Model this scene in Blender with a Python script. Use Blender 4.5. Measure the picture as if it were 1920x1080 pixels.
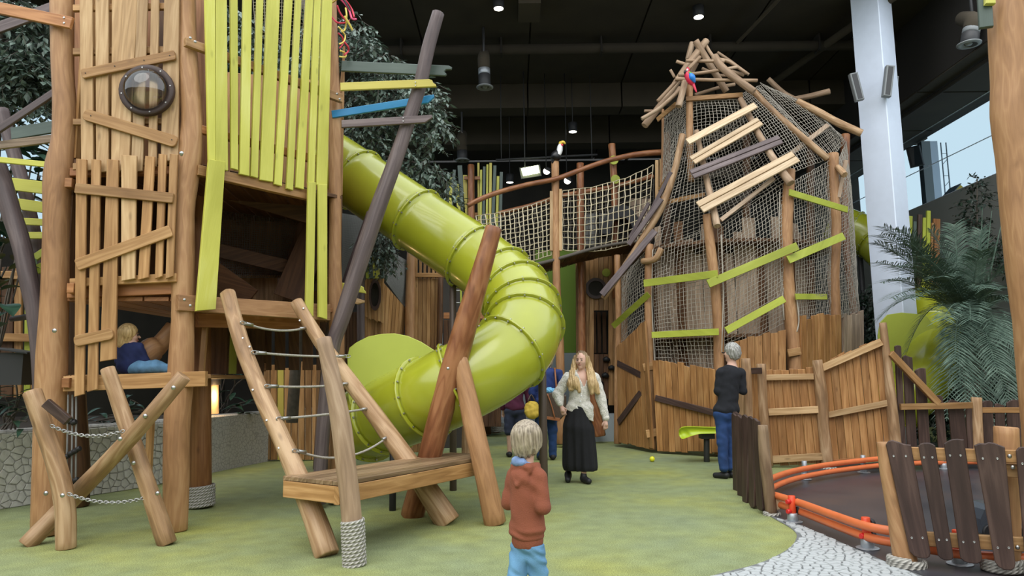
import bpy, math, random
import numpy as np
from mathutils import Vector, Matrix, noise

scene = bpy.context.scene
for o in list(bpy.data.objects):
    bpy.data.objects.remove(o, do_unlink=True)

# ------------------------------------------------------------------ camera
F_PX = 1350.0
CAM_H = 1.3
PITCH = math.radians(7.24)
ROLL = math.radians(-0.7)
cam_data = bpy.data.cameras.new('camera')
cam_data.sensor_width = 36.0
cam_data.lens = F_PX / 1920.0 * 36.0
cam_data.clip_end = 200
cam = bpy.data.objects.new('camera', cam_data)
scene.collection.objects.link(cam)
CAM_R = Matrix.Rotation(math.radians(90) + PITCH, 3, 'X') @ Matrix.Rotation(ROLL, 3, 'Z')
CAM_P = Vector((0, 0, CAM_H))
cam.matrix_world = Matrix.Translation(CAM_P) @ CAM_R.to_4x4()
scene.camera = cam

# ------------------------------------------------------------------ world: bright overcast sky
world = bpy.data.worlds.new('overcast_sky')
scene.world = world
world.use_nodes = True
wn = world.node_tree
wn.nodes.clear()
wout = wn.nodes.new('ShaderNodeOutputWorld')
wbg = wn.nodes.new('ShaderNodeBackground')
wbg.inputs['Color'].default_value = (0.90, 0.955, 1.0, 1)
wbg.inputs['Strength'].default_value = 1.9
wn.links.new(wbg.outputs[0], wout.inputs[0])
# a veiled high sun behind the photographer, very soft
sun_d = bpy.data.lights.new('veiled_sun', 'SUN')
sun_d.energy = 1.3
sun_d.angle = math.radians(50)
sun_d.color = (1.0, 0.97, 0.92)
sun = bpy.data.objects.new('veiled_sun', sun_d)
scene.collection.objects.link(sun)
sun.rotation_euler = (math.radians(42), 0, math.radians(-18))

vs = scene.view_settings
vs.view_transform = 'Standard'
vs.look = 'None'
vs.exposure = 0.12
vs.gamma = 1.0
vs.use_curve_mapping = False
scene.cycles.max_bounces = 6
scene.cycles.transparent_max_bounces = 12

# ------------------------------------------------------------------ pixel <-> place helpers
def ray(px, py):
    return CAM_R @ Vector(((px - 960.0) / F_PX, -(py - 540.0) / F_PX, -1.0))
def P(px, py, d):
    r = ray(px, py)
    return CAM_P + r * (d / r.y)
def Zp(px, py, z):
    r = ray(px, py)
    return CAM_P + r * ((z - CAM_H) / r.z)
def G(px, py):
    return Zp(px, py, 0.0)
def S(d):
    return d / F_PX
class Face:
    """a vertical plane through two ground points, normal towards the camera"""
    def __init__(s, p, q, off=0.0):
        p = Vector((p[0], p[1], 0)); q = Vector((q[0], q[1], 0))
        n = (q - p).cross(Vector((0, 0, 1))).normalized()
        if n.dot(CAM_P - p) < 0:
            n = -n
        s.n = n
        s.p = p + n * off
        s.base = (p, q)
    def __call__(s, px, py, extra=0.0):
        r = ray(px, py)
        t = (s.p + s.n * extra - CAM_P).dot(s.n) / r.dot(s.n)
        return CAM_P + r * t
    def off(s, o):
        return Face(s.base[0], s.base[1], (s.p - s.base[0]).dot(s.n) + o)

rng = random.Random(7)
COL = scene.collection
WO = {}

def thing(name, label, cat, loc, group=None):
    o = bpy.data.objects.new(name, None)
    o.empty_display_size = 0.1
    COL.objects.link(o)
    o.location = loc
    WO[o.name] = Vector(loc)
    o['label'] = label
    o['category'] = cat
    if group: o['group'] = group
    return o
def tag(o, label=None, cat=None, group=None, kind=None):
    if label: o['label'] = label
    if cat: o['category'] = cat
    if group: o['group'] = group
    if kind: o['kind'] = kind
    return o
def obj(name, verts, faces, mat, parent=None, uvs=None, smooth=False, origin=None, mats=None, midx=None):
    """one mesh object from world-space vertices"""
    vs_ = [Vector(v) for v in verts]
    if origin is None:
        lo = Vector((min(v.x for v in vs_), min(v.y for v in vs_), min(v.z for v in vs_)))
        hi = Vector((max(v.x for v in vs_), max(v.y for v in vs_), max(v.z for v in vs_)))
        origin = (lo + hi) / 2
        if parent is None:
            origin.z = lo.z
    origin = Vector(origin)
    me = bpy.data.meshes.new(name)
    me.from_pydata([tuple(v - origin) for v in vs_], [], faces)
    if uvs is not None:
        uvl = me.uv_layers.new(name='UVMap')
        li = np.empty(len(me.loops), dtype=np.int32)
        me.loops.foreach_get('vertex_index', li)
        uvl.data.foreach_set('uv', np.asarray(uvs, dtype=np.float32)[li].ravel())
    if mats:
        for m in mats: me.materials.append(m)
        if midx is not None:
            me.polygons.foreach_set('material_index', np.asarray(midx, dtype=np.int32))
    else:
        me.materials.append(mat)
    if smooth:
        me.polygons.foreach_set('use_smooth', [True] * len(me.polygons))
    me.update()
    o = bpy.data.objects.new(name, me)
    COL.objects.link(o)
    if parent is not None:
        o.parent = parent
        o.location = origin - WO[parent.name]
    else:
        o.location = origin
    WO[o.name] = origin
    return o
def copy_part(src, name, loc, parent, rot=None):
    o = src.copy()
    o.name = name
    COL.objects.link(o)
    o.parent = parent
    o.location = Vector(loc) - (WO[parent.name] if parent else Vector())
    if rot is not None: o.rotation_euler = rot
    WO[o.name] = Vector(loc)
    return o

# ------------------------------------------------------------------ shapes
def catmull(pts, n):
    out = []
    m = len(pts)
    for i in range(m - 1):
        p0 = pts[max(i - 1, 0)]; p1 = pts[i]; p2 = pts[i + 1]; p3 = pts[min(i + 2, m - 1)]
        for k in range(n):
            t = k / n
            out.append(tuple(0.5 * (2 * b + (c - a) * t + (2 * a - 5 * b + 4 * c - d) * t * t + (3 * b - a - 3 * c + d) * t ** 3)
                             for a, b, c, d in zip(p0, p1, p2, p3)))
    out.append(tuple(pts[-1]))
    return out

def tube_geo(path, radii, n=10, knob=0.0, seed=0, cap=True, closed=False):
    """returns verts, faces, uvs of a swept tube"""
    path = [Vector(p) for p in path]
    L = len(path)
    verts, faces, uvs = [], [], []
    nrm = None
    vlen = seed * 1.37 % 7
    rings = []
    def ring(c, t, r, v, kn):
        nonlocal nrm
        if nrm is None:
            a = Vector((0, 0, 1)) if abs(t.z) < 0.9 else Vector((0, 1, 0))
            nrm = (a - t * a.dot(t)).normalized()
        else:
            nrm = (nrm - t * nrm.dot(t)).normalized()
        b = t.cross(nrm)
        base = len(verts)
        for k in range(n):
            a = 2 * math.pi * k / n
            rr = r
            if kn:
                rr = r * (1 + kn * noise.noise(Vector((math.cos(a) * 1.2 + seed * 3.1, math.sin(a) * 1.2, v * 2.2)))
                          + kn * 0.5 * noise.noise(Vector((math.cos(a) * 2.5, math.sin(a) * 2.5 + seed, v * 6.0))))
            verts.append(c + nrm * (math.cos(a) * rr) + b * (math.sin(a) * rr))
            uvs.append((k / n * 2 * math.pi * r + seed * 0.73, v))
        rings.append(base)
    for i in range(L):
        if closed:
            t = (path[(i + 1) % L] - path[i - 1]).normalized()
        elif i == 0: t = (path[1] - path[0]).normalized()
        elif i == L - 1: t = (path[-1] - path[-2]).normalized()
        else: t = (path[i + 1] - path[i - 1]).normalized()
        if i: vlen += (path[i] - path[i - 1]).length
        if cap and not closed and i == 0:
            ring(path[0], t, radii[0] * 0.9, vlen, knob)
            ring(path[0] + t * radii[0] * 0.1, t, radii[0], vlen + radii[0] * .1, knob)
        elif cap and not closed and i == L - 1:
            ring(path[-1] - t * radii[-1] * 0.1, t, radii[-1], vlen - radii[-1] * .1, knob)
            ring(path[-1], t, radii[-1] * 0.9, vlen, knob)
        else:
            ring(path[i], t, radii[i], vlen, knob)
    R = len(rings)
    for i in range(R if closed else R - 1):
        a0 = rings[i]; b0 = rings[(i + 1) % R]
        for k in range(n):
            k2 = (k + 1) % n
            faces.append((a0 + k, a0 + k2, b0 + k2, b0 + k))
    if cap and not closed:
        faces.append(tuple(rings[0] + k for k in range(n))[::-1])
        faces.append(tuple(rings[-1] + k for k in range(n)))
    return verts, faces, uvs

_seed = [0]
def log(name, pts, radii, mat, parent=None, n=12, knob=0.07, sub=4):
    """a natural round log through points with radii"""
    _seed[0] += 1
    q = catmull([(*p, r) for p, r in zip(pts, radii)], sub)
    v, f, u = tube_geo([x[:3] for x in q], [x[3] for x in q], n, knob, _seed[0])
    nf = len(f)
    o = obj(name, v, f, mat, parent, u, smooth=False)
    sm = [True] * nf; sm[-1] = sm[-2] = False
    o.data.polygons.foreach_set('use_smooth', sm)
    return o
def lpx(name, pts, mat, parent=None, n=12, knob=0.07, sub=4):
    """log from (px, py, depth, width_px) points"""
    return log(name, [P(x, y, d) for x, y, d, w in pts], [w / 2 * S(d) for x, y, d, w in pts], mat, parent, n, knob, sub)
def pipe(name, pts, r, mat, parent=None, n=8, sub=4, closed=False):
    q = catmull([tuple(p) for p in pts], sub) if sub > 1 else [tuple(p) for p in pts]
    v, f, u = tube_geo(q, [r] * len(q), n, 0, 0, cap=not closed, closed=closed)
    o = obj(name, v, f, mat, parent, u, smooth=True)
    return o

def slab(name, outline, nrm, t, mat, parent=None, axis=None, ch=0.005):
    """a board: front outline polygon extruded back along -nrm, front edges chamfered"""
    pts = [Vector(p) for p in outline]
    n = len(pts)
    nrm = Vector(nrm).normalized()
    c = sum(pts, Vector()) / n
    if axis is None:
        far = max(((p - q) for p in pts for q in pts), key=lambda v: v.length)
        axis = far
    axis = (axis - nrm * axis.dot(nrm)).normalized()
    wd = nrm.cross(axis)
    area = sum((pts[i] - c).cross(pts[(i + 1) % n] - c).dot(nrm) for i in range(n))
    if area < 0: pts.reverse()
    inset = []
    for i in range(n):
        e1 = (pts[i] - pts[i - 1]).normalized(); e2 = (pts[(i + 1) % n] - pts[i]).normalized()
        m1 = nrm.cross(e1); m2 = nrm.cross(e2)
        inset.append(pts[i] + (m1 + m2) * (ch / max(0.35, 1 + m1.dot(m2))))
    verts = inset + [p - nrm * ch for p in pts] + [p - nrm * t for p in pts]
    faces = [tuple(range(n)), tuple(range(2 * n, 3 * n))[::-1]]
    for i in range(n):
        j = (i + 1) % n
        faces.append((i, n + i, n + j, j))
        faces.append((n + i, 2 * n + i, 2 * n + j, n + j))
    _seed[0] += 1
    ou, ov = (_seed[0] * 0.377) % 5, (_seed[0] * 0.618) % 9
    uvs = [((p - c).dot(wd) + (p - c).dot(nrm) + ou, (p - c).dot(axis) + ov) for p in verts]
    return obj(name, verts, faces, mat, parent, uvs)
def rounded(a, b, w, nrm, r=0.3, seg=3, bow=0.0, w2=None):
    """outline of a board from a to b, width w (w2 at b), corner radius r*w, slightly bowed"""
    a = Vector(a); b = Vector(b)
    ax = (b - a).normalized(); wd = Vector(nrm).cross(ax).normalized()
    L = (b - a).length
    w2 = w if w2 is None else w2
    rr = r * min(w, w2)
    out = []
    def corner(l, s, a0):
        for k in range(seg + 1):
            an = a0 + math.pi / 2 * k / seg
            out.append((l + math.cos(an) * rr, s + math.sin(an) * rr))
    if rr < 1e-4:
        base = [(0, -w / 2), (L, -w2 / 2), (L, w2 / 2), (0, w / 2)]
        if bow:
            base = [(0, -w / 2), (L * .33, -w / 2 + bow), (L * .67, -w2 / 2 + bow * .8), (L, -w2 / 2), (L, w2 / 2), (L * .67, w2 / 2 + bow * .8), (L * .33, w / 2 + bow), (0, w / 2)]
        out = base
    else:
        corner(L - rr, -w2 / 2 + rr, -math.pi / 2); corner(L - rr, w2 / 2 - rr, 0)
        if bow: out.append((L * .5, (w + w2) / 4 + bow))
        corner(rr, w / 2 - rr, math.pi / 2); corner(rr, -w / 2 + rr, math.pi)
        if bow: out.append((L * .5, -(w + w2) / 4 + bow))
    return [a + ax * l + wd * s for l, s in out]
def board(name, a, b, w, nrm, t, mat, parent=None, r=0.0, bow=0.0, w2=None, ch=0.004):
    return slab(name, rounded(a, b, w, nrm, r, 3, bow, w2), nrm, t, mat, parent, Vector(b) - Vector(a), ch)
def fboard(face, p0, p1, wpx, t, mat, parent, name='plank', extra=0.0, r=0.0, bow=0.0, w2=None):
    a = face(*p0, extra); b = face(*p1, extra)
    d = (a.y + b.y) / 2
    return board(name, a, b, wpx * S(a.y), face.n, t, mat, parent, r, bow, (w2 if w2 else wpx) * S(b.y))
def fquad(face, pts, t, mat, parent, name='plank', extra=0.0, ch=0.004):
    q = [face(*p, extra) for p in pts]
    return slab(name, q, face.n, t, mat, parent, None, ch)
def box(name, lo, hi, mat, parent=None, ch=0.0):
    x0, y0, z0 = lo; x1, y1, z1 = hi
    v = [(x0, y0, z0), (x1, y0, z0), (x1, y1, z0), (x0, y1, z0), (x0, y0, z1), (x1, y0, z1), (x1, y1, z1), (x0, y1, z1)]
    f = [(0, 3, 2, 1), (4, 5, 6, 7), (0, 1, 5, 4), (1, 2, 6, 5), (2, 3, 7, 6), (3, 0, 4, 7)]
    dims = (x1 - x0, y1 - y0, z1 - z0)
    k = dims.index(max(dims))
    o_ = [i for i in range(3) if i != k]
    uvs = [(p[o_[0]] + p[o_[1]], p[k]) for p in v]
    return obj(name, v, f, mat, parent, uvs)
def beam(name, a, b, w, h, mat, parent=None, up=(0, 0, 1)):
    """square-section beam from a to b"""
    a = Vector(a); b = Vector(b)
    ax = (b - a).normalized(); up = Vector(up)
    sd = ax.cross(up).normalized(); u = sd.cross(ax)
    c = 0.006
    prof = [(-w/2+c, -h/2), (w/2-c, -h/2), (w/2, -h/2+c), (w/2, h/2-c), (w/2-c, h/2), (-w/2+c, h/2), (-w/2, h/2-c), (-w/2, -h/2+c)]
    v = [a + sd * x + u * y for x, y in prof] + [b + sd * x + u * y for x, y in prof]
    f = [tuple(range(8))[::-1], tuple(range(8, 16))] + [(i, (i + 1) % 8, 8 + (i + 1) % 8, 8 + i) for i in range(8)]
    _seed[0] += 1
    so = _seed[0] * .41
    L = (b - a).length
    uv = [(x + y + so, so) for x, y in prof] + [(x + y + so, so + L) for x, y in prof]
    return obj(name, v, f, mat, parent, uv)
def bolt(p, nrm, r, parent, mat=None, name='bolt'):
    nrm = Vector(nrm).normalized()
    a = Vector((0, 0, 1)) if abs(nrm.z) < .9 else Vector((1, 0, 0))
    t = a.cross(nrm).normalized(); b = nrm.cross(t)
    v = []
    for rr, h in ((r * 1.25, -0.004), (r * 1.25, 0.003), (r * .95, 0.004), (r * .8, r * .5)):
        for k in range(8):
            an = math.pi / 4 * k
            v.append(Vector(p) + t * math.cos(an) * rr + b * math.sin(an) * rr + nrm * h)
    v.append(Vector(p) + nrm * r * .65)
    f = []
    for i in range(3):
        for k in range(8):
            f.append((i * 8 + k, i * 8 + (k + 1) % 8, i * 8 + 8 + (k + 1) % 8, i * 8 + 8 + k))
    for k in range(8): f.append((24 + k, 24 + (k + 1) % 8, 32))
    return obj(name, v, f, mat or M['steel'], parent, smooth=True)
def rope_wrap(post_a, post_b, r, turns, parent, rr=None):
    """a rope coil around a post from a to b; twisted three-strand rope"""
    a = Vector(post_a); b = Vector(post_b)
    ax = (b - a); h = ax.length; ax.normalize()
    u = ax.orthogonal().normalized(); w = ax.cross(u)
    rr = rr or h / turns / 2
    per = 22
    steps = int(turns * per)
    path = [a + ax * (rr + (h - 2 * rr) * i / steps) + (u * math.cos(2 * math.pi * i / per) + w * math.sin(2 * math.pi * i / per)) * (r + rr * .8) for i in range(steps + 1)]
    v, f, uv = tube_geo(path, [rr * 1.04] * len(path), 6, 0, 0)
    return obj('rope_wrap', v, f, M['rope'], parent, uv, smooth=True)

def net_geo(Sf, nu, nv, r, keep=None, jit=0.0, seed=0, diag=False):
    """knotted net: strands along both directions of surface Sf(u,v) as three-sided cords"""
    rn = random.Random(seed)
    g = [[Vector(Sf(i / nu, j / nv)) for j in range(nv + 1)] for i in range(nu + 1)]
    if jit:
        for i in range(nu + 1):
            for j in range(nv + 1):
                g[i][j] += Vector((rn.uniform(-jit, jit), rn.uniform(-jit, jit), rn.uniform(-jit, jit)))
    V, Fc = [], []
    def strand(pts):
        base = len(V); m = len(pts)
        for i, p in enumerate(pts):
            t = (pts[min(i + 1, m - 1)] - pts[max(i - 1, 0)]).normalized()
            a = t.orthogonal().normalized(); b = t.cross(a)
            for k in range(3):
                an = 2.0944 * k
                V.append(p + a * math.cos(an) * r + b * math.sin(an) * r)
        for i in range(m - 1):
            for k in range(3):
                k2 = (k + 1) % 3
                Fc.append((base + i * 3 + k, base + i * 3 + k2, base + i * 3 + 3 + k2, base + i * 3 + 3 + k))
    def runs(seq):
        cur = []
        for p, ok in seq:
            if ok: cur.append(p)
            else:
                if len(cur) > 1: strand(cur)
                cur = []
        if len(cur) > 1: strand(cur)
    K = keep or (lambda u, v: True)
    for i in range(nu + 1): runs([(g[i][j], K(i / nu, j / nv)) for j in range(nv + 1)])
    for j in range(nv + 1): runs([(g[i][j], K(i / nu, j / nv)) for i in range(nu + 1)])
    return V, Fc
def net(name, Sf, nu, nv, r, mat, parent, keep=None, jit=0.0, seed=0):
    V, Fc = net_geo(Sf, nu, nv, r, keep, jit, seed)
    o = obj(name, V, Fc, mat, parent, smooth=True)
    o['kind'] = 'stuff'
    return o
def quad_surf(tl, tr, br, bl, bulge=0.0, bn=None, sag=0.0):
    tl, tr, br, bl = map(Vector, (tl, tr, br, bl))
    if bn is None:
        bn = (tr - tl).cross(bl - tl).normalized()
        if bn.dot(CAM_P - tl) < 0: bn = -bn
    bn = Vector(bn)
    def f(u, v):
        p = (tl * (1 - u) + tr * u) * (1 - v) + (bl * (1 - u) + br * u) * v
        return p + bn * bulge * 16 * u * (1 - u) * v * (1 - v) + Vector((0, 0, -sag * 4 * u * (1 - u)))
    return f

# ------------------------------------------------------------------ materials
M = {}
def new_mat(name):
    m = bpy.data.materials.new(name)
    m.use_nodes = True
    nt = m.node_tree
    b = nt.nodes['Principled BSDF']
    M[name] = m
    return m, nt, b
def ramp(nt, stops):
    r = nt.nodes.new('ShaderNodeValToRGB')
    el = r.color_ramp.elements
    while len(el) < len(stops): el.new(0.5)
    for e, (p, c) in zip(el, stops):
        e.position = p; e.color = (*c, 1)
    return r
def wood(name, dark, mid, light, rough=0.55, a=11.0, b_=0.8, rings=9.0, rw=0.30, bump=0.25, knots=0.5, rand=0.3, crack=0.0):
    """grain = contour rings of stretched noise + fine fibres + broad tone drift, all in board coordinates (metres)"""
    m, nt, b = new_mat(name)
    N = nt.nodes.new; L = nt.links.new
    uv = N('ShaderNodeUVMap')
    def nz(sx, sy, detail, rough_=.5):
        mp = N('ShaderNodeMapping'); mp.inputs['Scale'].default_value = (sx, sy, 1)
        L(uv.outputs[0], mp.inputs[0])
        t = N('ShaderNodeTexNoise'); t.inputs['Scale'].default_value = 1.0; t.inputs['Detail'].default_value = detail; t.inputs['Roughness'].default_value = rough_
        L(mp.outputs[0], t.inputs['Vector'])
        return t.outputs['Fac']
    def math_(op, x, y):
        t = N('ShaderNodeMath'); t.operation = op
        for i, q in enumerate((x, y)):
            if isinstance(q, (int, float)): t.inputs[i].default_value = q
            else: L(q, t.inputs[i])
        return t.outputs[0]
    rg = math_('PINGPONG', math_('MULTIPLY', nz(a, b_, 2), rings), 1.0)
    fine = nz(140, 5, 3, .6)
    broad = nz(2.2, 0.9, 3)
    fac = math_('ADD', math_('ADD', math_('MULTIPLY', rg, rw), math_('MULTIPLY', fine, .30)), math_('MULTIPLY', broad, .95))
    cr = ramp(nt, [(0.40, dark), (0.75, mid), (1.10 if False else 1.0, light)])
    L(fac, cr.inputs[0])
    kn = N('ShaderNodeTexVoronoi'); kn.feature = 'F1'; kn.inputs['Scale'].default_value = 1.0
    mk = N('ShaderNodeMapping'); mk.inputs['Scale'].default_value = (6, 2.2, 1)
    L(uv.outputs[0], mk.inputs[0]); L(mk.outputs[0], kn.inputs['Vector'])
    kr = N('ShaderNodeMapRange'); kr.inputs[1].default_value = 0.04; kr.inputs[2].default_value = 0.12; kr.inputs[3].default_value = knots; kr.inputs[4].default_value = 0.0
    L(kn.outputs['Distance'], kr.inputs[0])
    mk2 = N('ShaderNodeMix'); mk2.data_type = 'RGBA'
    L(kr.outputs[0], mk2.inputs[0]); L(cr.outputs[0], mk2.inputs[6]); mk2.inputs[7].default_value = (*[c * .55 for c in dark], 1)
    oi = N('ShaderNodeObjectInfo'); hv = N('ShaderNodeHueSaturation')
    mr = N('ShaderNodeMapRange'); mr.inputs[3].default_value = 1 - rand; mr.inputs[4].default_value = 1 + rand * .6
    L(oi.outputs['Random'], mr.inputs[0]); L(mr.outputs[0], hv.inputs['Value']); L(mk2.outputs[2], hv.inputs['Color'])
    L(hv.outputs[0], b.inputs['Base Color'])
    b.inputs['Roughness'].default_value = rough
    b.inputs['Specular IOR Level'].default_value = 0.35
    bp = N('ShaderNodeBump'); bp.inputs['Strength'].default_value = bump; bp.inputs['Distance'].default_value = 0.004
    L(math_('ADD', fine, math_('MULTIPLY', rg, .3)), bp.inputs['Height']); L(bp.outputs[0], b.inputs['Normal'])
    return m
def plain(name, col, rough=0.5, metal=0.0, spec=0.5, var=0.0, vscale=6.0, bump=0.0, bscale=60.0, emit=None, es=0.0):
    m, nt, b = new_mat(name)
    N = nt.nodes.new; L = nt.links.new
    b.inputs['Base Color'].default_value = (*col, 1)
    b.inputs['Roughness'].default_value = rough
    b.inputs['Metallic'].default_value = metal
    b.inputs['Specular IOR Level'].default_value = spec
    if var or bump:
        tc = N('ShaderNodeTexCoord')
    if var:
        nz = N('ShaderNodeTexNoise'); nz.inputs['Scale'].default_value = vscale; nz.inputs['Detail'].default_value = 5
        L(tc.outputs['Object'], nz.inputs['Vector'])
        cr = ramp(nt, [(0.25, [c * (1 - var) for c in col]), (0.75, [min(1, c * (1 + var)) for c in col])])
        L(nz.outputs['Fac'], cr.inputs[0]); L(cr.outputs[0], b.inputs['Base Color'])
    if bump:
        n2 = N('ShaderNodeTexNoise'); n2.inputs['Scale'].default_value = bscale; n2.inputs['Detail'].default_value = 3
        L(tc.outputs['Object'], n2.inputs['Vector'])
        bp = N('ShaderNodeBump'); bp.inputs['Strength'].default_value = bump; bp.inputs['Distance'].default_value = 0.01
        L(n2.outputs['Fac'], bp.inputs['Height']); L(bp.outputs[0], b.inputs['Normal'])
    if emit:
        b.inputs['Emission Color'].default_value = (*emit, 1); b.inputs['Emission Strength'].default_value = es
    return m
def leafmat(name, dark, light, rough=0.4, spec=0.5):
    m, nt, b = new_mat(name)
    N = nt.nodes.new; L = nt.links.new
    tc = N('ShaderNodeTexCoord')
    nz = N('ShaderNodeTexNoise'); nz.inputs['Scale'].default_value = 9; nz.inputs['Detail'].default_value = 2
    L(tc.outputs['Object'], nz.inputs['Vector'])
    cr = ramp(nt, [(0.3, dark), (0.7, light)])
    L(nz.outputs['Fac'], cr.inputs[0]); L(cr.outputs[0], b.inputs['Base Color'])
    b.inputs['Roughness'].default_value = rough
    b.inputs['Specular IOR Level'].default_value = spec
    return m
# honey-coloured planks and logs
wood('honey_plank', (0.205, 0.098, 0.032), (0.355, 0.188, 0.070), (0.49, 0.285, 0.122), 0.5)
wood('pale_plank', (0.27, 0.155, 0.065), (0.425, 0.262, 0.122), (0.55, 0.37, 0.195), 0.5, rand=.2)
wood('red_plank', (0.195, 0.075, 0.026), (0.305, 0.128, 0.045), (0.41, 0.19, 0.075), 0.45)
wood('log_wood', (0.235, 0.115, 0.050), (0.375, 0.198, 0.090), (0.50, 0.295, 0.145), 0.5, 11, 1.7, 10, .20, .3, .35, .12)
wood('pale_log', (0.165, 0.092, 0.044), (0.335, 0.198, 0.100), (0.50, 0.335, 0.195), 0.5, 9, 1.2, 9, .30, .35, .45, .12)
wood('weathered_log', (0.085, 0.052, 0.030), (0.17, 0.108, 0.062), (0.28, 0.19, 0.115), 0.6, 9, 1.2, 9, .30, .35, .4, .1)
wood('bench_plank', (0.12, 0.072, 0.036), (0.245, 0.152, 0.080), (0.37, 0.25, 0.145), 0.42, 12, .7, 9, .3)
wood('amber_plank', (0.185, 0.082, 0.026), (0.325, 0.155, 0.053), (0.44, 0.235, 0.092), 0.45, rand=.22)
wood('red_log', (0.12, 0.042, 0.016), (0.235, 0.088, 0.035), (0.37, 0.165, 0.072), 0.36, 7, 1.6, 9, .3, .35, .4, .1)
wood('grey_log', (0.19, 0.12, 0.072), (0.33, 0.22, 0.138), (0.47, 0.34, 0.23), 0.6, 8, 1.2, 9, .25, .35, .4, .15)
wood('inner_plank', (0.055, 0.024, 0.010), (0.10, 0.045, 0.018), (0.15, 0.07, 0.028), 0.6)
wood('grey_plank', (0.20, 0.14, 0.095), (0.34, 0.245, 0.17), (0.48, 0.365, 0.26), 0.6)
wood('pale_larch', (0.38, 0.26, 0.15), (0.53, 0.385, 0.24), (0.66, 0.51, 0.34), 0.55, knots=.25, rand=.12)
wood('dark_brown', (0.030, 0.017, 0.014), (0.056, 0.032, 0.026), (0.095, 0.058, 0.046), 0.45, rand=.25, knots=.2)
wood('purple_brown', (0.070, 0.052, 0.053), (0.115, 0.085, 0.085), (0.175, 0.135, 0.133), 0.5, rand=.15, knots=.2)
wood('lime_paint', (0.40, 0.385, 0.05), (0.55, 0.53, 0.095), (0.65, 0.64, 0.20), 0.45, 9, .6, 5, .12, .12, .4, .10)
wood('yellow_paint', (0.42, 0.35, 0.06), (0.56, 0.475, 0.10), (0.64, 0.55, 0.16), 0.45, 9, .6, 5, .12, .12, .3, .1)
wood('leaf_paint', (0.28, 0.31, 0.035), (0.38, 0.42, 0.055), (0.46, 0.50, 0.09), 0.45, 9, .6, 5, .12, .12, .2, .12)
wood('green_paint', (0.055, 0.080, 0.067), (0.085, 0.115, 0.098), (0.12, 0.155, 0.13), 0.4, 9, .6, 5, .12, .1, .2, .15)
wood('blue_paint', (0.03, 0.20, 0.42), (0.04, 0.27, 0.54), (0.06, 0.33, 0.62), 0.4, 9, .6, 5, .1, .1, .1, .05)
plain('steel', (0.42, 0.42, 0.41), 0.35, 1.0)
plain('cable', (0.33, 0.31, 0.26), 0.8, var=.35, vscale=90)
plain('dark_steel', (0.035, 0.035, 0.037), 0.55, 0.0)
plain('brown_steel', (0.085, 0.06, 0.045), 0.5, 0.2)
plain('galvanised', (0.42, 0.45, 0.48), 0.5, 0.7, var=.15, vscale=20)
plain('net_cord', (0.40, 0.36, 0.30), 0.8)
plain('bridge_cord', (0.62, 0.54, 0.38), 0.8)
plain('dark_cord', (0.10, 0.085, 0.07), 0.85)
plain('grey_cord', (0.22, 0.22, 0.21), 0.85)
plain('black_rubber', (0.012, 0.012, 0.013), 0.6)
plain('orange_paint', (0.66, 0.165, 0.055), 0.38, var=.08, vscale=8)
plain('orange_red', (0.68, 0.07, 0.02), 0.4)
plain('red_plastic', (0.60, 0.02, 0.02), 0.3)
plain('slide_green', (0.34, 0.365, 0.022), 0.26, spec=.6, var=.08, vscale=3.0, bump=.08, bscale=6)
M['slide_green'].node_tree.nodes['Principled BSDF'].inputs['Coat Weight'].default_value = .5
M['slide_green'].node_tree.nodes['Principled BSDF'].inputs['Coat Roughness'].default_value = .12
plain('slide_panel', (0.40, 0.45, 0.07), 0.35, var=.05, vscale=3)
plain('white_steel', (0.66, 0.73, 0.86), 0.5, var=.03)
plain('speaker_grey', (0.20, 0.215, 0.22), 0.5)
plain('ceiling_dark', (0.030, 0.023, 0.014), 0.9, var=.25, vscale=1.2)
plain('ceiling_beam', (0.048, 0.038, 0.024), 0.9, var=.2, vscale=1.0)
plain('ceiling_black', (0.016, 0.013, 0.010), 0.9)
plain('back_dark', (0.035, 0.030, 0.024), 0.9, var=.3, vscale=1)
plain('wall_grey', (0.21, 0.215, 0.20), 0.85, var=.08, vscale=1)
plain('pale_wall', (0.36, 0.40, 0.42), 0.8, var=.05, vscale=1)
plain('lime_wall', (0.14, 0.23, 0.02), 0.7)
plain('black_cloth', (0.005, 0.005, 0.007), 0.85, var=.4, vscale=30)
plain('lamp_glow', (0.9, 0.88, 0.8), 0.4, emit=(1.0, 0.93, 0.80), es=9.0)
plain('flood_glow', (0.9, 1.0, 0.6), 0.4, emit=(0.90, 1.0, 0.55), es=9.0)
plain('warm_glow', (0.9, 0.6, 0.3), 0.5, emit=(1.0, 0.50, 0.16), es=0.4)
leafmat('ficus_leaf', (0.050, 0.080, 0.060), (0.19, 0.25, 0.205), 0.35)
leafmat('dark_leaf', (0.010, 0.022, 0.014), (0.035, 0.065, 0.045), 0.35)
leafmat('palm_leaf', (0.040, 0.072, 0.052), (0.135, 0.195, 0.15), 0.5, .2)
plain('bark', (0.09, 0.075, 0.06), 0.85, var=.3, vscale=15)
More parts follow.
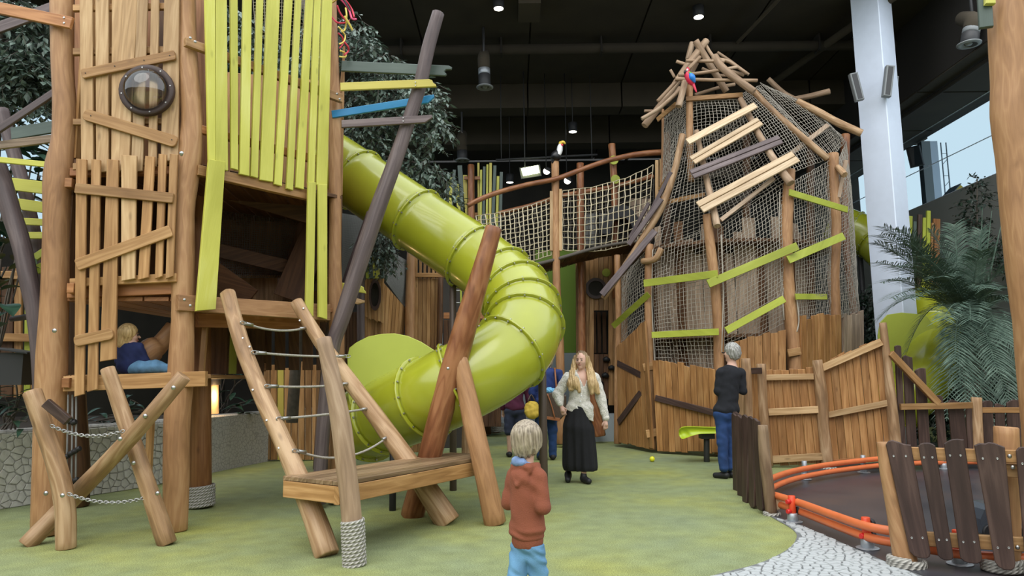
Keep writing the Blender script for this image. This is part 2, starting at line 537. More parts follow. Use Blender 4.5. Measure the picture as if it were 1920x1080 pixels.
# twisted pale rope
m, nt, b = new_mat('rope')
uvn = nt.nodes.new('ShaderNodeUVMap'); wv = nt.nodes.new('ShaderNodeTexWave'); wv.bands_direction = 'DIAGONAL'
mpn = nt.nodes.new('ShaderNodeMapping'); mpn.inputs['Scale'].default_value = (40, 40, 1)
nt.links.new(uvn.outputs[0], mpn.inputs[0]); nt.links.new(mpn.outputs[0], wv.inputs[0]); wv.inputs['Scale'].default_value = 0.45
crn = ramp(nt, [(0.0, (0.27, 0.255, 0.225)), (0.4, (0.44, 0.42, 0.375)), (1.0, (0.52, 0.50, 0.45))])
nt.links.new(wv.outputs['Fac'], crn.inputs[0]); nt.links.new(crn.outputs[0], b.inputs['Base Color'])
b.inputs['Roughness'].default_value = 0.85
bpn = nt.nodes.new('ShaderNodeBump'); bpn.inputs['Strength'].default_value = 0.9; bpn.inputs['Distance'].default_value = 0.01
nt.links.new(wv.outputs['Fac'], bpn.inputs['Height']); nt.links.new(bpn.outputs[0], b.inputs['Normal'])
# clear acrylic: see-through with a glossy skin
m, nt, b = new_mat('acrylic')
nt.nodes.remove(b)
tr = nt.nodes.new('ShaderNodeBsdfTransparent'); tr.inputs['Color'].default_value = (0.86, 0.88, 0.90, 1)
gl = nt.nodes.new('ShaderNodeBsdfGlossy'); gl.inputs['Roughness'].default_value = 0.04
fz = nt.nodes.new('ShaderNodeFresnel'); fz.inputs['IOR'].default_value = 1.9
mx = nt.nodes.new('ShaderNodeMixShader')
nt.links.new(fz.outputs[0], mx.inputs[0]); nt.links.new(tr.outputs[0], mx.inputs[1]); nt.links.new(gl.outputs[0], mx.inputs[2])
nt.links.new(mx.outputs[0], nt.nodes['Material Output'].inputs[0])
# frosted roof foil of the side windows: lets part of the daylight through
m, nt, b = new_mat('window_foil')
nt.nodes.remove(b)
tr = nt.nodes.new('ShaderNodeBsdfTransparent'); tr.inputs['Color'].default_value = (0.31, 0.395, 0.44, 1)
gl = nt.nodes.new('ShaderNodeBsdfGlossy'); gl.inputs['Roughness'].default_value = 0.2
mx = nt.nodes.new('ShaderNodeMixShader'); mx.inputs[0].default_value = 0.04
nt.links.new(tr.outputs[0], mx.inputs[1]); nt.links.new(gl.outputs[0], mx.inputs[2])
nt.links.new(mx.outputs[0], nt.nodes['Material Output'].inputs[0])
# ================================================================== SETTING
def struct(o, label=None):
    o['kind'] = 'structure'
    if label: o['label'] = label
    return o
def voronoi(pts, lo, hi):
    """clipped Voronoi cells of 2D points (half-plane clipping against near neighbours)"""
    A = np.array(pts)
    cells = []
    for i, p in enumerate(A):
        d = ((A - p) ** 2).sum(1)
        nb = np.argsort(d)[1:22]
        poly = [(lo[0], lo[1]), (hi[0], lo[1]), (hi[0], hi[1]), (lo[0], hi[1])]
        for j in nb:
            q = A[j]
            nx, ny = q - p
            c = (q @ q - p @ p) / 2
            out = []
            m_ = len(poly)
            for k in range(m_):
                a = poly[k]; b_ = poly[(k + 1) % m_]
                da = a[0] * nx + a[1] * ny - c; db = b_[0] * nx + b_[1] * ny - c
                if da <= 0: out.append(a)
                if (da < 0 < db) or (db < 0 < da):
                    t = da / (da - db)
                    out.append((a[0] + (b_[0] - a[0]) * t, a[1] + (b_[1] - a[1]) * t))
            poly = out
            if len(poly) < 3: break
        cells.append(poly)
    return cells
def shrink(poly, g):
    cx = sum(p[0] for p in poly) / len(poly); cy = sum(p[1] for p in poly) / len(poly)
    out = []
    for x, y in poly:
        l = math.hypot(x - cx, y - cy)
        k = max(0.25, 1 - g / max(l, 1e-4))
        out.append((cx + (x - cx) * k, cy + (y - cy) * k))
    # drop near-duplicate corners
    res = []
    for p in out:
        if not res or math.hypot(p[0] - res[-1][0], p[1] - res[-1][1]) > 0.006: res.append(p)
    return res
def jitter_points(x0, x1, y0, y1, s, seed):
    r = random.Random(seed)
    pts = []
    ny = int((y1 - y0) / s) + 1; nx = int((x1 - x0) / s) + 1
    for j in range(ny):
        for i in range(nx):
            pts.append((x0 + (i + .5 * (j % 2) + r.uniform(-.42, .42)) * s, y0 + (j + r.uniform(-.42, .42)) * s))
    return pts

# ---- floor: green poured rubber granulate
m, nt, b = new_mat('rubber_floor')
tc = nt.nodes.new('ShaderNodeTexCoord')
n1 = nt.nodes.new('ShaderNodeTexNoise'); n1.inputs['Scale'].default_value = 0.55; n1.inputs['Detail'].default_value = 4; n1.inputs['Roughness'].default_value = .6
n2 = nt.nodes.new('ShaderNodeTexNoise'); n2.inputs['Scale'].default_value = 120; n2.inputs['Detail'].default_value = 2
n3 = nt.nodes.new('ShaderNodeTexNoise'); n3.inputs['Scale'].default_value = 5; n3.inputs['Detail'].default_value = 5
for n_ in (n1, n2, n3): nt.links.new(tc.outputs['Object'], n_.inputs['Vector'])
c1 = ramp(nt, [(0.32, (0.215, 0.258, 0.145)), (0.5, (0.25, 0.285, 0.125)), (0.70, (0.315, 0.322, 0.085))])
nt.links.new(n1.outputs['Fac'], c1.inputs[0])
c2 = ramp(nt, [(0.3, (0.5, 0.5, 0.5)), (0.7, (1.42, 1.42, 1.42))])
nt.links.new(n2.outputs['Fac'], c2.inputs[0])
c3 = ramp(nt, [(0.3, (0.86, 0.86, 0.86)), (0.7, (1.12, 1.12, 1.12))])
nt.links.new(n3.outputs['Fac'], c3.inputs[0])
mm = nt.nodes.new('ShaderNodeMix'); mm.data_type = 'RGBA'; mm.blend_type = 'MULTIPLY'; mm.inputs[0].default_value = 1
nt.links.new(c1.outputs[0], mm.inputs[6]); nt.links.new(c2.outputs[0], mm.inputs[7])
mm2 = nt.nodes.new('ShaderNodeMix'); mm2.data_type = 'RGBA'; mm2.blend_type = 'MULTIPLY'; mm2.inputs[0].default_value = 1
nt.links.new(mm.outputs[2], mm2.inputs[6]); nt.links.new(c3.outputs[0], mm2.inputs[7])
nt.links.new(mm2.outputs[2], b.inputs['Base Color'])
b.inputs['Roughness'].default_value = 0.75
b.inputs['Specular IOR Level'].default_value = 0.25
bp = nt.nodes.new('ShaderNodeBump'); bp.inputs['Strength'].default_value = .5; bp.inputs['Distance'].default_value = 0.004
nt.links.new(n2.outputs['Fac'], bp.inputs['Height']); nt.links.new(bp.outputs[0], b.inputs['Normal'])
floor = struct(obj('floor', [(-16, -16, 0), (16, -16, 0), (16, 27, 0), (-16, 27, 0)], [(0, 1, 2, 3)], M['rubber_floor'], origin=(0, 0, 0)),
               'green mottled rubber play floor')

# ---- white crazed paving between the green floor and the ride basin
plain('paving_bed', (0.15, 0.155, 0.155), 0.9, var=.2, vscale=10)
plain('paving_stone', (0.43, 0.45, 0.455), 0.75, var=.10, vscale=6, bump=.2, bscale=90)
lobe = [G(x, y) for x, y in catmull([(1230, 1120), (1330, 1082), (1420, 1058), (1475, 1032), (1494, 1008), (1484, 992), (1455, 975), (1440, 966)], 4)]
basin_front = [G(x, y) for x, y in ((1440, 966), (1500, 985), (1560, 1010), (1620, 1036), (1680, 1062), (1760, 1092), (1980, 1180))]
bed_poly = lobe + basin_front[1:] + [G(1980, 1320), G(1230, 1320)]
def flat(name, poly, z, mat, parent=None):
    return obj(name, [(p[0], p[1], z) for p in poly], [tuple(range(len(poly)))], mat, parent)
def poly_contains(poly, x, y):
    ins = False
    n = len(poly)
    for i in range(n):
        x1, y1 = poly[i][0], poly[i][1]; x2, y2 = poly[(i + 1) % n][0], poly[(i + 1) % n][1]
        if (y1 > y) != (y2 > y) and x < (x2 - x1) * (y - y1) / (y2 - y1) + x1: ins = not ins
    return ins
bed = struct(flat('trim_1', bed_poly, 0.004, M['paving_bed']), 'grey bedding of the white crazed paving')
bx = [p.x for p in bed_poly]; by = [p.y for p in bed_poly]
bed2 = [(p.x, p.y) for p in bed_poly]
cand = jitter_points(min(bx), max(bx), min(by), max(by), 0.066, 3)
cells = voronoi(cand, (min(bx) - .1, min(by) - .1), (max(bx) + .1, max(by) + .1))
stones = []
for (cx_, cy_), poly in zip(cand, cells):
    if len(poly) < 3: continue
    if sum(poly_contains(bed2, *q) for q in poly) < len(poly) * .99: 
        poly = [q for q in poly if poly_contains(bed2, *q)]
        if len(poly) < 3: continue
    poly = shrink(poly, 0.0065)
    if len(poly) < 3: continue
    # pixel position decides what the photograph shows
    v = CAM_R.transposed() @ (Vector((cx_, cy_, 0)) - CAM_P)
    px = 960 - v.x / v.z * F_PX; py = 540 + v.y / v.z * F_PX
    stones.append((px < 1760 and py < 1085, v.length, poly))
stones.sort(key=lambda s: (not s[0], s[1]))
def stone_geo(poly, z0, z1):
    n = len(poly)
    cx = sum(p[0] for p in poly) / n; cy = sum(p[1] for p in poly) / n
    V = [(x, y, z0) for x, y in poly] + [(x + (cx - x) * .08, y + (cy - y) * .08, z1) for x, y in poly]
    Fc = [tuple(range(n, 2 * n))] + [(i, (i + 1) % n, n + (i + 1) % n, n + i) for i in range(n)]
    return V, Fc
restV, restF = [], []
for k, (vis, dist, poly) in enumerate(stones):
    zz = 0.010 + rng.uniform(0, .003)
    V, Fc = stone_geo(poly, 0.003, zz)
    if k < 300:
        obj('paving_stone', V, Fc, M['paving_stone'], bed)
    else:
        o_ = len(restV); restV += V; restF += [tuple(i + o_ for i in f) for f in Fc]
if restV:
    tag(obj('paving_stone_field', restV, restF, M['paving_stone'], bed), kind='stuff')

# ---- dark basin of the little ride
m, nt, b = new_mat('basin_floor')
tc = nt.nodes.new('ShaderNodeTexCoord')
n1 = nt.nodes.new('ShaderNodeTexNoise'); n1.inputs['Scale'].default_value = 1.1; n1.inputs['Detail'].default_value = 6
nt.links.new(tc.outputs['Object'], n1.inputs['Vector'])
c1 = ramp(nt, [(0.35, (0.028, 0.031, 0.040)), (0.55, (0.046, 0.047, 0.056)), (0.72, (0.075, 0.056, 0.054))])
nt.links.new(n1.outputs['Fac'], c1.inputs[0]); nt.links.new(c1.outputs[0], b.inputs['Base Color'])
b.inputs['Roughness'].default_value = 0.36
basin_px = [(1440, 966), (1405, 942), (1398, 925), (1410, 905), (1450, 890), (1540, 876), (1660, 866), (1800, 860), (1960, 858), (2150, 880), (2250, 960), (2100, 1200), (1980, 1180), (1760, 1092), (1680, 1062), (1620, 1036), (1560, 1010), (1500, 985)]
struct(flat('trim_2', [G(*p) for p in basin_px], 0.006, M['basin_floor']), 'dark scuffed floor of the fenced ride area')

# ---- ceiling: dark panels, joints and deep beams
CZ = 9.1
ceil = struct(obj('ceiling', [(-12, 12.6, CZ + .06), (12.5, 12.6, CZ + .06), (12.5, 26, CZ + .06), (-12, 26, CZ + .06)], [(3, 2, 1, 0)], M['ceiling_black']), 'dark panelled ceiling over the hall')
ya = 12.6
for row, (y0, y1) in enumerate([(12.62, 16.1), (16.14, 18.3), (18.95, 20.8), (21.45, 25.0)]):
    x = -12.0
    while x < 12.4:
        x2 = min(x + 2.46, 12.5)
        box('ceiling_panel', (x, y0, CZ), (x2, y1, CZ + .05), M['ceiling_dark'], ceil)
        x += 2.5
for y0, z0 in ((18.35, 8.45), (20.85, 8.3)):
    x = -12.0
    while x < 12.4:
        box('beam_cladding', (x, y0, z0), (min(x + 2.46, 12.5), y0 + .6, CZ + .04), M['ceiling_beam'], ceil)
        x += 2.5
for x0, y0, x1, y1, z, r in ((-3.6, 13, -3.6, 25, 8.95, .045), (5.6, 13, 4.0, 25, 8.9, .04), (7.9, 13, 5.9, 22, 8.85, .09)):
    pipe('ceiling_pipe', [(x0, y0, z), (x1, y1, z)], r, M['ceiling_beam'], ceil, sub=1)
pipe('ceiling_pipe', [(-8, 15.8, 8.86), (12, 15.8, 8.86)], 0.12, M['ceiling_dark'], ceil, sub=1)
for x in (-2.5, -0.2, 2.1, 4.6, 7.1):
    box('pipe_hanger', (x, 15.66, 8.72), (x + .04, 15.94, CZ), M['ceiling_black'], ceil)

# ---- back, left and right walls
struct(obj('wall_back', [(-12, 25.2, 0), (12.5, 25.2, 0), (12.5, 25.2, CZ), (-12, 25.2, CZ)], [(0, 1, 2, 3)], M['back_dark']), 'dark rear wall of the hall')
RX = 10.4
wr = struct(box('wall_right', (RX, 9.5, 0), (RX + .3, 25.2, 5.55), M['wall_grey']), 'plain grey-green side wall below the right-hand window band')
box('wall_beam', (RX - 1.5, 12.6, 7.45), (RX + .5, 25.2, CZ), M['ceiling_black'], wr)
for y0 in (12.6, 15.1, 17.6, 20.1, 22.6):
    box('beam_panel', (RX - 1.49, y0 + .03, 7.42), (RX + .3, y0 + 2.46, 7.46), M['ceiling_dark'], wr)
pipe('conduit', [(RX - 1.1, 12.8, 7.36), (RX - 1.1, 25, 7.36)], 0.05, M['ceiling_black'], wr, sub=1)
w1 = struct(obj('window_1', [(RX + .1, 9.5, 5.55), (RX + .1, 25.2, 5.55), (RX + .1, 25.2, 7.45), (RX + .1, 9.5, 7.45)], [(0, 1, 2, 3)], M['window_foil']), 'band of frosted daylight glazing along the right')
for z in (5.58, 6.35, 7.42):
    pipe('glazing_bar', [(RX + .08, 9.6, z), (RX + .08, 25.1, z + (.25 if z == 6.35 else 0))], 0.012, M['white_steel'], w1, sub=1)
LX = -10.0
wl = struct(box('wall_left', (LX - .3, 7.0, 0), (LX, 25.2, 4.2), M['back_dark']), 'dark low wall behind the planting on the left')
box('upper_wall', (LX - .3, 7.0, 7.2), (LX, 25.2, CZ), M['ceiling_dark'], wl)
w2 = struct(obj('window_2', [(LX, 7, 4.2), (LX, 25.2, 4.2), (LX, 25.2, 7.2), (LX, 7, 7.2)], [(0, 1, 2, 3)], M['window_foil']), 'tall frosted glazing behind the trees on the left')
for y in (8, 10.5, 13, 15.5, 18, 20.5, 23):
    pipe('glazing_bar', [(LX + .02, y, 4.2), (LX + .02, y, 7.2)], 0.035, M['white_steel'], w2, sub=1)
for z in (5.2, 6.2):
    pipe('glazing_bar', [(LX + .02, 7, z), (LX + .02, 25, z)], 0.03, M['white_steel'], w2, sub=1)

# ---- unseen hall walls around the photographer, added to block low-angle sky light
plain('blocker_wall', (0.30, 0.27, 0.23), .85, var=.08, vscale=.6)
struct(box('wall_front', (-12.3, -9.3, 0), (12.5, -9.0, 5.2), M['blocker_wall']), 'unseen plain wall behind the photographer, added to block low sky light')
struct(box('wall_right_near', (RX + .3, -9.0, 0), (RX + .6, 9.5, 5.2), M['blocker_wall']), 'unseen plain side wall right of the photographer, added to block low sky light')
struct(box('wall_left_near', (-12.3, -9.0, 0), (-12.0, 7.0, 5.2), M['blocker_wall']), 'unseen plain side wall left of the photographer, added to block low sky light')
# ---- pale lower walls and lime panel far in the middle
lw = struct(box('wall_rear_low', (-3.0, 20.0, 0), (3.2, 20.2, 2.6), M['pale_wall']), 'pale grey low wall at the back of the play hall')
box('concrete_step', (-2.6, 18.4, 0), (3.0, 20.0, 0.28), M['pale_wall'], lw)
f_lime = P(1050, 600, 16.8); f_lime2 = P(1080, 480, 16.8)
tag(box('lime_wall_panel', (f_lime.x - .55, 16.8, 1.9), (f_lime2.x + .05, 16.9, f_lime2.z + .15), M['lime_wall'], lw), 'plain lime green painted panel')

# ---- curved stone-faced planter wall on the left
wall_path = [(-7.4, 6.2), (-5.65, 7.25)] + [(G(*p).x, G(*p).y) for p in ((0, 955), (171, 929), (300, 908), (400, 886), (520, 862))] + [(-3.3, 14.2)]
wp = catmull(wall_path, 8)
acc = [0.0]
for i in range(1, len(wp)): acc.append(acc[-1] + math.dist(wp[i], wp[i - 1]))
WH = 0.82
def wall_at(s, off=0.0):
    s = max(0, min(acc[-1] - 1e-4, s))
    i = next(k for k in range(len(acc) - 1) if acc[k + 1] >= s)
    t = (s - acc[i]) / (acc[i + 1] - acc[i])
    x = wp[i][0] + (wp[i + 1][0] - wp[i][0]) * t; y = wp[i][1] + (wp[i + 1][1] - wp[i][1]) * t
    dx = wp[i + 1][0] - wp[i][0]; dy = wp[i + 1][1] - wp[i][1]; l = math.hypot(dx, dy)
    return x + dy / l * off, y - dx / l * off
V, Fc = [], []
ns = 48
for i in range(ns + 1):
    s = acc[-1] * i / ns
    f_ = wall_at(s, 0); k_ = wall_at(s, -.32)
    V += [(*f_, 0), (*f_, WH - .02), (*wall_at(s, -.02), WH), (*k_, WH), (*k_, 0)]
for i in range(ns):
    for k in range(4):
        Fc.append((i * 5 + k, i * 5 + 5 + k, i * 5 + 6 + k, i * 5 + 1 + k))
m, nt, b = new_mat('crazed_wall')
tc = nt.nodes.new('ShaderNodeTexCoord')
vo = nt.nodes.new('ShaderNodeTexVoronoi'); vo.feature = 'DISTANCE_TO_EDGE'; vo.inputs['Scale'].default_value = 17
nt.links.new(tc.outputs['Object'], vo.inputs['Vector'])
c1 = ramp(nt, [(0.02, (0.30, 0.295, 0.275)), (0.10, (0.46, 0.45, 0.42))])
nt.links.new(vo.outputs['Distance'], c1.inputs[0]); nt.links.new(c1.outputs[0], b.inputs['Base Color'])
b.inputs['Roughness'].default_value = .8
planter = struct(obj('wall_planter', V, Fc, M['crazed_wall']), 'curved low planter wall faced with pale crazed stones')
plain('wall_stone', (0.60, 0.585, 0.54), 0.8, var=.18, vscale=9, bump=.25, bscale=70)
s_end = acc[8 * 4] + .5
cand = jitter_points(1.6, s_end, 0.02, WH, 0.092, 5)
cells = voronoi(cand, (1.5, 0.0), (s_end + .1, WH - .03))
nst = 0
rV, rF = [], []
for (s0, z0), poly in zip(cand, cells):
    if len(poly) < 3: continue
    poly = shrink(poly, 0.006)
    if len(poly) < 3: continue
    n = len(poly)
    cs = sum(p[0] for p in poly) / n; cz = sum(p[1] for p in poly) / n
    pr = 0.012 + rng.uniform(0, .008)
    V = [(*wall_at(s, 0.0), z) for s, z in poly] + [(*wall_at(s + (cs - s) * .1, pr), z + (cz - z) * .1) for s, z in poly]
    Fc = [tuple(range(n, 2 * n))] + [(i, (i + 1) % n, n + (i + 1) % n, n + i) for i in range(n)]
    if nst < 300:
        obj('wall_stone', V, Fc, M['wall_stone'], planter)
    else:
        o_ = len(rV); rV += V; rF += [tuple(i + o_ for i in f) for f in Fc]
    nst += 1
if rV: tag(obj('wall_stone_field', rV, rF, M['wall_stone'], planter), kind='stuff')
plain('soil', (0.03, 0.022, 0.015), .95)
V = [(*wall_at(acc[-1] * i / 20, -.3), 0.70) for i in range(21)]
struct(obj('planting_soil', V + [(-9.9, 14.2, .7), (-9.9, 6.2, .7)], [tuple(range(23))], M['soil']), 'dark planting soil behind the stone wall')
# ================================================================== LEFT PLAY TOWER
A = G(92, 1004); B = G(330, 996); C = G(632, 945)
tower = thing('play_tower', 'tall honey-coloured wooden play tower with a bubble window and lime slat front', 'play tower', (B.x - .3, B.y + .8, 0))
dA, dB, dC = A.y, B.y, C.y
FAB = Face(A, B); FBC = Face(B, C)
def vpx(name, rows, d, mat, parent, n=14, knob=.05, sub=3):
    """upright log from (y, x_left, x_right) outline rows at depth d"""
    return lpx(name, [((a + b_) / 2, y, d, (b_ - a)) for y, a, b_ in rows], mat, parent, n, knob, sub)
vpx('post', [(-60, 96, 138), (30, 95, 137), (130, 98, 138), (200, 100, 142), (260, 98, 140), (330, 84, 135), (420, 83, 130), (520, 80, 128), (620, 75, 125), (700, 70, 124), (850, 65, 118), (1003, 62, 112)], dA, M['log_wood'], tower)
vpx('post', [(-60, 334, 368), (50, 333, 368), (100, 332, 370), (180, 337, 377), (230, 340, 380), (280, 333, 379), (330, 328, 373), (400, 322, 365), (500, 322, 365), (600, 322, 363), (700, 315, 362), (800, 308, 355), (900, 307, 353), (996, 310, 350)], dB, M['log_wood'], tower)
vpx('post', [(-60, 606, 630), (60, 608, 633), (200, 614, 639), (300, 616, 640), (420, 617, 640), (520, 616, 641), (620, 617, 645), (760, 620, 646), (940, 620, 645)], dC, M['log_wood'], tower)
# rear posts
pD = G(375, 952)
vpx('post', [(-60, 352, 388), (300, 354, 390), (600, 354, 394), (950, 356, 396)], pD.y, M['red_plank'], tower)
rope_wrap(P(376, 953, pD.y), P(376, 908, pD.y), 0.118, 7, tower)
pE = G(142, 950)
vpx('post', [(300, 120, 150), (600, 124, 156), (760, 126, 160), (860, 124, 166), (950, 118, 165)], pE.y, M['inner_plank'], tower)
# rear right post behind the ladder
pF = G(612, 880)
vpx('post', [(300, 590, 612), (620, 595, 628), (780, 592, 632), (880, 588, 630)], pF.y, M['log_wood'], tower)
rope_wrap(P(634, 945, dC), P(634, 928, dC), 0.075, 3, tower)

F1 = FAB.off(0.10)
# ---- upper wall boards between the two front posts
for xl, xr, xl2, xr2, yb in ((148, 172, 152, 175, 318), (178, 203, 180, 203, 321), (210, 231, 208, 224, 322), (230, 261, 222, 241, 318), (259, 279, 245, 267, 320), (284, 299, 277, 293, 312), (309, 336, 301, 334, 300)):
    fquad(F1, [(xl, -70), (xr, -70), (xr2, yb), (xl2, yb + 3)], 0.022, M['pale_plank'], tower)
# boards of the inner skin seen between them, mostly coloured dark for the shade in the gaps
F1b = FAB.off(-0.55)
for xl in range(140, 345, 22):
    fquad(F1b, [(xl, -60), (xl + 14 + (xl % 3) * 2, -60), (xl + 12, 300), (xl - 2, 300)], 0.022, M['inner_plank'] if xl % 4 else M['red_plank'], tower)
for y0, y1, h in ((96, 92, 14), (14, 10, 13), (312, 300, 13), (228, 226, 12)):
    fboard(FAB.off(.06), (136, y0), (334, y1), h, 0.04, M['honey_plank'], tower, 'rail')
fboard(F1, (152, 138), (328, 102), 20, 0.025, M['honey_plank'], tower, 'crosspiece', .035, .22)
fboard(F1, (156, 213), (331, 266), 23, 0.025, M['honey_plank'], tower, 'crosspiece', .035, .35)
for p in ((160, 137), (215, 124), (270, 113), (318, 104), (170, 217), (322, 262)):
    bolt(F1(*p, .037), FAB.n, .004, tower, M['dark_steel'], name='screw')
# ---- lower wall boards
low = [(142, 162, 297, 139, 157, 744), (171, 188, 298, 163, 182, 735), (200, 222, 298, 187, 217, 678), (227, 256, 290, 227, 253, 527), (272, 290, 292, 258, 278, 525), (297, 312, 288, 290, 304, 523), (318, 333, 288, 310, 324, 523)]
F2 = FAB.off(0.16)
for xl, xr, yt, xl2, xr2, yb in low:
    fquad(F2, [(xl, yt), (xr, yt + 2), (xr2, yb - 5), (xl2, yb)], 0.024, M['honey_plank'] if xl != 227 else M['pale_plank'], tower)
fboard(F2, (140, 352), (324, 371), 20, 0.026, M['honey_plank'], tower, 'crosspiece', .03, .12)
fboard(F2, (142, 497), (320, 432), 23, 0.026, M['honey_plank'], tower, 'crosspiece', .03, .18)
fboard(F2, (138, 640), (211, 625), 21, 0.026, M['honey_plank'], tower, 'crosspiece', .03, .35)
fboard(FAB.off(.12), (130, 530), (330, 520), 16, 0.05, M['honey_plank'], tower, 'rail')
fboard(FAB.off(.05), (130, 322), (330, 318), 16, 0.07, M['red_plank'], tower, 'floor_beam')
fboard(FAB.off(.05), (125, 548), (330, 540), 22, 0.08, M['red_plank'], tower, 'floor_beam')
fboard(FAB.off(.10), (118, 720), (385, 710), 28, 0.07, M['honey_plank'], tower, 'floor_beam')
for x, y in ((127, 342), (131, 540), (122, 718)):
    q = FAB.off(.14)(x, y)
    board('beam_end', q + Vector((-.03, 0, 0)), q + Vector((.035, 0, 0)), .085, FAB.n, .10, M['red_plank'], tower)
# ---- bubble window
pc = F1(276, 170, .03)
def disc_ring(name, c, n, radii_h, mat, parent, seg=32, sx=1.0):
    n = Vector(n).normalized(); t = Vector((0, 0, 1)).cross(n).normalized(); u = n.cross(t)
    V, Fc = [], []
    for r, h in radii_h:
        for k in range(seg):
            a = 2 * math.pi * k / seg
            V.append(c + t * math.cos(a) * r * sx + u * math.sin(a) * r + n * h)
    for i in range(len(radii_h) - 1):
        for k in range(seg):
            Fc.append((i * seg + k, i * seg + (k + 1) % seg, i * seg + seg + (k + 1) % seg, i * seg + seg + k))
    if radii_h[-1][0] > 1e-3 and False: pass
    return obj(name, V, Fc, mat, parent, smooth=True)
rw = 51 * S(dA)
bw = disc_ring('window_ring', pc, FAB.n, [(rw * .76, -.02), (rw * .76, .022), (rw * .80, .03), (rw * .97, .03), (rw, .024), (rw, -.02)], M['dark_brown'], tower)
dome = [(rw * .80 * math.cos(a), .03 + rw * .62 * math.sin(a)) for a in [i * math.pi / 2 / 8 for i in range(9)]]
dome[-1] = (0.0006, dome[-1][1])
disc_ring('bubble_dome', pc, FAB.n, dome, M['acrylic'], bw)
for k in range(8):
    a = k * math.pi / 4 + .2
    t = Vector((0, 0, 1)).cross(FAB.n).normalized(); u = FAB.n.cross(t)
    bolt(pc + (t * math.cos(a) + u * math.sin(a)) * rw * .89 + FAB.n * .03, FAB.n, .006, bw, name='screw')

# ---- lime slat front between post B and post C
Fy = FBC.off(0.13)
slats = [(385, 405, 392, 404, 311), (405, 425, 404, 428, 318), (433, 446, 434, 447, 317), (457, 472, 450, 468, 328), (483, 494, 471, 484, 332), (502, 525, 488, 512, 339), (535, 549, 515, 529, 347), (555, 565, 538, 550, 355), (575, 587, 555, 570, 353), (590, 602, 578, 590, 345), (605, 623, 594, 614, 348)]
for xl, xr, xl2, xr2, yb in slats:
    k = (xl - xl2) * 70 / 340
    fquad(Fy, [(xl + k, -70), (xr + k, -70), (xr2, yb + 2), (xl2, yb - 2)], 0.03, M['lime_paint'], tower, 'slat')
fquad(Fy, [(392, 298), (423, 303), (405, 580), (368, 583)], .03, M['lime_paint'], tower, 'slat', .035)
fquad(Fy, [(579, 341), (593, 342), (588, 594), (574, 585)], .03, M['lime_paint'], tower, 'slat', .035)
fquad(Fy, [(597, 345), (614, 346), (614, 599), (598, 594)], .03, M['lime_paint'], tower, 'slat', .035)
Fr = FBC.off(.09)
fboard(Fr, (349, 77), (643, 184), 17, .05, M['honey_plank'], tower, 'rail')
fboard(Fr, (372, 318), (585, 366), 20, .06, M['honey_plank'], tower, 'floor_beam')
fboard(Fr.off(-.03), (372, 240), (600, 300), 16, .05, M['red_plank'], tower, 'rail')
fboard(FBC.off(.10), (335, 567), (620, 586), 30, .06, M['log_wood'], tower, 'floor_beam')
for p in ((346, 562), (357, 573), (611, 580), (357, 71), (366, 78), (632, 176), (637, 186), (340, 290)):
    bolt(FBC.off(.155)(*p), FBC.n, .011, tower)
for p in ((102, 620), (340, 287), (86, 850), (86, 925)):
    bolt(P(p[0], p[1], dA - .17), (0, -1, 0), .016, tower)
# ---- decks
cx, cy = (A.x + C.x) / 2, B.y + 1.6
def deck(z, name, mat, tmax=1.0):
    """boards of a platform between the posts"""
    a, b_, c = Vector((A.x, A.y, z)), Vector((B.x, B.y, z)), Vector((C.x, C.y, z))
    back_l = Vector((A.x + .15, A.y + 2.3, z)); back_r = Vector((C.x - .35, C.y + 1.3, z))
    nb = 11
    for i in range(nb):
        t0 = i / nb * tmax; t1 = (i + .93) / nb * tmax
        def fr(t):
            return a.lerp(b_, t / .42) if t < .42 else b_.lerp(c, (t - .42) / .58)
        q = [fr(t0), fr(t1), back_l.lerp(back_r, t1), back_l.lerp(back_r, t0)]
        slab('deck_board', q, (0, 0, 1), .04, mat, tower, q[3] - q[0])
zd1 = FBC(335, 555).z
deck(FAB(220, 702).z, 'lower', M['honey_plank'], .42)
deck(zd1, 'middle', M['red_plank'])
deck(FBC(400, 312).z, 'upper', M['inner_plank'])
zl, zm, zu = FAB(220, 702).z, zd1, FBC(400, 312).z
# rear walls (inside faces seen through the openings)
bl = Vector((A.x + .15, A.y + 2.3, 0)); br = Vector((C.x - .35, C.y + 1.3, 0))
FBK = Face(bl, br)
L_ = (br - bl).length
dirb = (br - bl).normalized()
for i in range(12):
    s = .06 + i * (L_ - .1) / 12
    w = .13 + .04 * ((i * 7) % 3)
    p = bl + dirb * s
    z0, z1 = (zl + .02, zm - .1)
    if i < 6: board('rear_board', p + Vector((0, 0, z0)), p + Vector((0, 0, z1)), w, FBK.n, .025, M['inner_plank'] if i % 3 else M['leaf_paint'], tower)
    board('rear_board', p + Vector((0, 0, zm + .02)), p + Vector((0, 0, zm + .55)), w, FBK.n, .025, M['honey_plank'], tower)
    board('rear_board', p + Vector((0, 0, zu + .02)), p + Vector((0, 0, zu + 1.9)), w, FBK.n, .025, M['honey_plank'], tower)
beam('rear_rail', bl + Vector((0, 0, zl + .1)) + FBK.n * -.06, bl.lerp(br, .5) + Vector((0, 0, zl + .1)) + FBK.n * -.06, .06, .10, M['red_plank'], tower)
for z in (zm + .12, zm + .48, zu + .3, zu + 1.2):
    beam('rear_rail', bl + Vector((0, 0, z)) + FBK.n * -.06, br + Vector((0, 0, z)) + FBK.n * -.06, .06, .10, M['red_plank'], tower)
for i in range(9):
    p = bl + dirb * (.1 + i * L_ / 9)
    board('rear_board', p + Vector((0, .12, zm + .5)), p + Vector((0, .12, zu + .1)), L_ / 9 * 1.0, FBK.n, .025, M['inner_plank'], tower)  # dark tone puts the shade of the enclosed interior into the colour
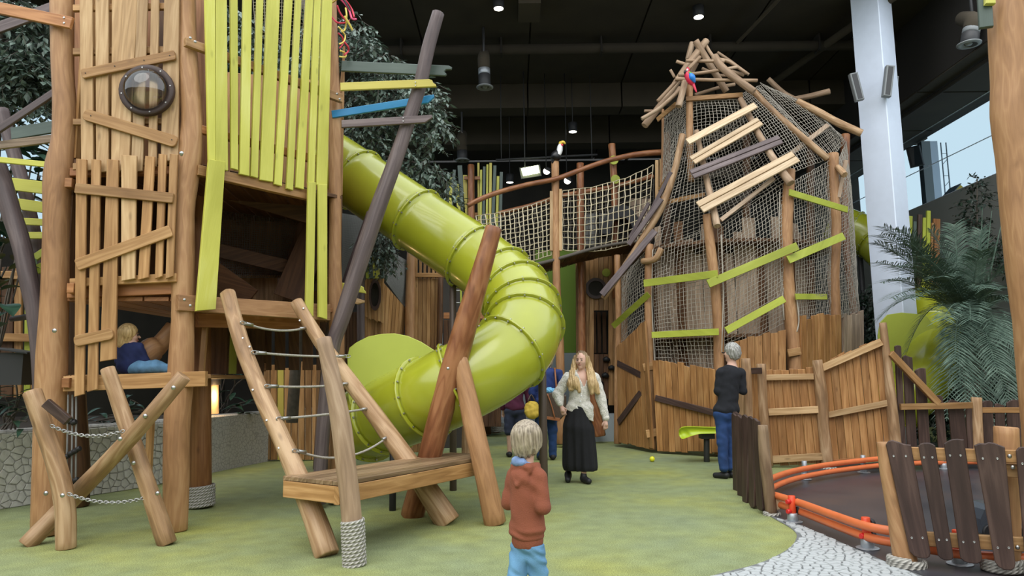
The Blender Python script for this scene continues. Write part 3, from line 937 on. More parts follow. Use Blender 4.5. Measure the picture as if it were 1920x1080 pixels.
for (s0, s1, nn_) in ((Vector((A.x, A.y, 0)), bl, 7), (Vector((C.x, C.y, 0)), br, 5)):
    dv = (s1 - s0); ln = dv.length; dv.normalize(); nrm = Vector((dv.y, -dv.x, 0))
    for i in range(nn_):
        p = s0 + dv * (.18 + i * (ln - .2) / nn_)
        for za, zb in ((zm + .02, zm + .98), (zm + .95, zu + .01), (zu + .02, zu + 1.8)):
            board('side_board', p + Vector((0, 0, za)), p + Vector((0, 0, zb)), ln / nn_ * 1.0, nrm, .025, M['inner_plank'] if za < zu else M['honey_plank'], tower)  # enclosed levels take the darkened tone, interior shade put into colour
# inner roof net and slanting dark boards under the top deck
net('rope_net', quad_surf(P(385, 392, 8.2), P(560, 415, 8.9), P(525, 520, 8.9), P(400, 520, 8.2), .1), 36, 28, .004, M['dark_cord'], tower, jit=.004)
for a_, b2, w in (((392, 465, 8.1), (540, 500, 8.6), 26), ((392, 505, 8.0), (470, 560, 8.2), 40), ((540, 560, 8.4), (600, 420, 8.5), 60), ((520, 535, 8.5), (610, 530, 8.6), 30), ((430, 350, 7.9), (600, 400, 8.3), 50)):
    board('brace_board', P(*a_), P(*b2), w * S(8.3), (0, -1, 0), .03, M['inner_plank'], tower)
# small peg ledge at post B
board('ledge', P(352, 704, dB + .05), P(390, 702, dB + .15), .22, (0, 0, 1), .035, M['honey_plank'], tower)
beam('brace', P(388, 570, dB + .5), P(378, 700, dB + .45), .05, .05, M['honey_plank'], tower, up=(0, 1, 0))
beam('brace', P(283, 790, dB + .3), P(277, 905, dB + .4), .06, .05, M['honey_plank'], tower, up=(0, 1, 0))
# under-deck joists right of post B
fboard(FBC.off(-.25), (372, 600), (600, 605), 26, .06, M['red_plank'], tower, 'joist')
for i, x in enumerate(range(385, 600, 26)):
    fquad(FBK.off(-.2), [(x, 600), (x + 20, 600), (x + 20, 640 if x < 470 else 694), (x, 640 if x < 470 else 694)], .025, M['inner_plank'], tower, 'rear_board')

# ---- seesaw-shaped carved plank on the lower deck beside the child
carved = log('carved_log', [P(252, 690, 6.9), P(285, 655, 6.95), P(300, 645, 7.0), P(325, 610, 7.05)], [.13, .12, .09, .07], M['log_wood'])
tag(carved, 'short carved log seat beside the fair-haired child on the lower deck', 'log seat')

# ---- chain-and-log climber in front of the tower
climb = thing('log_climber', 'crossed-log climbing frame with chain rungs at the foot of the left tower', 'climbing frame', G(180, 1020))
l1b = G(124, 1029); l2b = G(314, 1021); l3b = G(48, 1024)
lpx('log', [(60, 733, l1b.y, 32), (82, 800, l1b.y, 33), (108, 880, l1b.y, 33), (122, 950, l1b.y, 34), (124, 1029, l1b.y, 34)], M['pale_log'], climb)
lpx('log', [(201, 690, l2b.y + .05, 26), (235, 790, l2b.y + .05, 28), (270, 890, l2b.y, 30), (314, 1021, l2b.y, 33)], M['pale_log'], climb)
lpx('log', [(345, 704, l2b.y - .22, 28), (250, 815, l2b.y - .22, 30), (140, 930, l3b.y + .15, 32), (48, 1024, l3b.y, 32)], M['pale_log'], climb)
fboard(Face(l1b, l2b, .10), (83, 755), (125, 790), 17, .05, M['dark_brown'], climb, 'bracket')
for p in ((325, 727), (272, 780), (225, 823), (250, 868), (117, 929), (295, 925)):
    bolt(P(p[0], p[1], l1b.y - .14 if p[0] < 150 else l2b.y - .32 if p[1] < 860 else l2b.y - .12), (0, -1, 0), .014, climb)
def chain(a, b_, sag, n, parent, r=.0045, w=.012, l=.034):
    a = Vector(a); b_ = Vector(b_)
    for i in range(n):
        t = (i + .5) / n
        p = a.lerp(b_, t) + Vector((0, 0, -sag * 4 * t * (1 - t)))
        tn = (b_ - a) / 1.0 + Vector((0, 0, -sag * 4 * (1 - 2 * t)))
        tn.normalize()
        sd = Vector((0, 0, 1)).cross(tn).normalized() if i % 2 else tn.cross(Vector((0, 0, 1)).cross(tn)).normalized()
        pts = []
        for k in range(8):
            an = 2 * math.pi * k / 8
            pts.append(p + tn * math.cos(an) * l * .62 + sd * math.sin(an) * w)
        v, f, u = tube_geo(pts, [r] * 8, 5, closed=True)
        obj('chain_link', v, f, M['steel'], parent, smooth=True)
chain(P(96, 798, l1b.y - .05), P(232, 808, l2b.y - .08), .06, 25, climb)
chain(P(128, 926, l1b.y - .08), P(270, 934, l2b.y - .05), .05, 25, climb)
# black foot pegs hanging on cords behind post A
pegs = thing('rope_climber', 'thin hanging climbing ropes with black rubber steps behind the left post', 'climbing rope', P(140, 935, 6.6))
for k, (x, x2) in enumerate(((128, 124), (136, 134), (143, 142))):
    pipe('rope', [P(x, 740, 6.5), P(x2, 920, 6.5)], .008, M['grey_cord'], pegs, sub=1, n=5)
for x, y in ((132, 790), (138, 792), (124, 856), (132, 850), (140, 846), (146, 842), (132, 905), (142, 900)):
    log('step', [P(x - 4, y + 2, 6.48), P(x + 5, y - 2, 6.48)], [.022, .022], M['black_rubber'], pegs, 8, 0, 1)

# ---- rope ladder of two slanting logs
ladder = thing('rope_ladder', 'two slanting peeled logs joined by cable rungs up to the lime deck', 'ladder', G(700, 1010))
La = G(614, 1043); Lb = G(842, 982)
ltop = FBC.off(.30)(427, 552).y; rtop = FBC.off(.25)(556, 566).y
lpts = [(427, 550, ltop, 29), (452, 640, ltop * .75 + La.y * .25, 29), (482, 720, ltop * .6 + La.y * .4, 31), (508, 780, ltop * .47 + La.y * .53, 32), (545, 862, ltop * .32 + La.y * .68, 36), (582, 950, ltop * .15 + La.y * .85, 40), (614, 1043, La.y, 46)]
lpx('stile', lpts, M['pale_log'], ladder, knob=.08)
rpts = [(555, 565, rtop, 24), (600, 640, rtop * .8 + Lb.y * .2, 27), (660, 720, rtop * .6 + Lb.y * .4, 30), (715, 795, rtop * .4 + Lb.y * .6, 33), (775, 880, rtop * .2 + Lb.y * .8, 38), (842, 982, Lb.y, 46)]
lpx('stile', rpts, M['pale_log'], ladder, knob=.08)
def dat(rows, y):
    for r0, r1 in zip(rows, rows[1:]):
        if r0[1] <= y <= r1[1]:
            t = (y - r0[1]) / (r1[1] - r0[1]); return r0[2] + (r1[2] - r0[2]) * t
    return rows[-1][2]
for (x0, y0), (x1, y1), sg in (((458, 606), (575, 615), 10), ((480, 661), (650, 668), 3), ((504, 724), (656, 719), 4), ((526, 785), (692, 766), 2), ((556, 846), (730, 818), 26)):
    a = P(x0, y0, dat(lpts, y0) - .04); b_ = P(x1, y1, dat(rpts, y1) - .04)
    mid = (a + b_) / 2 - Vector((0, 0, sg * S(6)))
    rg = pipe('cable_rung', [a, a.lerp(mid, .5) - Vector((0, 0, sg * .25 * S(6))), mid, b_.lerp(mid, .5) - Vector((0, 0, sg * .25 * S(6))), b_], .0105, M['cable'], ladder, 6, 4)
    for q, q2 in ((a, mid), (b_, mid)):
        dr = (q2 - q).normalized()
        log('ferrule', [q + dr * .02, q + dr * .10], [.016, .016], M['steel'], rg, 8, 0, 1)
        pipe('shackle', [q + dr * .03 + Vector((0, 0, .012)), q - dr * .03 + Vector((0, 0, .014)), q - dr * .045, q - dr * .03 - Vector((0, 0, .014)), q + dr * .03 - Vector((0, 0, .012))], .005, M['steel'], rg, 5, 2)
for x, y in ((432, 566), (446, 607), (468, 650), (455, 634), (474, 731), (500, 788), (523, 840), (569, 578), (562, 601)):
    dd = dat(lpts if x < 540 else rpts, y)
    bolt(P(x, y, dd - .068), (0, -1, .3), .008, ladder)

# ---- triangular landing bench with leaning logs
bench = thing('landing_bench', 'low wooden landing deck on leaning logs, one post wrapped in rope', 'platform', G(720, 1000))
ZB = 0.58
b0 = Zp(531, 892, ZB); b1 = Zp(640, 903, ZB); b2 = Zp(921, 853, ZB); b3 = Zp(845, 848, ZB); b4 = Zp(660, 858, ZB)
rp = G(665, 1060)
lpx('post', [(607, 634, rp.y + .10, 28), (625, 720, rp.y + .07, 34), (640, 800, rp.y + .05, 37), (652, 900, rp.y + .03, 38), (662, 1000, rp.y, 37), (665, 1062, rp.y, 37)], M['grey_log'], bench)
rope_wrap(P(665, 1066, rp.y), P(661, 972, rp.y), .064, 13, bench)
bigb = G(772, 968)
lpx('leaning_log', [(926, 426, 6.85, 32), (905, 500, 6.85, 36), (870, 620, 6.9, 46), (838, 730, 6.95, 46), (810, 840, 7.0, 44), (772, 968, bigb.y, 44)], M['red_log'], bench, knob=.06)
shb = G(928, 983)
lpx('leaning_log', [(862, 668, shb.y + .15, 28), (880, 760, shb.y + .1, 36), (905, 870, shb.y, 38), (928, 983, shb.y, 40)], M['log_wood'], bench)
# deck boards
lft = [b0, b1]; rgt = [b3, b2]
nb = 7
for i in range(nb):
    t0, t1 = i / nb, (i + .95) / nb
    l0, l1 = b4.lerp(b0, min(1, t0 * 1.0)), b4.lerp(b0, t1)
    q = [b0.lerp(b1, t0), b0.lerp(b1, t1), b3.lerp(b2, t1), (b4.lerp(b3, .5) if i < 0 else b3.lerp(b2, t0))]
    slab('deck_board', q, (0, 0, 1), .032, M['bench_plank'], bench, b2 - b1)
zf = Vector((0, 0, -.035 - .065))
def side(p, q, name='side_board', h=.125):
    n = (q - p).cross(Vector((0, 0, 1))).normalized()
    if n.dot(CAM_P - p) < 0: n = -n
    board(name, p + zf + n * .0, q + zf + n * .0, h, n, .05, M['honey_plank'], bench)
    return n
n_f = side(b1 + (b2 - b1).normalized() * -.02, b2 + (b2 - b1).normalized() * .03)
side(b0, b1)
side(b0.lerp(b3, .02), b3)
for t in (.965,):
    for dz in (-.075, -.13):
        bolt(b1.lerp(b2, t) + Vector((0, 0, dz)) + n_f * .002, n_f, .011, bench)
bolt(P(840, 691, 6.72), (0, -1, 0), .012, bench)

# ---- dark curved mast with coloured boards beside the tower
mast = thing('curved_mast', 'dark purple-grey curved mast carrying four coloured boards beside the tower', 'mast', G(618, 940))
dm = dC - .25
lpx('mast', [(822, 24, dm, 25), (803, 90, dm, 27), (787, 160, dm, 27), (765, 230, dm, 27), (738, 310, dm, 30), (705, 400, dm, 32), (672, 500, dm, 32), (640, 600, dm, 30), (622, 660, dm, 28), (606, 800, dm, 26), (598, 945, dm, 26)], M['purple_brown'], mast, knob=.03)
lpx('rear_mast', [(700, 400, dm + .9, 26), (672, 480, dm + .9, 28), (645, 560, dm + .9, 28), (620, 640, dm + .9, 26), (600, 880, dm + .9, 26)], M['purple_brown'], mast, knob=.03)
def fancy(p, q, wpx, mat, d, tipx, style):
    a = P(*p, d); b_ = P(*q, d); w = wpx * S(d)
    ax = (b_ - a).normalized(); n = Vector((0, -1, 0)); wd = n.cross(ax).normalized()
    L2 = (b_ - a).length
    if style == 'fish': tip = [(L2, -w * .5), (L2 + w * .15, -w * .35), (L2 - w * .1, -w * .1), (L2 + w * .05, w * .1), (L2 + w * .55, w * .15), (L2 + w * .6, w * .35), (L2 + w * .3, w * .5)]
    elif style == 'hook': tip = [(L2 + w * .4, -w * .5), (L2 + w * .3, -w * .2), (L2, 0), (L2 - w * .1, w * .35), (L2 - w * .5, w * .5)]
    else: tip = [(L2 - w * .8, -w * .5), (L2 + w * .2, w * .15), (L2 + w * .15, w * .5)]
    out = [(0, -w * .5)] + tip + [(0, w * .5)]
    slab('coloured_board', [a + ax * l + wd * s for l, s in out], n, .03, mat, mast, ax)
fancy((640, 123), (835, 132), 21, M['green_paint'], dm + .16, 0, 'fish')
fancy((638, 162), (812, 155), 16, M['yellow_paint'], dm - .13, 0, 'hook')
fancy((622, 214), (812, 184), 15, M['blue_paint'], dm + .16, 0, 'point')
fancy((640, 232), (808, 222), 15, M['purple_brown'], dm - .13, 0, 'point')
fancy((640, 536), (682, 543), 13, M['lime_paint'], dm + .3, 0, 'hook')
fancy((640, 556), (680, 568), 11, M['pale_plank'], dm + .3, 0, 'point')
for x, y in ((779, 154), (779, 160), (756, 221), (756, 227)):
    bolt(P(x, y, dm - .14), (0, -1, 0), .006, mast, name='screw')

# ---- coloured rope tangle at the top corner of the tower
plain('rope_red', (0.55, 0.03, 0.06), .6); plain('rope_pink', (0.65, 0.08, 0.20), .6); plain('rope_yellow', (0.70, 0.55, 0.12), .6); plain('rope_dark', (0.05, 0.06, 0.07), .6)
tangle = thing('rope_tangle', 'tangled bunch of red and yellow ropes on top of the tower corner', 'rope bunch', P(630, 40, dC - .2))
def loop_px(pts, r, mat, d=dC - .18):
    pipe('rope', [P(x, y, d + (k % 3 - 1) * .04) for k, (x, y) in enumerate(pts)], r, mat, tangle, 6, 4)
loop_px([(592, -5), (605, 14), (622, 32), (632, 42), (645, 43), (655, 39)], .011, M['rope_red'])
loop_px([(630, -10), (645, 5), (655, 20), (660, 35), (668, 36)], .012, M['rope_pink'])
loop_px([(636, -10), (650, 3), (660, 18), (664, 32)], .011, M['rope_red'])
loop_px([(632, 10), (638, 25), (648, 38)], .011, M['rope_red'])
loop_px([(640, -8), (650, 8), (658, 22)], .010, M['rope_dark'])
loop_px([(590, -8), (605, 2), (620, 6), (632, -2)], .010, M['rope_yellow'])
loop_px([(634, 50), (644, 58), (648, 50), (650, 30), (648, 15)], .010, M['rope_yellow'])
loop_px([(646, 30), (655, 45), (661, 57)], .013, M['rope_yellow'])
loop_px([(636, 83), (645, 78), (647, 66), (640, 58)], .010, M['rope_yellow'])
loop_px([(645, 78), (653, 88), (653, 96), (646, 103)], .010, M['rope_red'])
loop_px([(636, 106), (647, 107), (648, 100), (638, 95)], .010, M['rope_yellow'])
loop_px([(634, 62), (642, 70), (643, 82), (637, 90)], .009, M['rope_red'])
# ---- thin climbing net behind the lime slats
net('rope_net', quad_surf(P(470, -60, 7.4), P(622, -60, 7.9), P(600, 95, 7.9), P(480, 70, 7.4), .05), 22, 22, .004, M['net_cord'], tower)
# ================================================================== TUBE SLIDES
def tube_slide(root, path, r, cuts, mat, nbolt=16, n=32, fl=.034, endcap=False):
    q = catmull([tuple(p) for p in path], 10)
    pts = [Vector(p) for p in q]
    # parallel-transport frames
    T = [(pts[min(i + 1, len(pts) - 1)] - pts[max(i - 1, 0)]).normalized() for i in range(len(pts))]
    nr = T[0].orthogonal().normalized(); fr = []
    for t in T:
        nr = (nr - t * nr.dot(t)).normalized(); fr.append((nr.copy(), t.cross(nr)))
    def ringpts(i, rr, off=0.0):
        return [pts[i] + T[i] * off + (fr[i][0] * math.cos(2 * math.pi * k / n) + fr[i][1] * math.sin(2 * math.pi * k / n)) * rr for k in range(n)]
    cuts = [0] + [min(int(round(c * 10)), len(pts) - 1) for c in cuts] + [len(pts) - 1]
    cuts = sorted(set(cuts))
    for a, b_ in zip(cuts, cuts[1:]):
        V, Fc = [], []
        for i in range(a, b_ + 1): V += ringpts(i, r)
        m_ = b_ - a + 1
        for i in range(a, b_ + 1): V += ringpts(i, r - .012)
        for i in range(m_ - 1):
            for k in range(n):
                k2 = (k + 1) % n
                Fc.append((i * n + k, i * n + k2, i * n + n + k2, i * n + n + k))
                o_ = m_ * n
                Fc.append((o_ + i * n + k, o_ + i * n + n + k, o_ + i * n + n + k2, o_ + i * n + k2))
        for i in (0, m_ - 1):
            for k in range(n):
                Fc.append((i * n + k, i * n + (k + 1) % n, (m_ + i) * n + (k + 1) % n, (m_ + i) * n + k))
        obj('tube_section', V, Fc, mat, root, smooth=True)
    src = None
    for c in cuts[1:]:
        V = []
        prof = [(r - .005, -.012), (r + fl, -.012), (r + fl + .004, -.008), (r + fl + .004, .008), (r + fl, .012), (r - .005, .012)]
        for rr, off in prof: V += ringpts(c, rr, off)
        Fc = []
        for i in range(len(prof) - 1):
            for k in range(n):
                k2 = (k + 1) % n
                Fc.append((i * n + k, i * n + k2, i * n + n + k2, i * n + n + k))
        fo = obj('flange', V, Fc, mat, root, smooth=True)
        for k in range(nbolt):
            a = 2 * math.pi * k / nbolt
            dirv = fr[c][0] * math.cos(a) + fr[c][1] * math.sin(a)
            p = pts[c] + dirv * (r + fl * .55) 
            if src is None:
                s_ = .011
                bv, bf, _ = tube_geo([Vector((0, 0, -.028)), Vector((0, 0, .028))], [s_, s_], 6)
                src = obj('flange_bolt', bv, bf, M['steel'], fo, origin=(0, 0, 0))
                src.location = p - WO[fo.name]; src.rotation_euler = T[c].to_track_quat('Z', 'Y').to_euler()
                WO[src.name] = p
            else:
                copy_part(src, 'flange_bolt', p, fo, T[c].to_track_quat('Z', 'Y').to_euler())
    return pts

slide = thing('tube_slide', 'big lime green bolted tube slide curling down beside the left tower', 'tube slide', G(850, 906))
spath = [P(560, 262, 9.8), P(672, 338, 9.35), P(782, 413, 9.0), P(885, 482, 8.7), P(938, 524, 8.42), P(973, 562, 8.12), P(984, 606, 7.82), P(968, 648, 7.55), P(920, 686, 7.36), P(852, 722, 7.30), P(795, 748, 7.48), P(738, 772, 7.82), P(694, 792, 8.25)]
tube_slide(slide, spath, .405, [1, 2, 3, 4, 4.7, 5.4, 6.1, 7.3, 8.9, 9.9, 11.2], M['slide_green'])
# exit guard panel
pan = [(651, 668), (655, 652), (668, 642), (690, 631), (715, 626), (740, 625), (765, 630), (790, 641), (815, 657), (830, 672), (830, 720), (800, 760), (760, 772), (668, 772), (657, 764), (653, 745)]
slab('exit_panel', [P(x, y, 7.78) for x, y in pan], (0, -1, 0), .02, M['slide_panel'], slide)
log('support_pole', [P(849, 512, 8.78), Vector((P(849, 512, 8.78).x, 8.78, 0))], [.042, .042], M['brown_steel'], slide, 12, 0, 1)
log('support_pole', [P(1016, 672, 8.0), Vector((P(1018, 800, 8.0).x, 8.0, 0))], [.045, .045], M['brown_steel'], slide, 12, 0, 1)
log('support_pole', [P(737, 838, 7.5), Vector((P(737, 838, 7.5).x, 7.5, 0))], [.035, .035], M['black_rubber'], slide, 12, 0, 1)
slab('pole_bracket', [P(832, 522, 8.60), P(856, 506, 8.44), P(868, 516, 8.48), P(850, 534, 8.64)], (0.1, -1, -.75), .02, M['brown_steel'], slide)

slide2 = thing('tube_slide', 'smaller lime tube slide ending behind the palm and brown picket fence', 'tube slide', G(1735, 800))
sp2 = [P(1560, 415, 16.8), P(1600, 432, 16.6), P(1640, 452, 16.3), P(1705, 525, 15.6), P(1745, 600, 14.6), P(1748, 660, 13.6), P(1738, 702, 13.0), P(1712, 735, 12.95), P(1680, 760, 13.2)]
tube_slide(slide2, sp2, .45, [1, 2, 3, 4.3], M['slide_green'], n=24)
# domed nose of the exit
V, Fc = [], []
pc2 = P(1732, 690, 13.7); n2_ = (P(1732, 690, 13.7) - P(1742, 660, 14.4)).normalized()
slab('exit_panel', [P(x, y, 13.45) for x, y in ((1650, 668), (1646, 630), (1650, 605), (1664, 590), (1690, 586), (1735, 590), (1752, 610), (1784, 690), (1782, 722), (1765, 738), (1700, 742))], (0, -1, 0), .02, M['slide_panel'], slide2)
log('support_pole', [P(1612, 470, 16.7), Vector((P(1612, 470, 16.7).x, 16.7, 0))], [.06, .06], M['dark_steel'], slide2, 10, 0, 1)

# ================================================================== NET BRIDGE AND HUTS BEHIND
DBR = 14.0
bridge = thing('net_bridge', 'high rope-net bridge with log handrails running to the netted tower', 'bridge', G(1048, 832))
lpx('post', [(1041, 303, DBR, 15), (1042, 420, DBR, 14), (1044, 540, DBR, 15), (1050, 660, DBR, 16), (1052, 832, DBR, 18)], M['log_wood'], bridge)
lpx('handrail', [(876, 386, DBR, 9), (895, 376, DBR, 10), (930, 362, DBR, 10), (985, 347, DBR - .05, 10), (1040, 336, DBR - .12, 10), (1090, 318, DBR - .1, 10), (1140, 301, DBR - .05, 10), (1190, 290, DBR, 11), (1246, 285, DBR, 12)], M['red_log'], bridge)
lpx('rear_handrail', [(935, 400, DBR + 1.3, 8), (1000, 384, DBR + 1.3, 9), (1060, 366, DBR + 1.3, 9), (1150, 350, DBR + 1.3, 9), (1225, 330, DBR + 1.3, 9)], M['red_log'], bridge)
lpx('post', [(1088, 306, DBR + 1.2, 14), (1089, 480, DBR + 1.2, 14), (1092, 700, DBR + 1.2, 16), (1094, 815, DBR + 1.2, 16)], M['red_log'], bridge)
lpx('post', [(1147, 270, DBR + 1.3, 14), (1152, 360, DBR + 1.3, 13), (1155, 560, DBR + 1.3, 14)], M['red_log'], bridge)
def disc_px(name, x, y, d, rpx, mat, parent, sx=1.0, t=.03):
    c = P(x, y, d); r = rpx * S(d)
    slab(name, [c + Vector((math.cos(a) * r * sx, 0, math.sin(a) * r)) for a in [i * math.pi / 8 for i in range(16)]], (0, -1, 0), t, mat, parent)
for x, y in ((1151, 300), (1154, 336)): disc_px('lime_disc', x, y, DBR + 1.12, 9, M['leaf_paint'], bridge)
for x, y0, y1 in ((1034, 358, 470), (1051, 354, 470), (1232, 300, 372), (1240, 298, 366)):
    board('net_batten', P(x, y0, DBR - .05), P(x, y1, DBR - .05), 6 * S(DBR), (0, -1, 0), .05, M['pale_plank'], bridge)
na = quad_surf(P(893, 405, DBR), P(1032, 372, DBR), P(1034, 478, DBR), P(905, 500, DBR), .12, sag=.05)
net('rope_net', na, 16, 11, .012, M['bridge_cord'], bridge, jit=.012, seed=1)
nb_ = quad_surf(P(1054, 356, DBR), P(1224, 310, DBR), P(1215, 446, DBR), P(1055, 468, DBR), .18, sag=.12)
net('rope_net', nb_, 16, 10, .012, M['bridge_cord'], bridge, jit=.012, seed=2)
net('rope_net', quad_surf(P(935, 402, DBR + 1.3), P(1225, 334, DBR + 1.3), P(1225, 448, DBR + 1.3), P(935, 480, DBR + 1.3), .05), 26, 10, .010, M['dark_cord'], bridge, jit=.012, seed=3)
# deck boards
def decksp(t):
    x = 900 + (1222 - 900) * t
    y = 500 - 34 * t - 18 * t * t + 14 * math.sin(t * 6.28 * 1.0) * .5
    return P(x, y, DBR)
nd = 26
for i in range(nd):
    a = decksp(i / nd); b_ = decksp((i + .88) / nd)
    q = [a, b_, b_ + Vector((0, 1.3, 0)), a + Vector((0, 1.3, 0))]
    slab('deck_board', q, (0, 0, 1), .05, M['inner_plank'], bridge, Vector((0, 1, 0)))
pipe('deck_edge_rope', [decksp(t / 10) + Vector((0, -.03, -.03)) for t in range(11)], .035, M['dark_cord'], bridge, 6, 3)
beam('deck_bearer', P(985, 505, DBR + .1), P(1110, 480, DBR + 1.2), .1, .16, M['inner_plank'], bridge)

# ---- hut with doorway and climbing wall under the bridge
hut = thing('doorway_hut', 'brown plank hut with a round hole and dark doorway under the bridge', 'play hut', G(1130, 815))
DH = 15.6
for i, x in enumerate(range(1096, 1176, 9)):
    if 1112 <= x <= 1140:
        slab('hut_board', [P(x, 480, DH), P(x + 8.5, 480, DH), P(x + 8.5, 582, DH), P(x, 582, DH)], (0, -1, 0), .03, M['honey_plank'], hut)
        slab('climbing_board', [P(x, 664, DH), P(x + 8.8, 664, DH), P(x + 8.8, 748, DH), P(x, 748, DH)], (0, -1, 0), .03, M['inner_plank'], hut)
    else:
        slab('hut_board', [P(x, 480, DH), P(x + 8.5, 480, DH), P(x + 8.5, 760, DH), P(x, 760, DH)], (0, -1, 0), .03, M['honey_plank'], hut)
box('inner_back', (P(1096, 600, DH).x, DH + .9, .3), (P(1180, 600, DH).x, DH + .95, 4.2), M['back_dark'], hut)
for x in (1114, 1123, 1133):
    board('inner_board', P(x, 585, DH + .8), P(x + 1, 662, DH + .8), .08, (0, -1, 0), .03, M['inner_plank'], hut)
n_ = Vector((0, -1, 0))
def ring_px(name, x, y, d, rx, ry, w, mat, parent, nrm=(0, -1, 0)):
    c = P(x, y, d)
    k = S(d)
    V, Fc = [], []
    for s_, h in ((1 - w, .0), (1 - w, .05), (1.0, .05), (1.0, .0)):
        for i in range(24):
            a = 2 * math.pi * i / 24
            V.append(c + Vector((math.cos(a) * rx * s_ * k, -h, math.sin(a) * ry * s_ * k)))
    for j in range(3):
        for i in range(24):
            Fc.append((j * 24 + i, j * 24 + (i + 1) % 24, j * 24 + 24 + (i + 1) % 24, j * 24 + 24 + i))
    return obj(name, V, Fc, mat, parent, smooth=False)
rg = ring_px('hole_ring', 1117, 541, DH - .03, 20, 20, .28, M['dark_brown'], hut)
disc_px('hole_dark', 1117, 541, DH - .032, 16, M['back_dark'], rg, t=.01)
disc_px('lime_disc', 1137, 511, DH - .04, 8, M['leaf_paint'], hut)
for x, y in ((1137, 675), (1147, 691), (1135, 705), (1125, 720)):
    log('climbing_hold', [P(x - 5, y, DH - .04), P(x, y - 2, DH - .08), P(x + 5, y + 1, DH - .04)], [.04, .06, .04], M['black_rubber'], hut, 8, .1, 2)
lpx('hut_post', [(1089, 490, DH - .2, 20), (1090, 640, DH - .2, 20), (1092, 815, DH - .2, 20)], M['log_wood'], hut)
lpx('hut_post', [(1168, 470, DH - .2, 16), (1170, 640, DH - .2, 16), (1172, 812, DH - .2, 16)], M['log_wood'], hut)
box('step', (P(1108, 750, DH - .3).x, DH - .4, 0), (P(1165, 750, DH - .3).x, DH + .3, .55), M['pale_wall'], hut)
# leaning trunk feet left and right of the walking woman
feet = thing('log_trestle', 'leaning brown trunks standing behind the walking woman', 'log post', G(1052, 822))
lpx('trunk', [(1040, 690, 14.6, 22), (1046, 760, 14.6, 24), (1050, 824, 14.6, 26)], M['red_log'], feet)
lpx('trunk', [(1100, 700, 14.8, 18), (1116, 770, 14.8, 20), (1124, 818, 14.8, 24)], M['red_log'], feet)
# rear posts with rope foot near the group of parents
rp2 = thing('rope_footed_post', 'dark rear posts, one with pale rope around its foot', 'post', G(930, 808))
lpx('post', [(926, 690, 17.5, 20), (927, 740, 17.5, 20), (928, 812, 17.5, 20)], M['red_log'], rp2)
lpx('post', [(905, 700, 17.2, 14), (908, 745, 17.2, 16), (912, 815, 17.2, 18)], M['inner_plank'], rp2)
rope_wrap(P(930, 812, 17.5), P(930, 793, 17.5), .15, 5, rp2)
lpx('log', [(884, 690, 11.0, 20), (878, 780, 11.0, 22), (876, 866, 11.0, 22)], M['pale_log'], rp2)

# ---- far turret of green and yellow slats left of the bridge
tur = thing('slat_turret', 'far turret of upright dark green and yellow slats', 'play turret', G(890, 800))
DT = 16.4
for x, yt, xb, yb, w, mt in ((840, 340, 838, 420, 5, 'green_paint'), (846, 332, 842, 430, 6, 'lime_paint'), (852, 318, 838, 430, 6, 'green_paint'), (858, 345, 866, 430, 8, 'lime_paint'), (862, 310, 874, 430, 9, 'green_paint'), (872, 328, 873, 400, 8, 'yellow_paint'), (897, 305, 898, 404, 4, 'yellow_paint'), (902, 318, 901, 408, 4, 'lime_paint'), (908, 312, 906, 408, 5, 'green_paint'), (914, 308, 912, 406, 4, 'lime_paint'), (920, 305, 918, 406, 5, 'yellow_paint'), (928, 310, 922, 408, 6, 'green_paint'), (934, 330, 930, 408, 5, 'lime_paint'), (940, 322, 937, 410, 6, 'green_paint')):
    board('slat', P(x, yt, DT), P(xb, yb + 60, DT), w * S(DT), (0, -1, 0), .04, M[mt], tur)
lpx('post', [(883, 309, DT - .2, 13), (884, 420, DT - .2, 13), (886, 520, DT - .2, 14)], M['red_log'], tur)
beam('slat_rail', P(836, 402, DT + .1), P(945, 402, DT + .1), .05, .08, M['red_plank'], tur)
beam('slat_rail', P(870, 334, DT - .1), P(900, 334, DT - .1), .05, .08, M['red_plank'], tur)
for i in range(9):
    x = 838 + i * 12
    board('wall_board', P(x, 480, DT + .2), P(x, 800, DT + .2), 11.5 * S(DT), (0, -1, 0), .03, M['inner_plank'], tur)

# ---- plank huts behind the slide
huts = thing('oval_window_hut', 'leaning plank hut with an oval dark window behind the slide', 'play hut', G(715, 858))
DU = 10.6
def hquad(pts, d, mat, parent, name='hut_board', nrm=(0, -1, 0), t=.03):
    return slab(name, [P(x, y, dd) if False else P(x, y, d) for x, y, dd in [(p[0], p[1], 0) for p in pts]], nrm, t, mat, parent)
for i in range(6):
    x = 684 + i * 6
    hquad([(x, 512 + i * 1.5), (x + 5.6, 513 + i * 1.5), (x + 5.6, 595 + i * 2 + (i % 2) * 3), (x, 594 + i * 2)], DU, M['honey_plank'], huts)
    hquad([(x, 590), (x + 5.8, 590), (x + 5.8, 860), (x, 860)], DU + .08, M['honey_plank'], huts)
ov = ring_px('oval_window', 704, 553, DU - .02, 11, 30, .25, M['dark_brown'], huts)
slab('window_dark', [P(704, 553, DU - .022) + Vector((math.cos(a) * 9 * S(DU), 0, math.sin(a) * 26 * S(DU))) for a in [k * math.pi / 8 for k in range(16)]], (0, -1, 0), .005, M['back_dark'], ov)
for i in range(7):
    # side wall boards fan back to the right
    a0 = P(720, 528 + i * 22, DU + .02); a1 = P(720, 548 + i * 22, DU + .02)
    c0 = P(762 - i * 1, 585 + i * 18, DU + .6) if False else None
    x0 = 720 + i * 6
    slab('side_board', [P(x0, 530 + i * 7, DU + .05 + i * .12), P(x0 + 5.7, 537 + i * 7, DU + .16 + i * .12), P(x0 - 10 + 5.7, 690, DU + .16 + i * .12), P(x0 - 10, 690, DU + .05 + i * .12)], Vector((.75, -.65, 0)), .03, M['honey_plank'], huts)
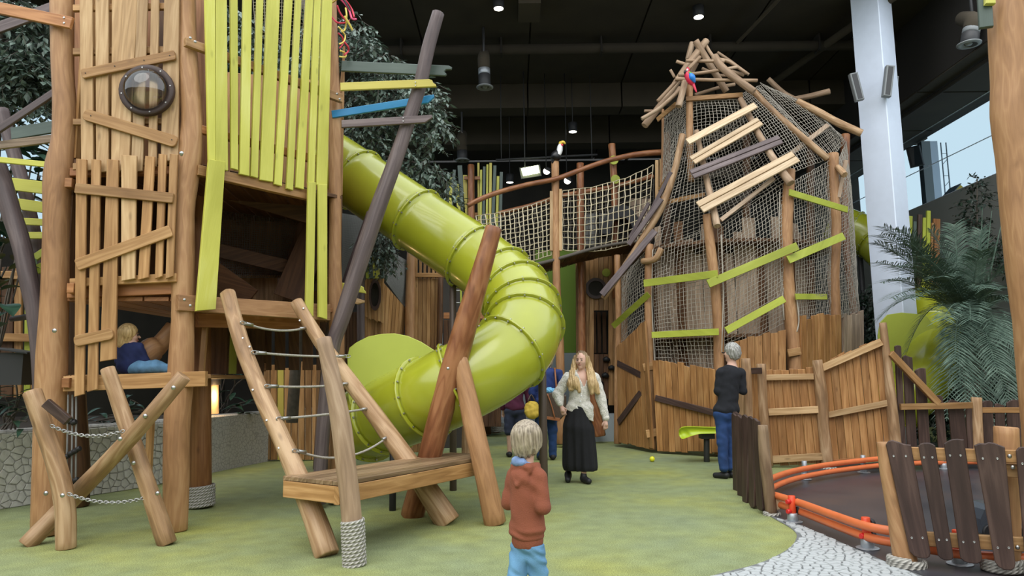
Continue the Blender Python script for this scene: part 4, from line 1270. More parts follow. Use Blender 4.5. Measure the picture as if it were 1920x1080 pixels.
net('rope_net', quad_surf(P(712, 460, DU + .1), P(765, 490, DU + .9), P(758, 575, DU + .9), P(722, 525, DU + .1), .05), 40, 34, .004, M['grey_cord'], huts)
slab('roof_sheet', [P(712, 460, DU + .15), P(765, 490, DU + .95), P(758, 575, DU + .95), P(722, 525, DU + .15)], Vector((.6, -.8, 0)), .01, M['speaker_grey'], huts)
for x, mt in ((686, 'leaf_paint'), (693, 'green_paint'), (700, 'lime_paint'), (706, 'lime_paint'), (714, 'green_paint')):
    board('roof_slat', P(x, 466, DU - .05), P(x + 3, 522, DU - .05), 6 * S(DU), (0, -1, 0), .03, M[mt], huts)
lpx('hut_post', [(676, 500, DU - .3, 14), (677, 700, DU - .3, 15), (677, 862, DU - .3, 16)], M['purple_brown'], huts)
net('rope_net', quad_surf(P(642, 400, DU), P(700, 410, DU), P(690, 520, DU), P(642, 560, DU), .05), 44, 44, .004, M['grey_cord'], huts)
slab('roof_sheet', [P(642, 400, DU + .05), P(700, 410, DU + .05), P(690, 520, DU + .05), P(642, 560, DU + .05)], (0, -1, 0), .01, M['speaker_grey'], huts)
for i in range(5):
    x = 644 + i * 6
    hquad([(x, 585), (x + 5.6, 585), (x + 5.6, 860), (x, 860)], DU + .2, M['inner_plank'], huts)

hut2 = thing('picket_hut', 'tall plank hut with gapped pickets under the slide', 'play hut', G(800, 850))
DV = 11.6
lpx('hut_post', [(771, 470, DV - .2, 16), (769, 560, DV - .2, 18), (767, 700, DV - .2, 18), (766, 850, DV - .2, 18)], M['log_wood'], hut2)
for i, x in enumerate(range(776, 822, 8)):
    hquad([(x, 522), (x + 7.6, 522), (x + 6.5 - i * .3, 848), (x - 1 - i * .3, 848)], DV, M['honey_plank'], hut2)
    hquad([(x + 2, 470 + i * 6), (x + 7, 470 + i * 6), (x + 6.5, 522), (x + 2, 522)], DV + .02, M['honey_plank'], hut2)
beam('rail', P(774, 516, DV - .06), P(836, 516, DV - .06), .05, .07, M['honey_plank'], hut2)
lpx('hut_post', [(826, 520, DV - .1, 10), (824, 640, DV - .1, 11), (818, 848, DV - .1, 12)], M['inner_plank'], hut2)
for i, x in enumerate(range(832, 930, 9)):
    hquad([(x, 600), (x + 8.2, 600), (x + 8.2, 700), (x, 700)], DV + 2.4, M['inner_plank'], hut2)
for i, x in enumerate((894, 904, 912)):
    hquad([(x, 555), (x + 6, 555), (x + 6, 612), (x, 612)], DV + 1.6, M['red_plank'], hut2)
for y in (545, 568): pipe('rung', [P(848, y, DV + 1), P(868, y, DV + 1)], .015, M['steel'], hut2, 6, 1)
hquad([(862, 535), (866, 535), (866, 578), (863, 578)], DV + .9, M['leaf_paint'], hut2)
beam('rail', P(832, 592, DV + 2.2), P(930, 592, DV + 2.2), .06, .12, M['red_plank'], hut2)
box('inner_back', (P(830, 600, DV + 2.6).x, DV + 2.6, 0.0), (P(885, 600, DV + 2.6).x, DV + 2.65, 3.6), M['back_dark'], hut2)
# board feet beneath the slide
low_b = thing('low_plank_wall', 'low plank wall standing under the slide exit', 'plank wall', G(690, 862))
for i, x in enumerate((684, 692, 700, 708, 716)):
    hquad([(x, 800), (x + 7.5, 800), (x + 7.5, 862 - i * 2), (x, 864 - i * 2)], 10.9 + i * .0, M['honey_plank'], low_b)
# ================================================================== NETTED TOWER ON THE RIGHT
NT = thing('net_tower', 'tall netted wooden climbing tower with a stick roof on the right', 'climbing tower', G(1380, 850))
d0, d1, d2, d3, d4, d5 = 14.1, 12.9, 12.15, 12.15, 13.0, 14.0
p0, p1, p2, p3, p4, p5 = P(1160, 600, d0), P(1216, 600, d1), P(1342, 600, d2), P(1478, 600, d3), P(1565, 600, d4), P(1592, 600, d5)
lw_ = 'log_wood'
lpx('post', [(1157, 478, d0, 12), (1160, 600, d0, 12), (1158, 700, d0, 12), (1158, 832, d0, 14)], M[lw_], NT)
lpx('post', [(1217, 458, d1, 16), (1216, 540, d1, 15), (1217, 640, d1, 15), (1222, 760, d1, 14), (1224, 843, d1, 14)], M[lw_], NT)
lpx('post', [(1325, 402, d2, 16), (1333, 470, d2, 19), (1341, 540, d2, 19), (1347, 620, d2, 20), (1348, 700, d2, 20), (1350, 852, d2, 20)], M[lw_], NT)
lpx('post', [(1482, 318, d3, 19), (1474, 420, d3, 24), (1475, 500, d3, 24), (1483, 600, d3, 25), (1490, 692, d3, 26), (1492, 845, d3, 26)], M[lw_], NT)
lpx('post', [(1562, 288, d4, 22), (1562, 360, d4, 22), (1567, 430, d4, 21), (1563, 520, d4, 21), (1566, 600, d4, 21), (1566, 825, d4, 22)], M[lw_], NT)
lpx('post', [(1585, 252, d5, 17), (1584, 380, d5, 15), (1588, 480, d5, 13), (1600, 580, d5, 14), (1606, 640, d5, 14), (1606, 815, d5, 14)], M['red_log'], NT)
# back posts
for x, d in ((1250, 15.8), (1400, 16.4), (1520, 16.0)):
    lpx('post', [(x, 250, d, 15), (x, 500, d, 16), (x, 805, d, 16)], M['inner_plank'], NT, n=10)
# upper drum posts
lpx('upper_post', [(1293, 160, 13.0, 13), (1293, 240, 13.0, 14), (1296, 340, 13.0, 14)], M[lw_], NT)
lpx('upper_post', [(1243, 205, 13.9, 5), (1242, 300, 13.9, 5), (1240, 372, 13.9, 6)], M[lw_], NT)
# beams of the ring
fb = Face(P(1290, 180, 12.9), P(1392, 180, 13.0))
for (x0, y0, da), (x1, y1, db), w in (((1286, 185, 12.9), (1393, 177, 12.9), 9), ((1232, 224, 13.7), (1268, 194, 13.2), 9), ((1252, 378, 12.95), (1322, 364, 12.5), 8), ((1236, 355, 13.8), (1252, 332, 13.4), 7), ((1410, 232, 13.0), (1556, 235, 13.4), 0)):
    if w: board('ring_board', P(x0, y0, da), P(x1, y1, db), w * S(13), (-.2, -1, 0), .05, M['honey_plank'], NT)
# slope logs
lpx('slope_log', [(1280, 252, 12.85, 13), (1262, 330, 12.85, 13), (1237, 395, 12.9, 14), (1200, 455, 13.0, 13), (1168, 505, 13.1, 12), (1131, 560, 13.2, 11)], M['pale_log'], NT)
lpx('slope_log', [(1240, 466, 12.6, 12), (1228, 486, 12.65, 12), (1205, 490, 12.9, 12)], M['pale_log'], NT)
lpx('slope_log', [(1306, 245, 12.85, 10), (1315, 290, 12.7, 11), (1328, 350, 12.4, 12), (1345, 424, 11.95, 14)], M['grey_log'], NT)
lpx('slope_log', [(1388, 185, 12.9, 11), (1406, 220, 12.7, 12), (1430, 265, 12.4, 13), (1458, 310, 12.1, 15), (1483, 344, 11.9, 17)], M['grey_log'], NT)
lpx('slope_log', [(1412, 170, 13.2, 13), (1440, 200, 13.0, 13), (1490, 245, 12.8, 13), (1552, 298, 12.7, 14)], M['pale_log'], NT)
lpx('slope_log', [(1494, 190, 13.7, 14), (1530, 208, 13.6, 15), (1575, 232, 13.5, 15), (1616, 250, 13.4, 15)], M['pale_log'], NT)
lpx('slope_log', [(1488, 186, 14.5, 10), (1520, 180, 14.4, 11), (1556, 171, 14.3, 12)], M['grey_log'], NT)
lpx('slope_log', [(1440, 148, 14.6, 10), (1470, 175, 14.6, 10), (1500, 190, 14.6, 10)], M['grey_log'], NT)
board('slope_board', P(1485, 286, 12.7), P(1553, 233, 13.2), 9 * S(12.9), (-.2, -1, .3), .04, M['grey_plank'], NT)
lpx('slope_log', [(1570, 313, 12.9, 12), (1584, 328, 12.7, 13)], M['pale_log'], NT, n=8)
board('slope_board', P(1587, 300, 12.9), P(1573, 370, 12.9), 7 * S(13), (0, -1, 0), .04, M['grey_plank'], NT)
# crosswise boards on the slope ladder
for (x0, y0), (x1, y1), w, mt, da, db in (((1289, 265), (1417, 196), 15, 'pale_larch', 12.62, 12.55), ((1298, 300), (1425, 226), 21, 'pale_larch', 12.5, 12.45), ((1297, 326), (1464, 260), 22, 'purple_brown', 12.35, 12.2), ((1312, 388), (1492, 292), 27, 'pale_larch', 12.0, 11.95)):
    a = P(x0, y0, da); b_ = P(x1, y1, db)
    n_ = Vector((-.1, -1, .45)).normalized(); ax = (b_ - a).normalized(); n_ = (n_ - ax * n_.dot(ax)).normalized()
    wm = w * S(12.3); wd = n_.cross(ax)
    if w > 16:
        k = .27
        board('slope_plank', a + wd * wm * k, b_ + wd * wm * k, wm * .46, n_, .035, M[mt], NT, ch=.006)
        board('slope_plank', a - wd * wm * k, b_ - wd * wm * k, wm * .48, n_, .035, M[mt], NT, ch=.006)
    else:
        board('slope_plank', a, b_, wm, n_, .035, M[mt], NT)
board('slope_plank', P(1352, 412, 12.02), P(1452, 333, 12.1), 8 * S(12), (0, -1, .3), .04, M['grey_plank'], NT)
# dark boards along the left slope log
for (x0, y0), (x1, y1), w, da in (((1258, 322), (1218, 400), 8, 12.8), ((1240, 372), (1178, 458), 10, 12.75), ((1228, 432), (1128, 552), 13, 12.8), ((1216, 380), (1180, 446), 7, 12.95)):
    board('slope_plank', P(x0, y0, da), P(x1, y1, da + .25), w * S(12.8), (-.5, -1, .2), .035, M['purple_brown'], NT)
# nets
CR, NM = .0056, M['net_cord']
def tn(tl, tr, br, bl, cu, cv, bulge=.15, seed=0, keep=None):
    sf = quad_surf(P(*tl), P(*tr), P(*br), P(*bl), bulge)
    w = (P(*tl) - P(*tr)).length / 2 + (P(*bl) - P(*br)).length / 2
    h = (P(*tl) - P(*bl)).length / 2 + (P(*tr) - P(*br)).length / 2
    net('rope_net', sf, max(4, int(w / cu)), max(4, int(h / cv)), CR, NM, NT, keep, .008, seed)
c_ = .068
tn((1166, 520, d0), (1213, 468, d1), (1214, 612, d1), (1164, 648, d0), c_, c_, .1, 1)
tn((1222, 470, d1), (1334, 425, d2), (1342, 690, d2), (1230, 684, d1), c_, c_, .18, 2)
tn((1284, 262, 13.0), (1312, 262, 12.95), (1334, 428, d2), (1224, 470, d1), c_, c_, .12, 3)
tn((1246, 215, 13.8), (1290, 186, 13.1), (1286, 262, 13.0), (1240, 400, 13.6), c_, c_, .05, 4)
tn((1299, 190, 13.0), (1388, 186, 12.95), (1400, 262, 12.75), (1300, 262, 12.95), c_, c_, .12, 5)
tn((1306, 250, 12.95), (1400, 200, 12.95), (1480, 336, d3), (1334, 425, d2), c_, c_, -.2, 6)
tn((1346, 425, d2), (1474, 340, d3), (1480, 600, d3), (1352, 665, d2), c_, c_, .22, 7)
tn((1385, 178, 13.1), (1425, 160, 13.5), (1556, 296, d4), (1482, 325, d3), c_, c_, .12, 8)
tn((1488, 340, d3), (1558, 300, d4), (1560, 605, d4), (1494, 612, d3), c_, c_, .12, 9)
tn((1425, 155, 13.8), (1500, 190, 14.2), (1588, 262, d5), (1558, 296, d4), c_, c_, .15, 10)
tn((1572, 300, d4), (1588, 262, d5), (1612, 590, d5), (1574, 596, d4), c_, c_, .1, 11)
# rope selvage along the posts
for pts in ([(1224, 468, d1 - .05), (1222, 560, d1 - .05), (1228, 684, d1 - .05)], [(1352, 440, d2 - .08), (1356, 550, d2 - .08), (1353, 660, d2 - .08)], [(1462, 360, d3 - .05), (1462, 470, d3 - .05), (1470, 600, d3 - .05)], [(1494, 560, d3 - .1), (1498, 600, d3 - .1), (1494, 622, d3 - .1)]):
    pipe('net_edge_rope', [P(*p) for p in pts], .012, NM, NT, 5, 6)
# lime climbing boards
for p, q, w, mt, da, db in (((1207, 531), (1346, 513), 14, 'leaf_paint', d1 - .22, d2 - .3), ((1149, 612), (1217, 551), 12, 'leaf_paint', d0 - .2, d1 - .22), ((1222, 628), (1348, 622), 12, 'leaf_paint', d1 - .25, d2 - .25), ((1328, 532), (1496, 461), 15, 'leaf_paint', d2 - .28, d3 - .3), ((1478, 487), (1583, 442), 15, 'leaf_paint', d3 - .3, d4 - .3), ((1362, 620), (1471, 560), 13, 'leaf_paint', d2 - .3, d3 - .3), ((1492, 556), (1551, 556), 11, 'leaf_paint', d3 - .22, d4 - .25), ((1480, 360), (1590, 393), 12, 'leaf_paint', d3 - .25, d4 - .3)):
    board('lime_board', P(*p, da), P(*q, db), w * S(12.3), (-.1, -1, 0), .04, M[mt], NT)
# inner hut of weathered boards seen through the net
ctr = Vector(((p1.x + p4.x) / 2 + .15, 14.3, 0))
for i in range(22):
    a = math.radians(195 + i * 150 / 21)
    c = ctr + Vector((math.cos(a) * 1.55, math.sin(a) * 1.25, 0))
    n_ = Vector((math.cos(a), math.sin(a), 0))
    zt = 3.9 + .35 * math.sin(i * 1.9)
    board('inner_board', c + Vector((0, 0, .3)), c + Vector((0, 0, zt)), .155 + .04 * (i % 3), n_, .025, M['grey_plank'] if i % 4 else M['inner_plank'], NT)
for z in (2.05, 3.75):
    V = []
    seg = 24
    slab('inner_deck', [ctr + Vector((math.cos(2 * math.pi * k / seg) * 2.0, math.sin(2 * math.pi * k / seg) * 1.7, z)) for k in range(seg)], (0, 0, 1), .06, M['inner_plank'], NT)
# round net tunnel in the upper drum
tb = P(1372, 340, 13.4)
net('rope_net', lambda u, v: tb + Vector((math.cos(u * 6.283) * .42, v * .9, math.sin(u * 6.283) * .36)), 28, 10, .008, M['dark_cord'], NT)
# ---- stick roof
R_ = 13.4
sticks = [([(1304, 76), (1330, 120), (1362, 172)], 13, 13.2, 13.4), ([(1325, 76), (1290, 122), (1248, 185), (1208, 236)], 14, 13.3, 13.1), ([(1298, 80), (1290, 112)], 11, 13.6, 13.6), ([(1324, 86), (1340, 108), (1368, 116), (1400, 138)], 7, 13.3, 13.2), ([(1340, 106), (1350, 122), (1370, 140), (1414, 172)], 15, 13.1, 12.7), ([(1268, 115), (1286, 121)], 7, 13.3, 13.3), ([(1286, 114), (1358, 115)], 7, 13.05, 13.05), ([(1272, 141), (1320, 136), (1382, 126)], 7, 13.0, 13.0), ([(1266, 148), (1340, 150), (1420, 151)], 7, 12.9, 12.9), ([(1313, 106), (1290, 130)], 7, 13.0, 13.0), ([(1257, 131), (1265, 145)], 6, 13.3, 13.3), ([(1233, 190), (1273, 147)], 7, 12.95, 12.95), ([(1203, 223), (1240, 200), (1279, 164)], 8, 12.9, 12.9), ([(1284, 153), (1279, 175), (1272, 200)], 13, 12.85, 12.75), ([(1208, 208), (1240, 208)], 6, 13.2, 13.2), ([(1303, 178), (1348, 164), (1378, 158)], 7, 13.6, 13.6), ([(1316, 128), (1345, 140), (1362, 142)], 6, 13.7, 13.7), ([(1345, 98), (1370, 115), (1386, 127), (1404, 140)], 6, 13.5, 13.4), ([(1365, 132), (1395, 141)], 8, 13.3, 13.3), ([(1305, 118), (1288, 150)], 12, 13.5, 13.4), ([(1250, 190), (1276, 165)], 11, 13.6, 13.6)]
for pts, w, da, db in sticks:
    n_ = len(pts)
    lpx('roof_stick', [(x, y, da + (db - da) * i / (n_ - 1), w) for i, (x, y) in enumerate(pts)], M['grey_log'], NT, n=8, knob=.08)
# ---- plank skirts at the foot
def panel(tops, bots, d_l, d_r, n, mat, jag, parent, name='skirt_board', shift=.0):
    """a run of upright boards; tops/bots are (x, y) at left and right"""
    (xl, yl), (xr, yr) = tops; (ul, wl_), (ur, wr_) = bots
    fc = Face(P(xl, yl, d_l), P(xr, yr, d_r))
    for i in range(n):
        t0 = i / n; t1 = (i + .955) / n
        j = rng.uniform(-jag, jag)
        j2 = rng.uniform(-jag, jag) * .6
        lerp = lambda a, b_, t: a + (b_ - a) * t
        dL = lerp(d_l, d_r, t0); dR = lerp(d_l, d_r, t1)
        q = [P(lerp(xl, xr, t0), lerp(yl, yr, t0) + j, dL), P(lerp(xl, xr, t1), lerp(yl, yr, t1) + j + rng.uniform(-2, 2), dR), P(lerp(ul, ur, t1), lerp(wl_, wr_, t1) + j2, dR), P(lerp(ul, ur, t0), lerp(wl_, wr_, t0) + j2, dL)]
        slab(name, q, fc.n, .035, mat, parent, Vector((0, 0, 1)))
    return fc
panel(((1155, 652), (1209, 600)), ((1160, 829), (1224, 842)), d0 - .15, d1 - .2, 8, M['amber_plank'], 3, NT)
panel(((1223, 672), (1340, 694)), ((1232, 846), (1346, 850)), d1 - .2, d2 - .2, 10, M['amber_plank'], 4, NT)
panel(((1372, 640), (1474, 618)), ((1372, 860), (1476, 860)), d2 - .15, d3 - .15, 7, M['amber_plank'], 3, NT)
panel(((1502, 596), (1578, 590)), ((1506, 850), (1580, 842)), d3 - .1, d4 - .15, 7, M['amber_plank'], 5, NT)
panel(((1582, 590), (1620, 585)), ((1584, 830), (1622, 822)), d4 + .2, d5 - .2, 5, M['grey_plank'], 3, NT)
board('dark_batten', P(1157, 681, d0 - .2), P(1200, 703, d1 + .1), 12 * S(13.3), Face(p0, p1).n, .03, M['dark_brown'], NT)
board('dark_batten', P(1158, 792, d0 - .2), P(1211, 722, d1 - .05), 13 * S(13.3), Face(p0, p1).n, .03, M['dark_brown'], NT)
board('dark_batten', P(1228, 746, d1 - .24), P(1338, 774, d2 - .24), 11 * S(12.5), Face(p1, p2).n, .03, M['dark_brown'], NT)
for x, y, d in ((1490, 660, d3 - .16), (1224, 812, d1 - .12), (1352, 828, d2 - .12), (1218, 687, d1 - .1)):
    board('bracket', P(x - 12, y + 2, d), P(x + 12, y - 2, d), 14 * S(d), (0, -1, 0), .05, M['honey_plank'], NT)

# ---- painted parrot on the roof and toucan on the bridge post
plain('parrot_red', (0.62, 0.02, 0.06), .35); plain('parrot_blue', (0.02, 0.20, 0.62), .35); plain('bird_white', (0.75, 0.75, 0.75), .4); plain('bird_black', (0.01, 0.01, 0.012), .35); plain('bird_yellow', (0.70, 0.50, 0.06), .35); plain('bird_green', (0.10, 0.40, 0.05), .35)
def blob(name, pts, radii, mat, parent, n=14, sub=6):
    o = log(name, pts, radii, mat, parent, n, 0, sub)
    o.data.polygons.foreach_set('use_smooth', [True] * len(o.data.polygons))
    return o
dp = 12.62
parrot = thing('parrot_figure', 'red and blue toy parrot perched under the stick roof', 'bird figure', P(1296, 160, dp))
blob('body', [P(1286, 131, dp), P(1288, 135, dp), P(1291, 143, dp), P(1296, 153, dp), P(1301, 161, dp)], [.02, .05, .072, .065, .015], M['parrot_red'], parrot)
blob('wing', [P(1293, 137, dp - .05), P(1298, 145, dp - .07), P(1303, 155, dp - .05)], [.02, .055, .012], M['parrot_blue'], parrot)
blob('wing', [P(1292, 136, dp - .055), P(1296, 138, dp - .075)], [.022, .02], M['bird_green'], parrot)
blob('tail', [P(1299, 156, dp), P(1303, 166, dp - .02), P(1306, 173, dp - .03)], [.03, .022, .01], M['parrot_red'], parrot)
hd = blob('head', [P(1286, 130, dp), P(1288, 131, dp), P(1292, 133, dp)], [.035, .052, .03], M['parrot_red'], parrot)
blob('cheek', [P(1287, 131, dp - .045), P(1290, 132, dp - .05)], [.026, .024], M['bird_white'], hd)
blob('beak', [P(1286, 133, dp - .03), P(1284, 136, dp - .03), P(1285, 139, dp - .03)], [.026, .022, .006], M['bird_black'], hd)
dt = 13.95
toucan = thing('toucan_figure', 'black and white toy toucan perched on the bridge post', 'bird figure', P(1043, 303, dt))
blob('body', [P(1038, 300, dt), P(1040, 296, dt), P(1044, 290, dt), P(1048, 282, dt)], [.05, .10, .10, .05], M['bird_black'], toucan)
blob('tail', [P(1038, 298, dt), P(1036, 306, dt)], [.05, .02], M['bird_black'], toucan)
blob('breast', [P(1047, 291, dt - .06), P(1049, 284, dt - .03), P(1050, 276, dt - .02), P(1051, 271, dt)], [.04, .06, .055, .035], M['bird_white'], toucan)
blob('head', [P(1050, 272, dt), P(1052, 269, dt), P(1054, 268, dt)], [.03, .05, .03], M['bird_yellow'], toucan)
bk = blob('beak', [P(1053, 267, dt - .02), P(1057, 267, dt - .03), P(1060, 270, dt - .03)], [.035, .03, .012], M['bird_yellow'], toucan)
blob('throat_patch', [P(1052, 272, dt - .04), P(1056, 272, dt - .05)], [.025, .018], M['parrot_red'], toucan)

# ---- green spring seat in front of the tower
seat = thing('play_bench', 'curved lime green bench on a dark steel post by the netted tower', 'bench', G(1325, 866))
gs = G(1325, 866).y
sh = [(1274, 803), (1285, 800), (1310, 800), (1345, 801), (1385, 802)]
V, Fc = [], []
for x, y in catmull([(1273, 816), (1273, 806), (1280, 800), (1298, 799), (1325, 800), (1385, 801)], 4):
    for k in range(7):
        t = k / 6 - .5
        V.append(P(x, y + 0, gs - t * .5 * (1 if x > 1283 else max(.3, (x - 1262) / 21))) + Vector((0, 0, -.6 * t * t * .1)))
bot = len(V)
for x, y in catmull([(1274, 818), (1280, 823), (1295, 818), (1310, 814), (1325, 813), (1385, 812)], 4):
    for k in range(7):
        t = k / 6 - .5
        V.append(P(x, y, gs - t * .46 * (1 if x > 1283 else max(.3, (x - 1262) / 21))))
nr_ = 21
for i in range(nr_ - 1):
    for k in range(6):
        Fc.append((i * 7 + k, i * 7 + k + 1, i * 7 + 8 + k, i * 7 + 7 + k))
        Fc.append((bot + i * 7 + k, bot + i * 7 + 7 + k, bot + i * 7 + 8 + k, bot + i * 7 + k + 1))
    for k in (0, 6): Fc.append((i * 7 + k, i * 7 + 7 + k, bot + i * 7 + 7 + k, bot + i * 7 + k))
for i in (0, nr_ - 1):
    for k in range(6): Fc.append((i * 7 + k, i * 7 + k + 1, bot + i * 7 + k + 1, bot + i * 7 + k))
plain('seat_lime', (0.46, 0.60, 0.02), .35)
obj('seat_shell', V, Fc, M['seat_lime'], seat, smooth=True)
log('post', [P(1325, 814, gs), G(1325, 866)], [.045, .045], M['dark_steel'], seat, 10, 0, 1)
box('mount_plate', tuple(P(1325, 822, gs) + Vector((-.1, -.1, 0))), tuple(P(1325, 815, gs) + Vector((.1, .1, 0.02))), M['dark_steel'], seat)
# ---- balls on the floor
def ball(x, y, rpx, mat, label):
    g = G(x, y); r = rpx * S(g.y)
    V, Fc = [], []
    for i in range(1, 8):
        for k in range(12):
            a = math.pi * i / 8; b_ = 2 * math.pi * k / 12
            V.append(g + Vector((0, 0, r)) + Vector((math.sin(a) * math.cos(b_), math.sin(a) * math.sin(b_), math.cos(a))) * r)
    V += [g + Vector((0, 0, 2 * r)), g]
    for i in range(6):
        for k in range(12): Fc.append((i * 12 + k, i * 12 + 12 + k, i * 12 + 12 + (k + 1) % 12, i * 12 + (k + 1) % 12))
    for k in range(12): Fc += [(84, k, (k + 1) % 12), (85, 72 + (k + 1) % 12, 72 + k)]
    tag(obj('play_ball', V, Fc, mat, smooth=True), label, 'ball', 'small plastic play balls')
plain('ball_yellow', (0.70, 0.68, 0.02), .35); plain('ball_green', (0.05, 0.35, 0.10), .35)
ball(1223, 866, 5, M['ball_yellow'], 'bright yellow ball on the floor in front of the netted tower')
ball(954, 816, 3.5, M['ball_yellow'], 'small yellow ball near the rope-footed rear post')
ball(917, 812, 3, M['ball_green'], 'small green ball beside the rope-footed rear post')
# ================================================================== RIGHT SIDE: COLUMN, FENCES, RIDE RAILS, POST
# ---- white steel column with loudspeakers
DC = 13.9
cb = P(1664, 400, DC); cb.z = 0
col = thing('steel_column', 'tall white painted steel column beside the netted tower', 'column', cb)
hw, hd_ = .30, .46
ang = math.radians(33)
ux = Vector((math.cos(ang), math.sin(ang), 0)); uy = Vector((-math.sin(ang), math.cos(ang), 0))
def prism(name, prof, z0, z1, mat, parent, c=cb):
    n = len(prof)
    V = [c + ux * x + uy * y + Vector((0, 0, z0)) for x, y in prof] + [c + ux * x + uy * y + Vector((0, 0, z1)) for x, y in prof]
    Fc = [tuple(range(n))[::-1], tuple(range(n, 2 * n))] + [(i, (i + 1) % n, n + (i + 1) % n, n + i) for i in range(n)]
    return obj(name, V, Fc, mat, parent)
cprof = [(-.25, -.275), (-.235, -.29), (.235, -.29), (.25, -.275), (.25, .28), (-.25, .28)]
prism('column_shaft', cprof, 0, 9.15, M['white_steel'], col)
prism('base_plate', [(-.4, -.45), (.4, -.45), (.4, .45), (-.4, .45)], 0, .03, M['galvanised'], col)
def speaker_bar(a, b_, w, dpt, label):
    a = Vector(a); b_ = Vector(b_)
    t = thing('column_speaker', label, 'loudspeaker', (a + b_) / 2, 'slim loudspeakers on the white column')
    n_ = Vector((-.15, -1, -.1)).normalized()
    board('cabinet', a, b_, w, n_, dpt, M['speaker_grey'], t, ch=.012)
    board('grille', a.lerp(b_, .04) + n_ * .004, b_.lerp(a, .04) + n_ * .004, w * .62, n_, .01, M['dark_steel'], t)
    for k in (.2, .85):
        p = a.lerp(b_, k)
        beam('bracket', p - n_ * dpt * .6, p - n_ * (dpt + .14), .05, .05, M['galvanised'], t)
speaker_bar(P(1601, 136, DC - .5), P(1614, 187, DC - .5), .15, .13, 'slim grey speaker on the left edge of the white column')
speaker_bar(P(1671, 122, DC - .55), P(1664, 180, DC - .55), .15, .13, 'slim grey speaker bar on the front right of the white column')
speaker_bar(P(1681, 142, DC - .05), P(1677, 188, DC - .05), .10, .13, 'slim grey speaker mostly hidden behind the column edge')

# ---- second column by the window with loudspeaker and ladder truss
c2 = P(1738, 330, 18.6); c2.z = 0
col2 = thing('window_column', 'grey and white column standing in front of the right window', 'column', c2)
box('column_shaft', (c2.x - .13, c2.y - .1, 0), (c2.x + .10, c2.y + .1, 7.45), M['speaker_grey'], col2)
box('column_flange', (c2.x + .10, c2.y - .09, 0), (c2.x + .30, c2.y + .09, 7.45), M['white_steel'], col2)
tr_ = thing('lattice_truss', 'thin lattice truss mast beside the window column', 'truss', c2 + Vector((.55, 0, 0)))
for dx in (.38, .52):
    pipe('chord', [(c2.x + dx, c2.y - .1, 0), (c2.x + dx, c2.y - .1, 7.4)], .016, M['galvanised'], tr_, 6, 1)
for i in range(24):
    z = .3 * i + .2
    pipe('lacing', [(c2.x + .38, c2.y - .1, z), (c2.x + .52, c2.y - .1, z + (.0 if i % 2 else .15))], .008, M['galvanised'], tr_, 4, 1)
ls = thing('loudspeaker', 'black box loudspeaker hung beside the window column', 'loudspeaker', P(1716, 295, 18.2))
a_, b2_ = P(1712, 274, 18.2), P(1721, 312, 18.2)
board('cabinet', a_, b2_, .32, Vector((-.5, -1, -.25)).normalized(), .28, M['dark_steel'], ls, ch=.03)
board('grille', a_.lerp(b2_, .06) + Vector((-.03, -.06, -.01)), b2_.lerp(a_, .06) + Vector((-.03, -.06, -.01)), .24, Vector((-.5, -1, -.25)).normalized(), .02, M['black_rubber'], ls)
beam('bracket', P(1722, 300, 18.35), P(1732, 300, 18.6), .06, .06, M['dark_steel'], ls)
plain('yellow_sheet', (0.65, 0.42, 0.03), .5)
yb = thing('yellow_box', 'small yellow house-shaped box on top of the grey wall', 'box', P(1800, 368, 16.9))
yo = P(1790, 366, 16.9)
V = [yo + Vector(v) for v in ((0, 0, 0), (.32, 0, 0), (.32, 0, .10), (.16, 0, .26), (0, 0, .10), (0, .4, 0), (.32, .4, 0), (.32, .4, .10), (.16, .4, .26), (0, .4, .10))]
obj('shell', V, [(0, 1, 2, 3, 4), (9, 8, 7, 6, 5), (0, 5, 6, 1), (1, 6, 7, 2), (2, 7, 8, 3), (3, 8, 9, 4), (4, 9, 5, 0)], M['yellow_sheet'], yb)
slab('roof_sheet', [yo + Vector(v) for v in ((-.04, -.03, .08), (.16, -.03, .29), (.16, .43, .29), (-.04, .43, .08))], (-.7, 0, .7), .02, M['speaker_grey'], yb)

# ---- big foreground log at the right edge of the picture
rpost = thing('foreground_post', 'large honey log post at the far right with a green board on top', 'log post', Vector((P(1975, 1000, 5.3).x, 5.3, 0)))
lpx('log', [(1896, -70, 5.3, 78), (1898, 0, 5.3, 78), (1895, 40, 5.3, 78), (1900, 150, 5.3, 78), (1900, 215, 5.3, 78), (1913, 315, 5.3, 78), (1920, 400, 5.3, 78), (1932, 500, 5.3, 80), (1950, 640, 5.3, 82), (1965, 800, 5.3, 84), (1975, 1045, 5.3, 86)], M['log_wood'], rpost, n=18, knob=.05)
board('green_board', P(1846, -20, 5.2), P(1850, 50, 5.2), 24 * S(5.2), (-.4, -1, 0), .04, M['green_paint'], rpost)
board('lime_board', P(1858, -12, 5.15), P(1858, 6, 5.15), 18 * S(5.2), (-.2, -1, 0), .04, M['lime_paint'], rpost)

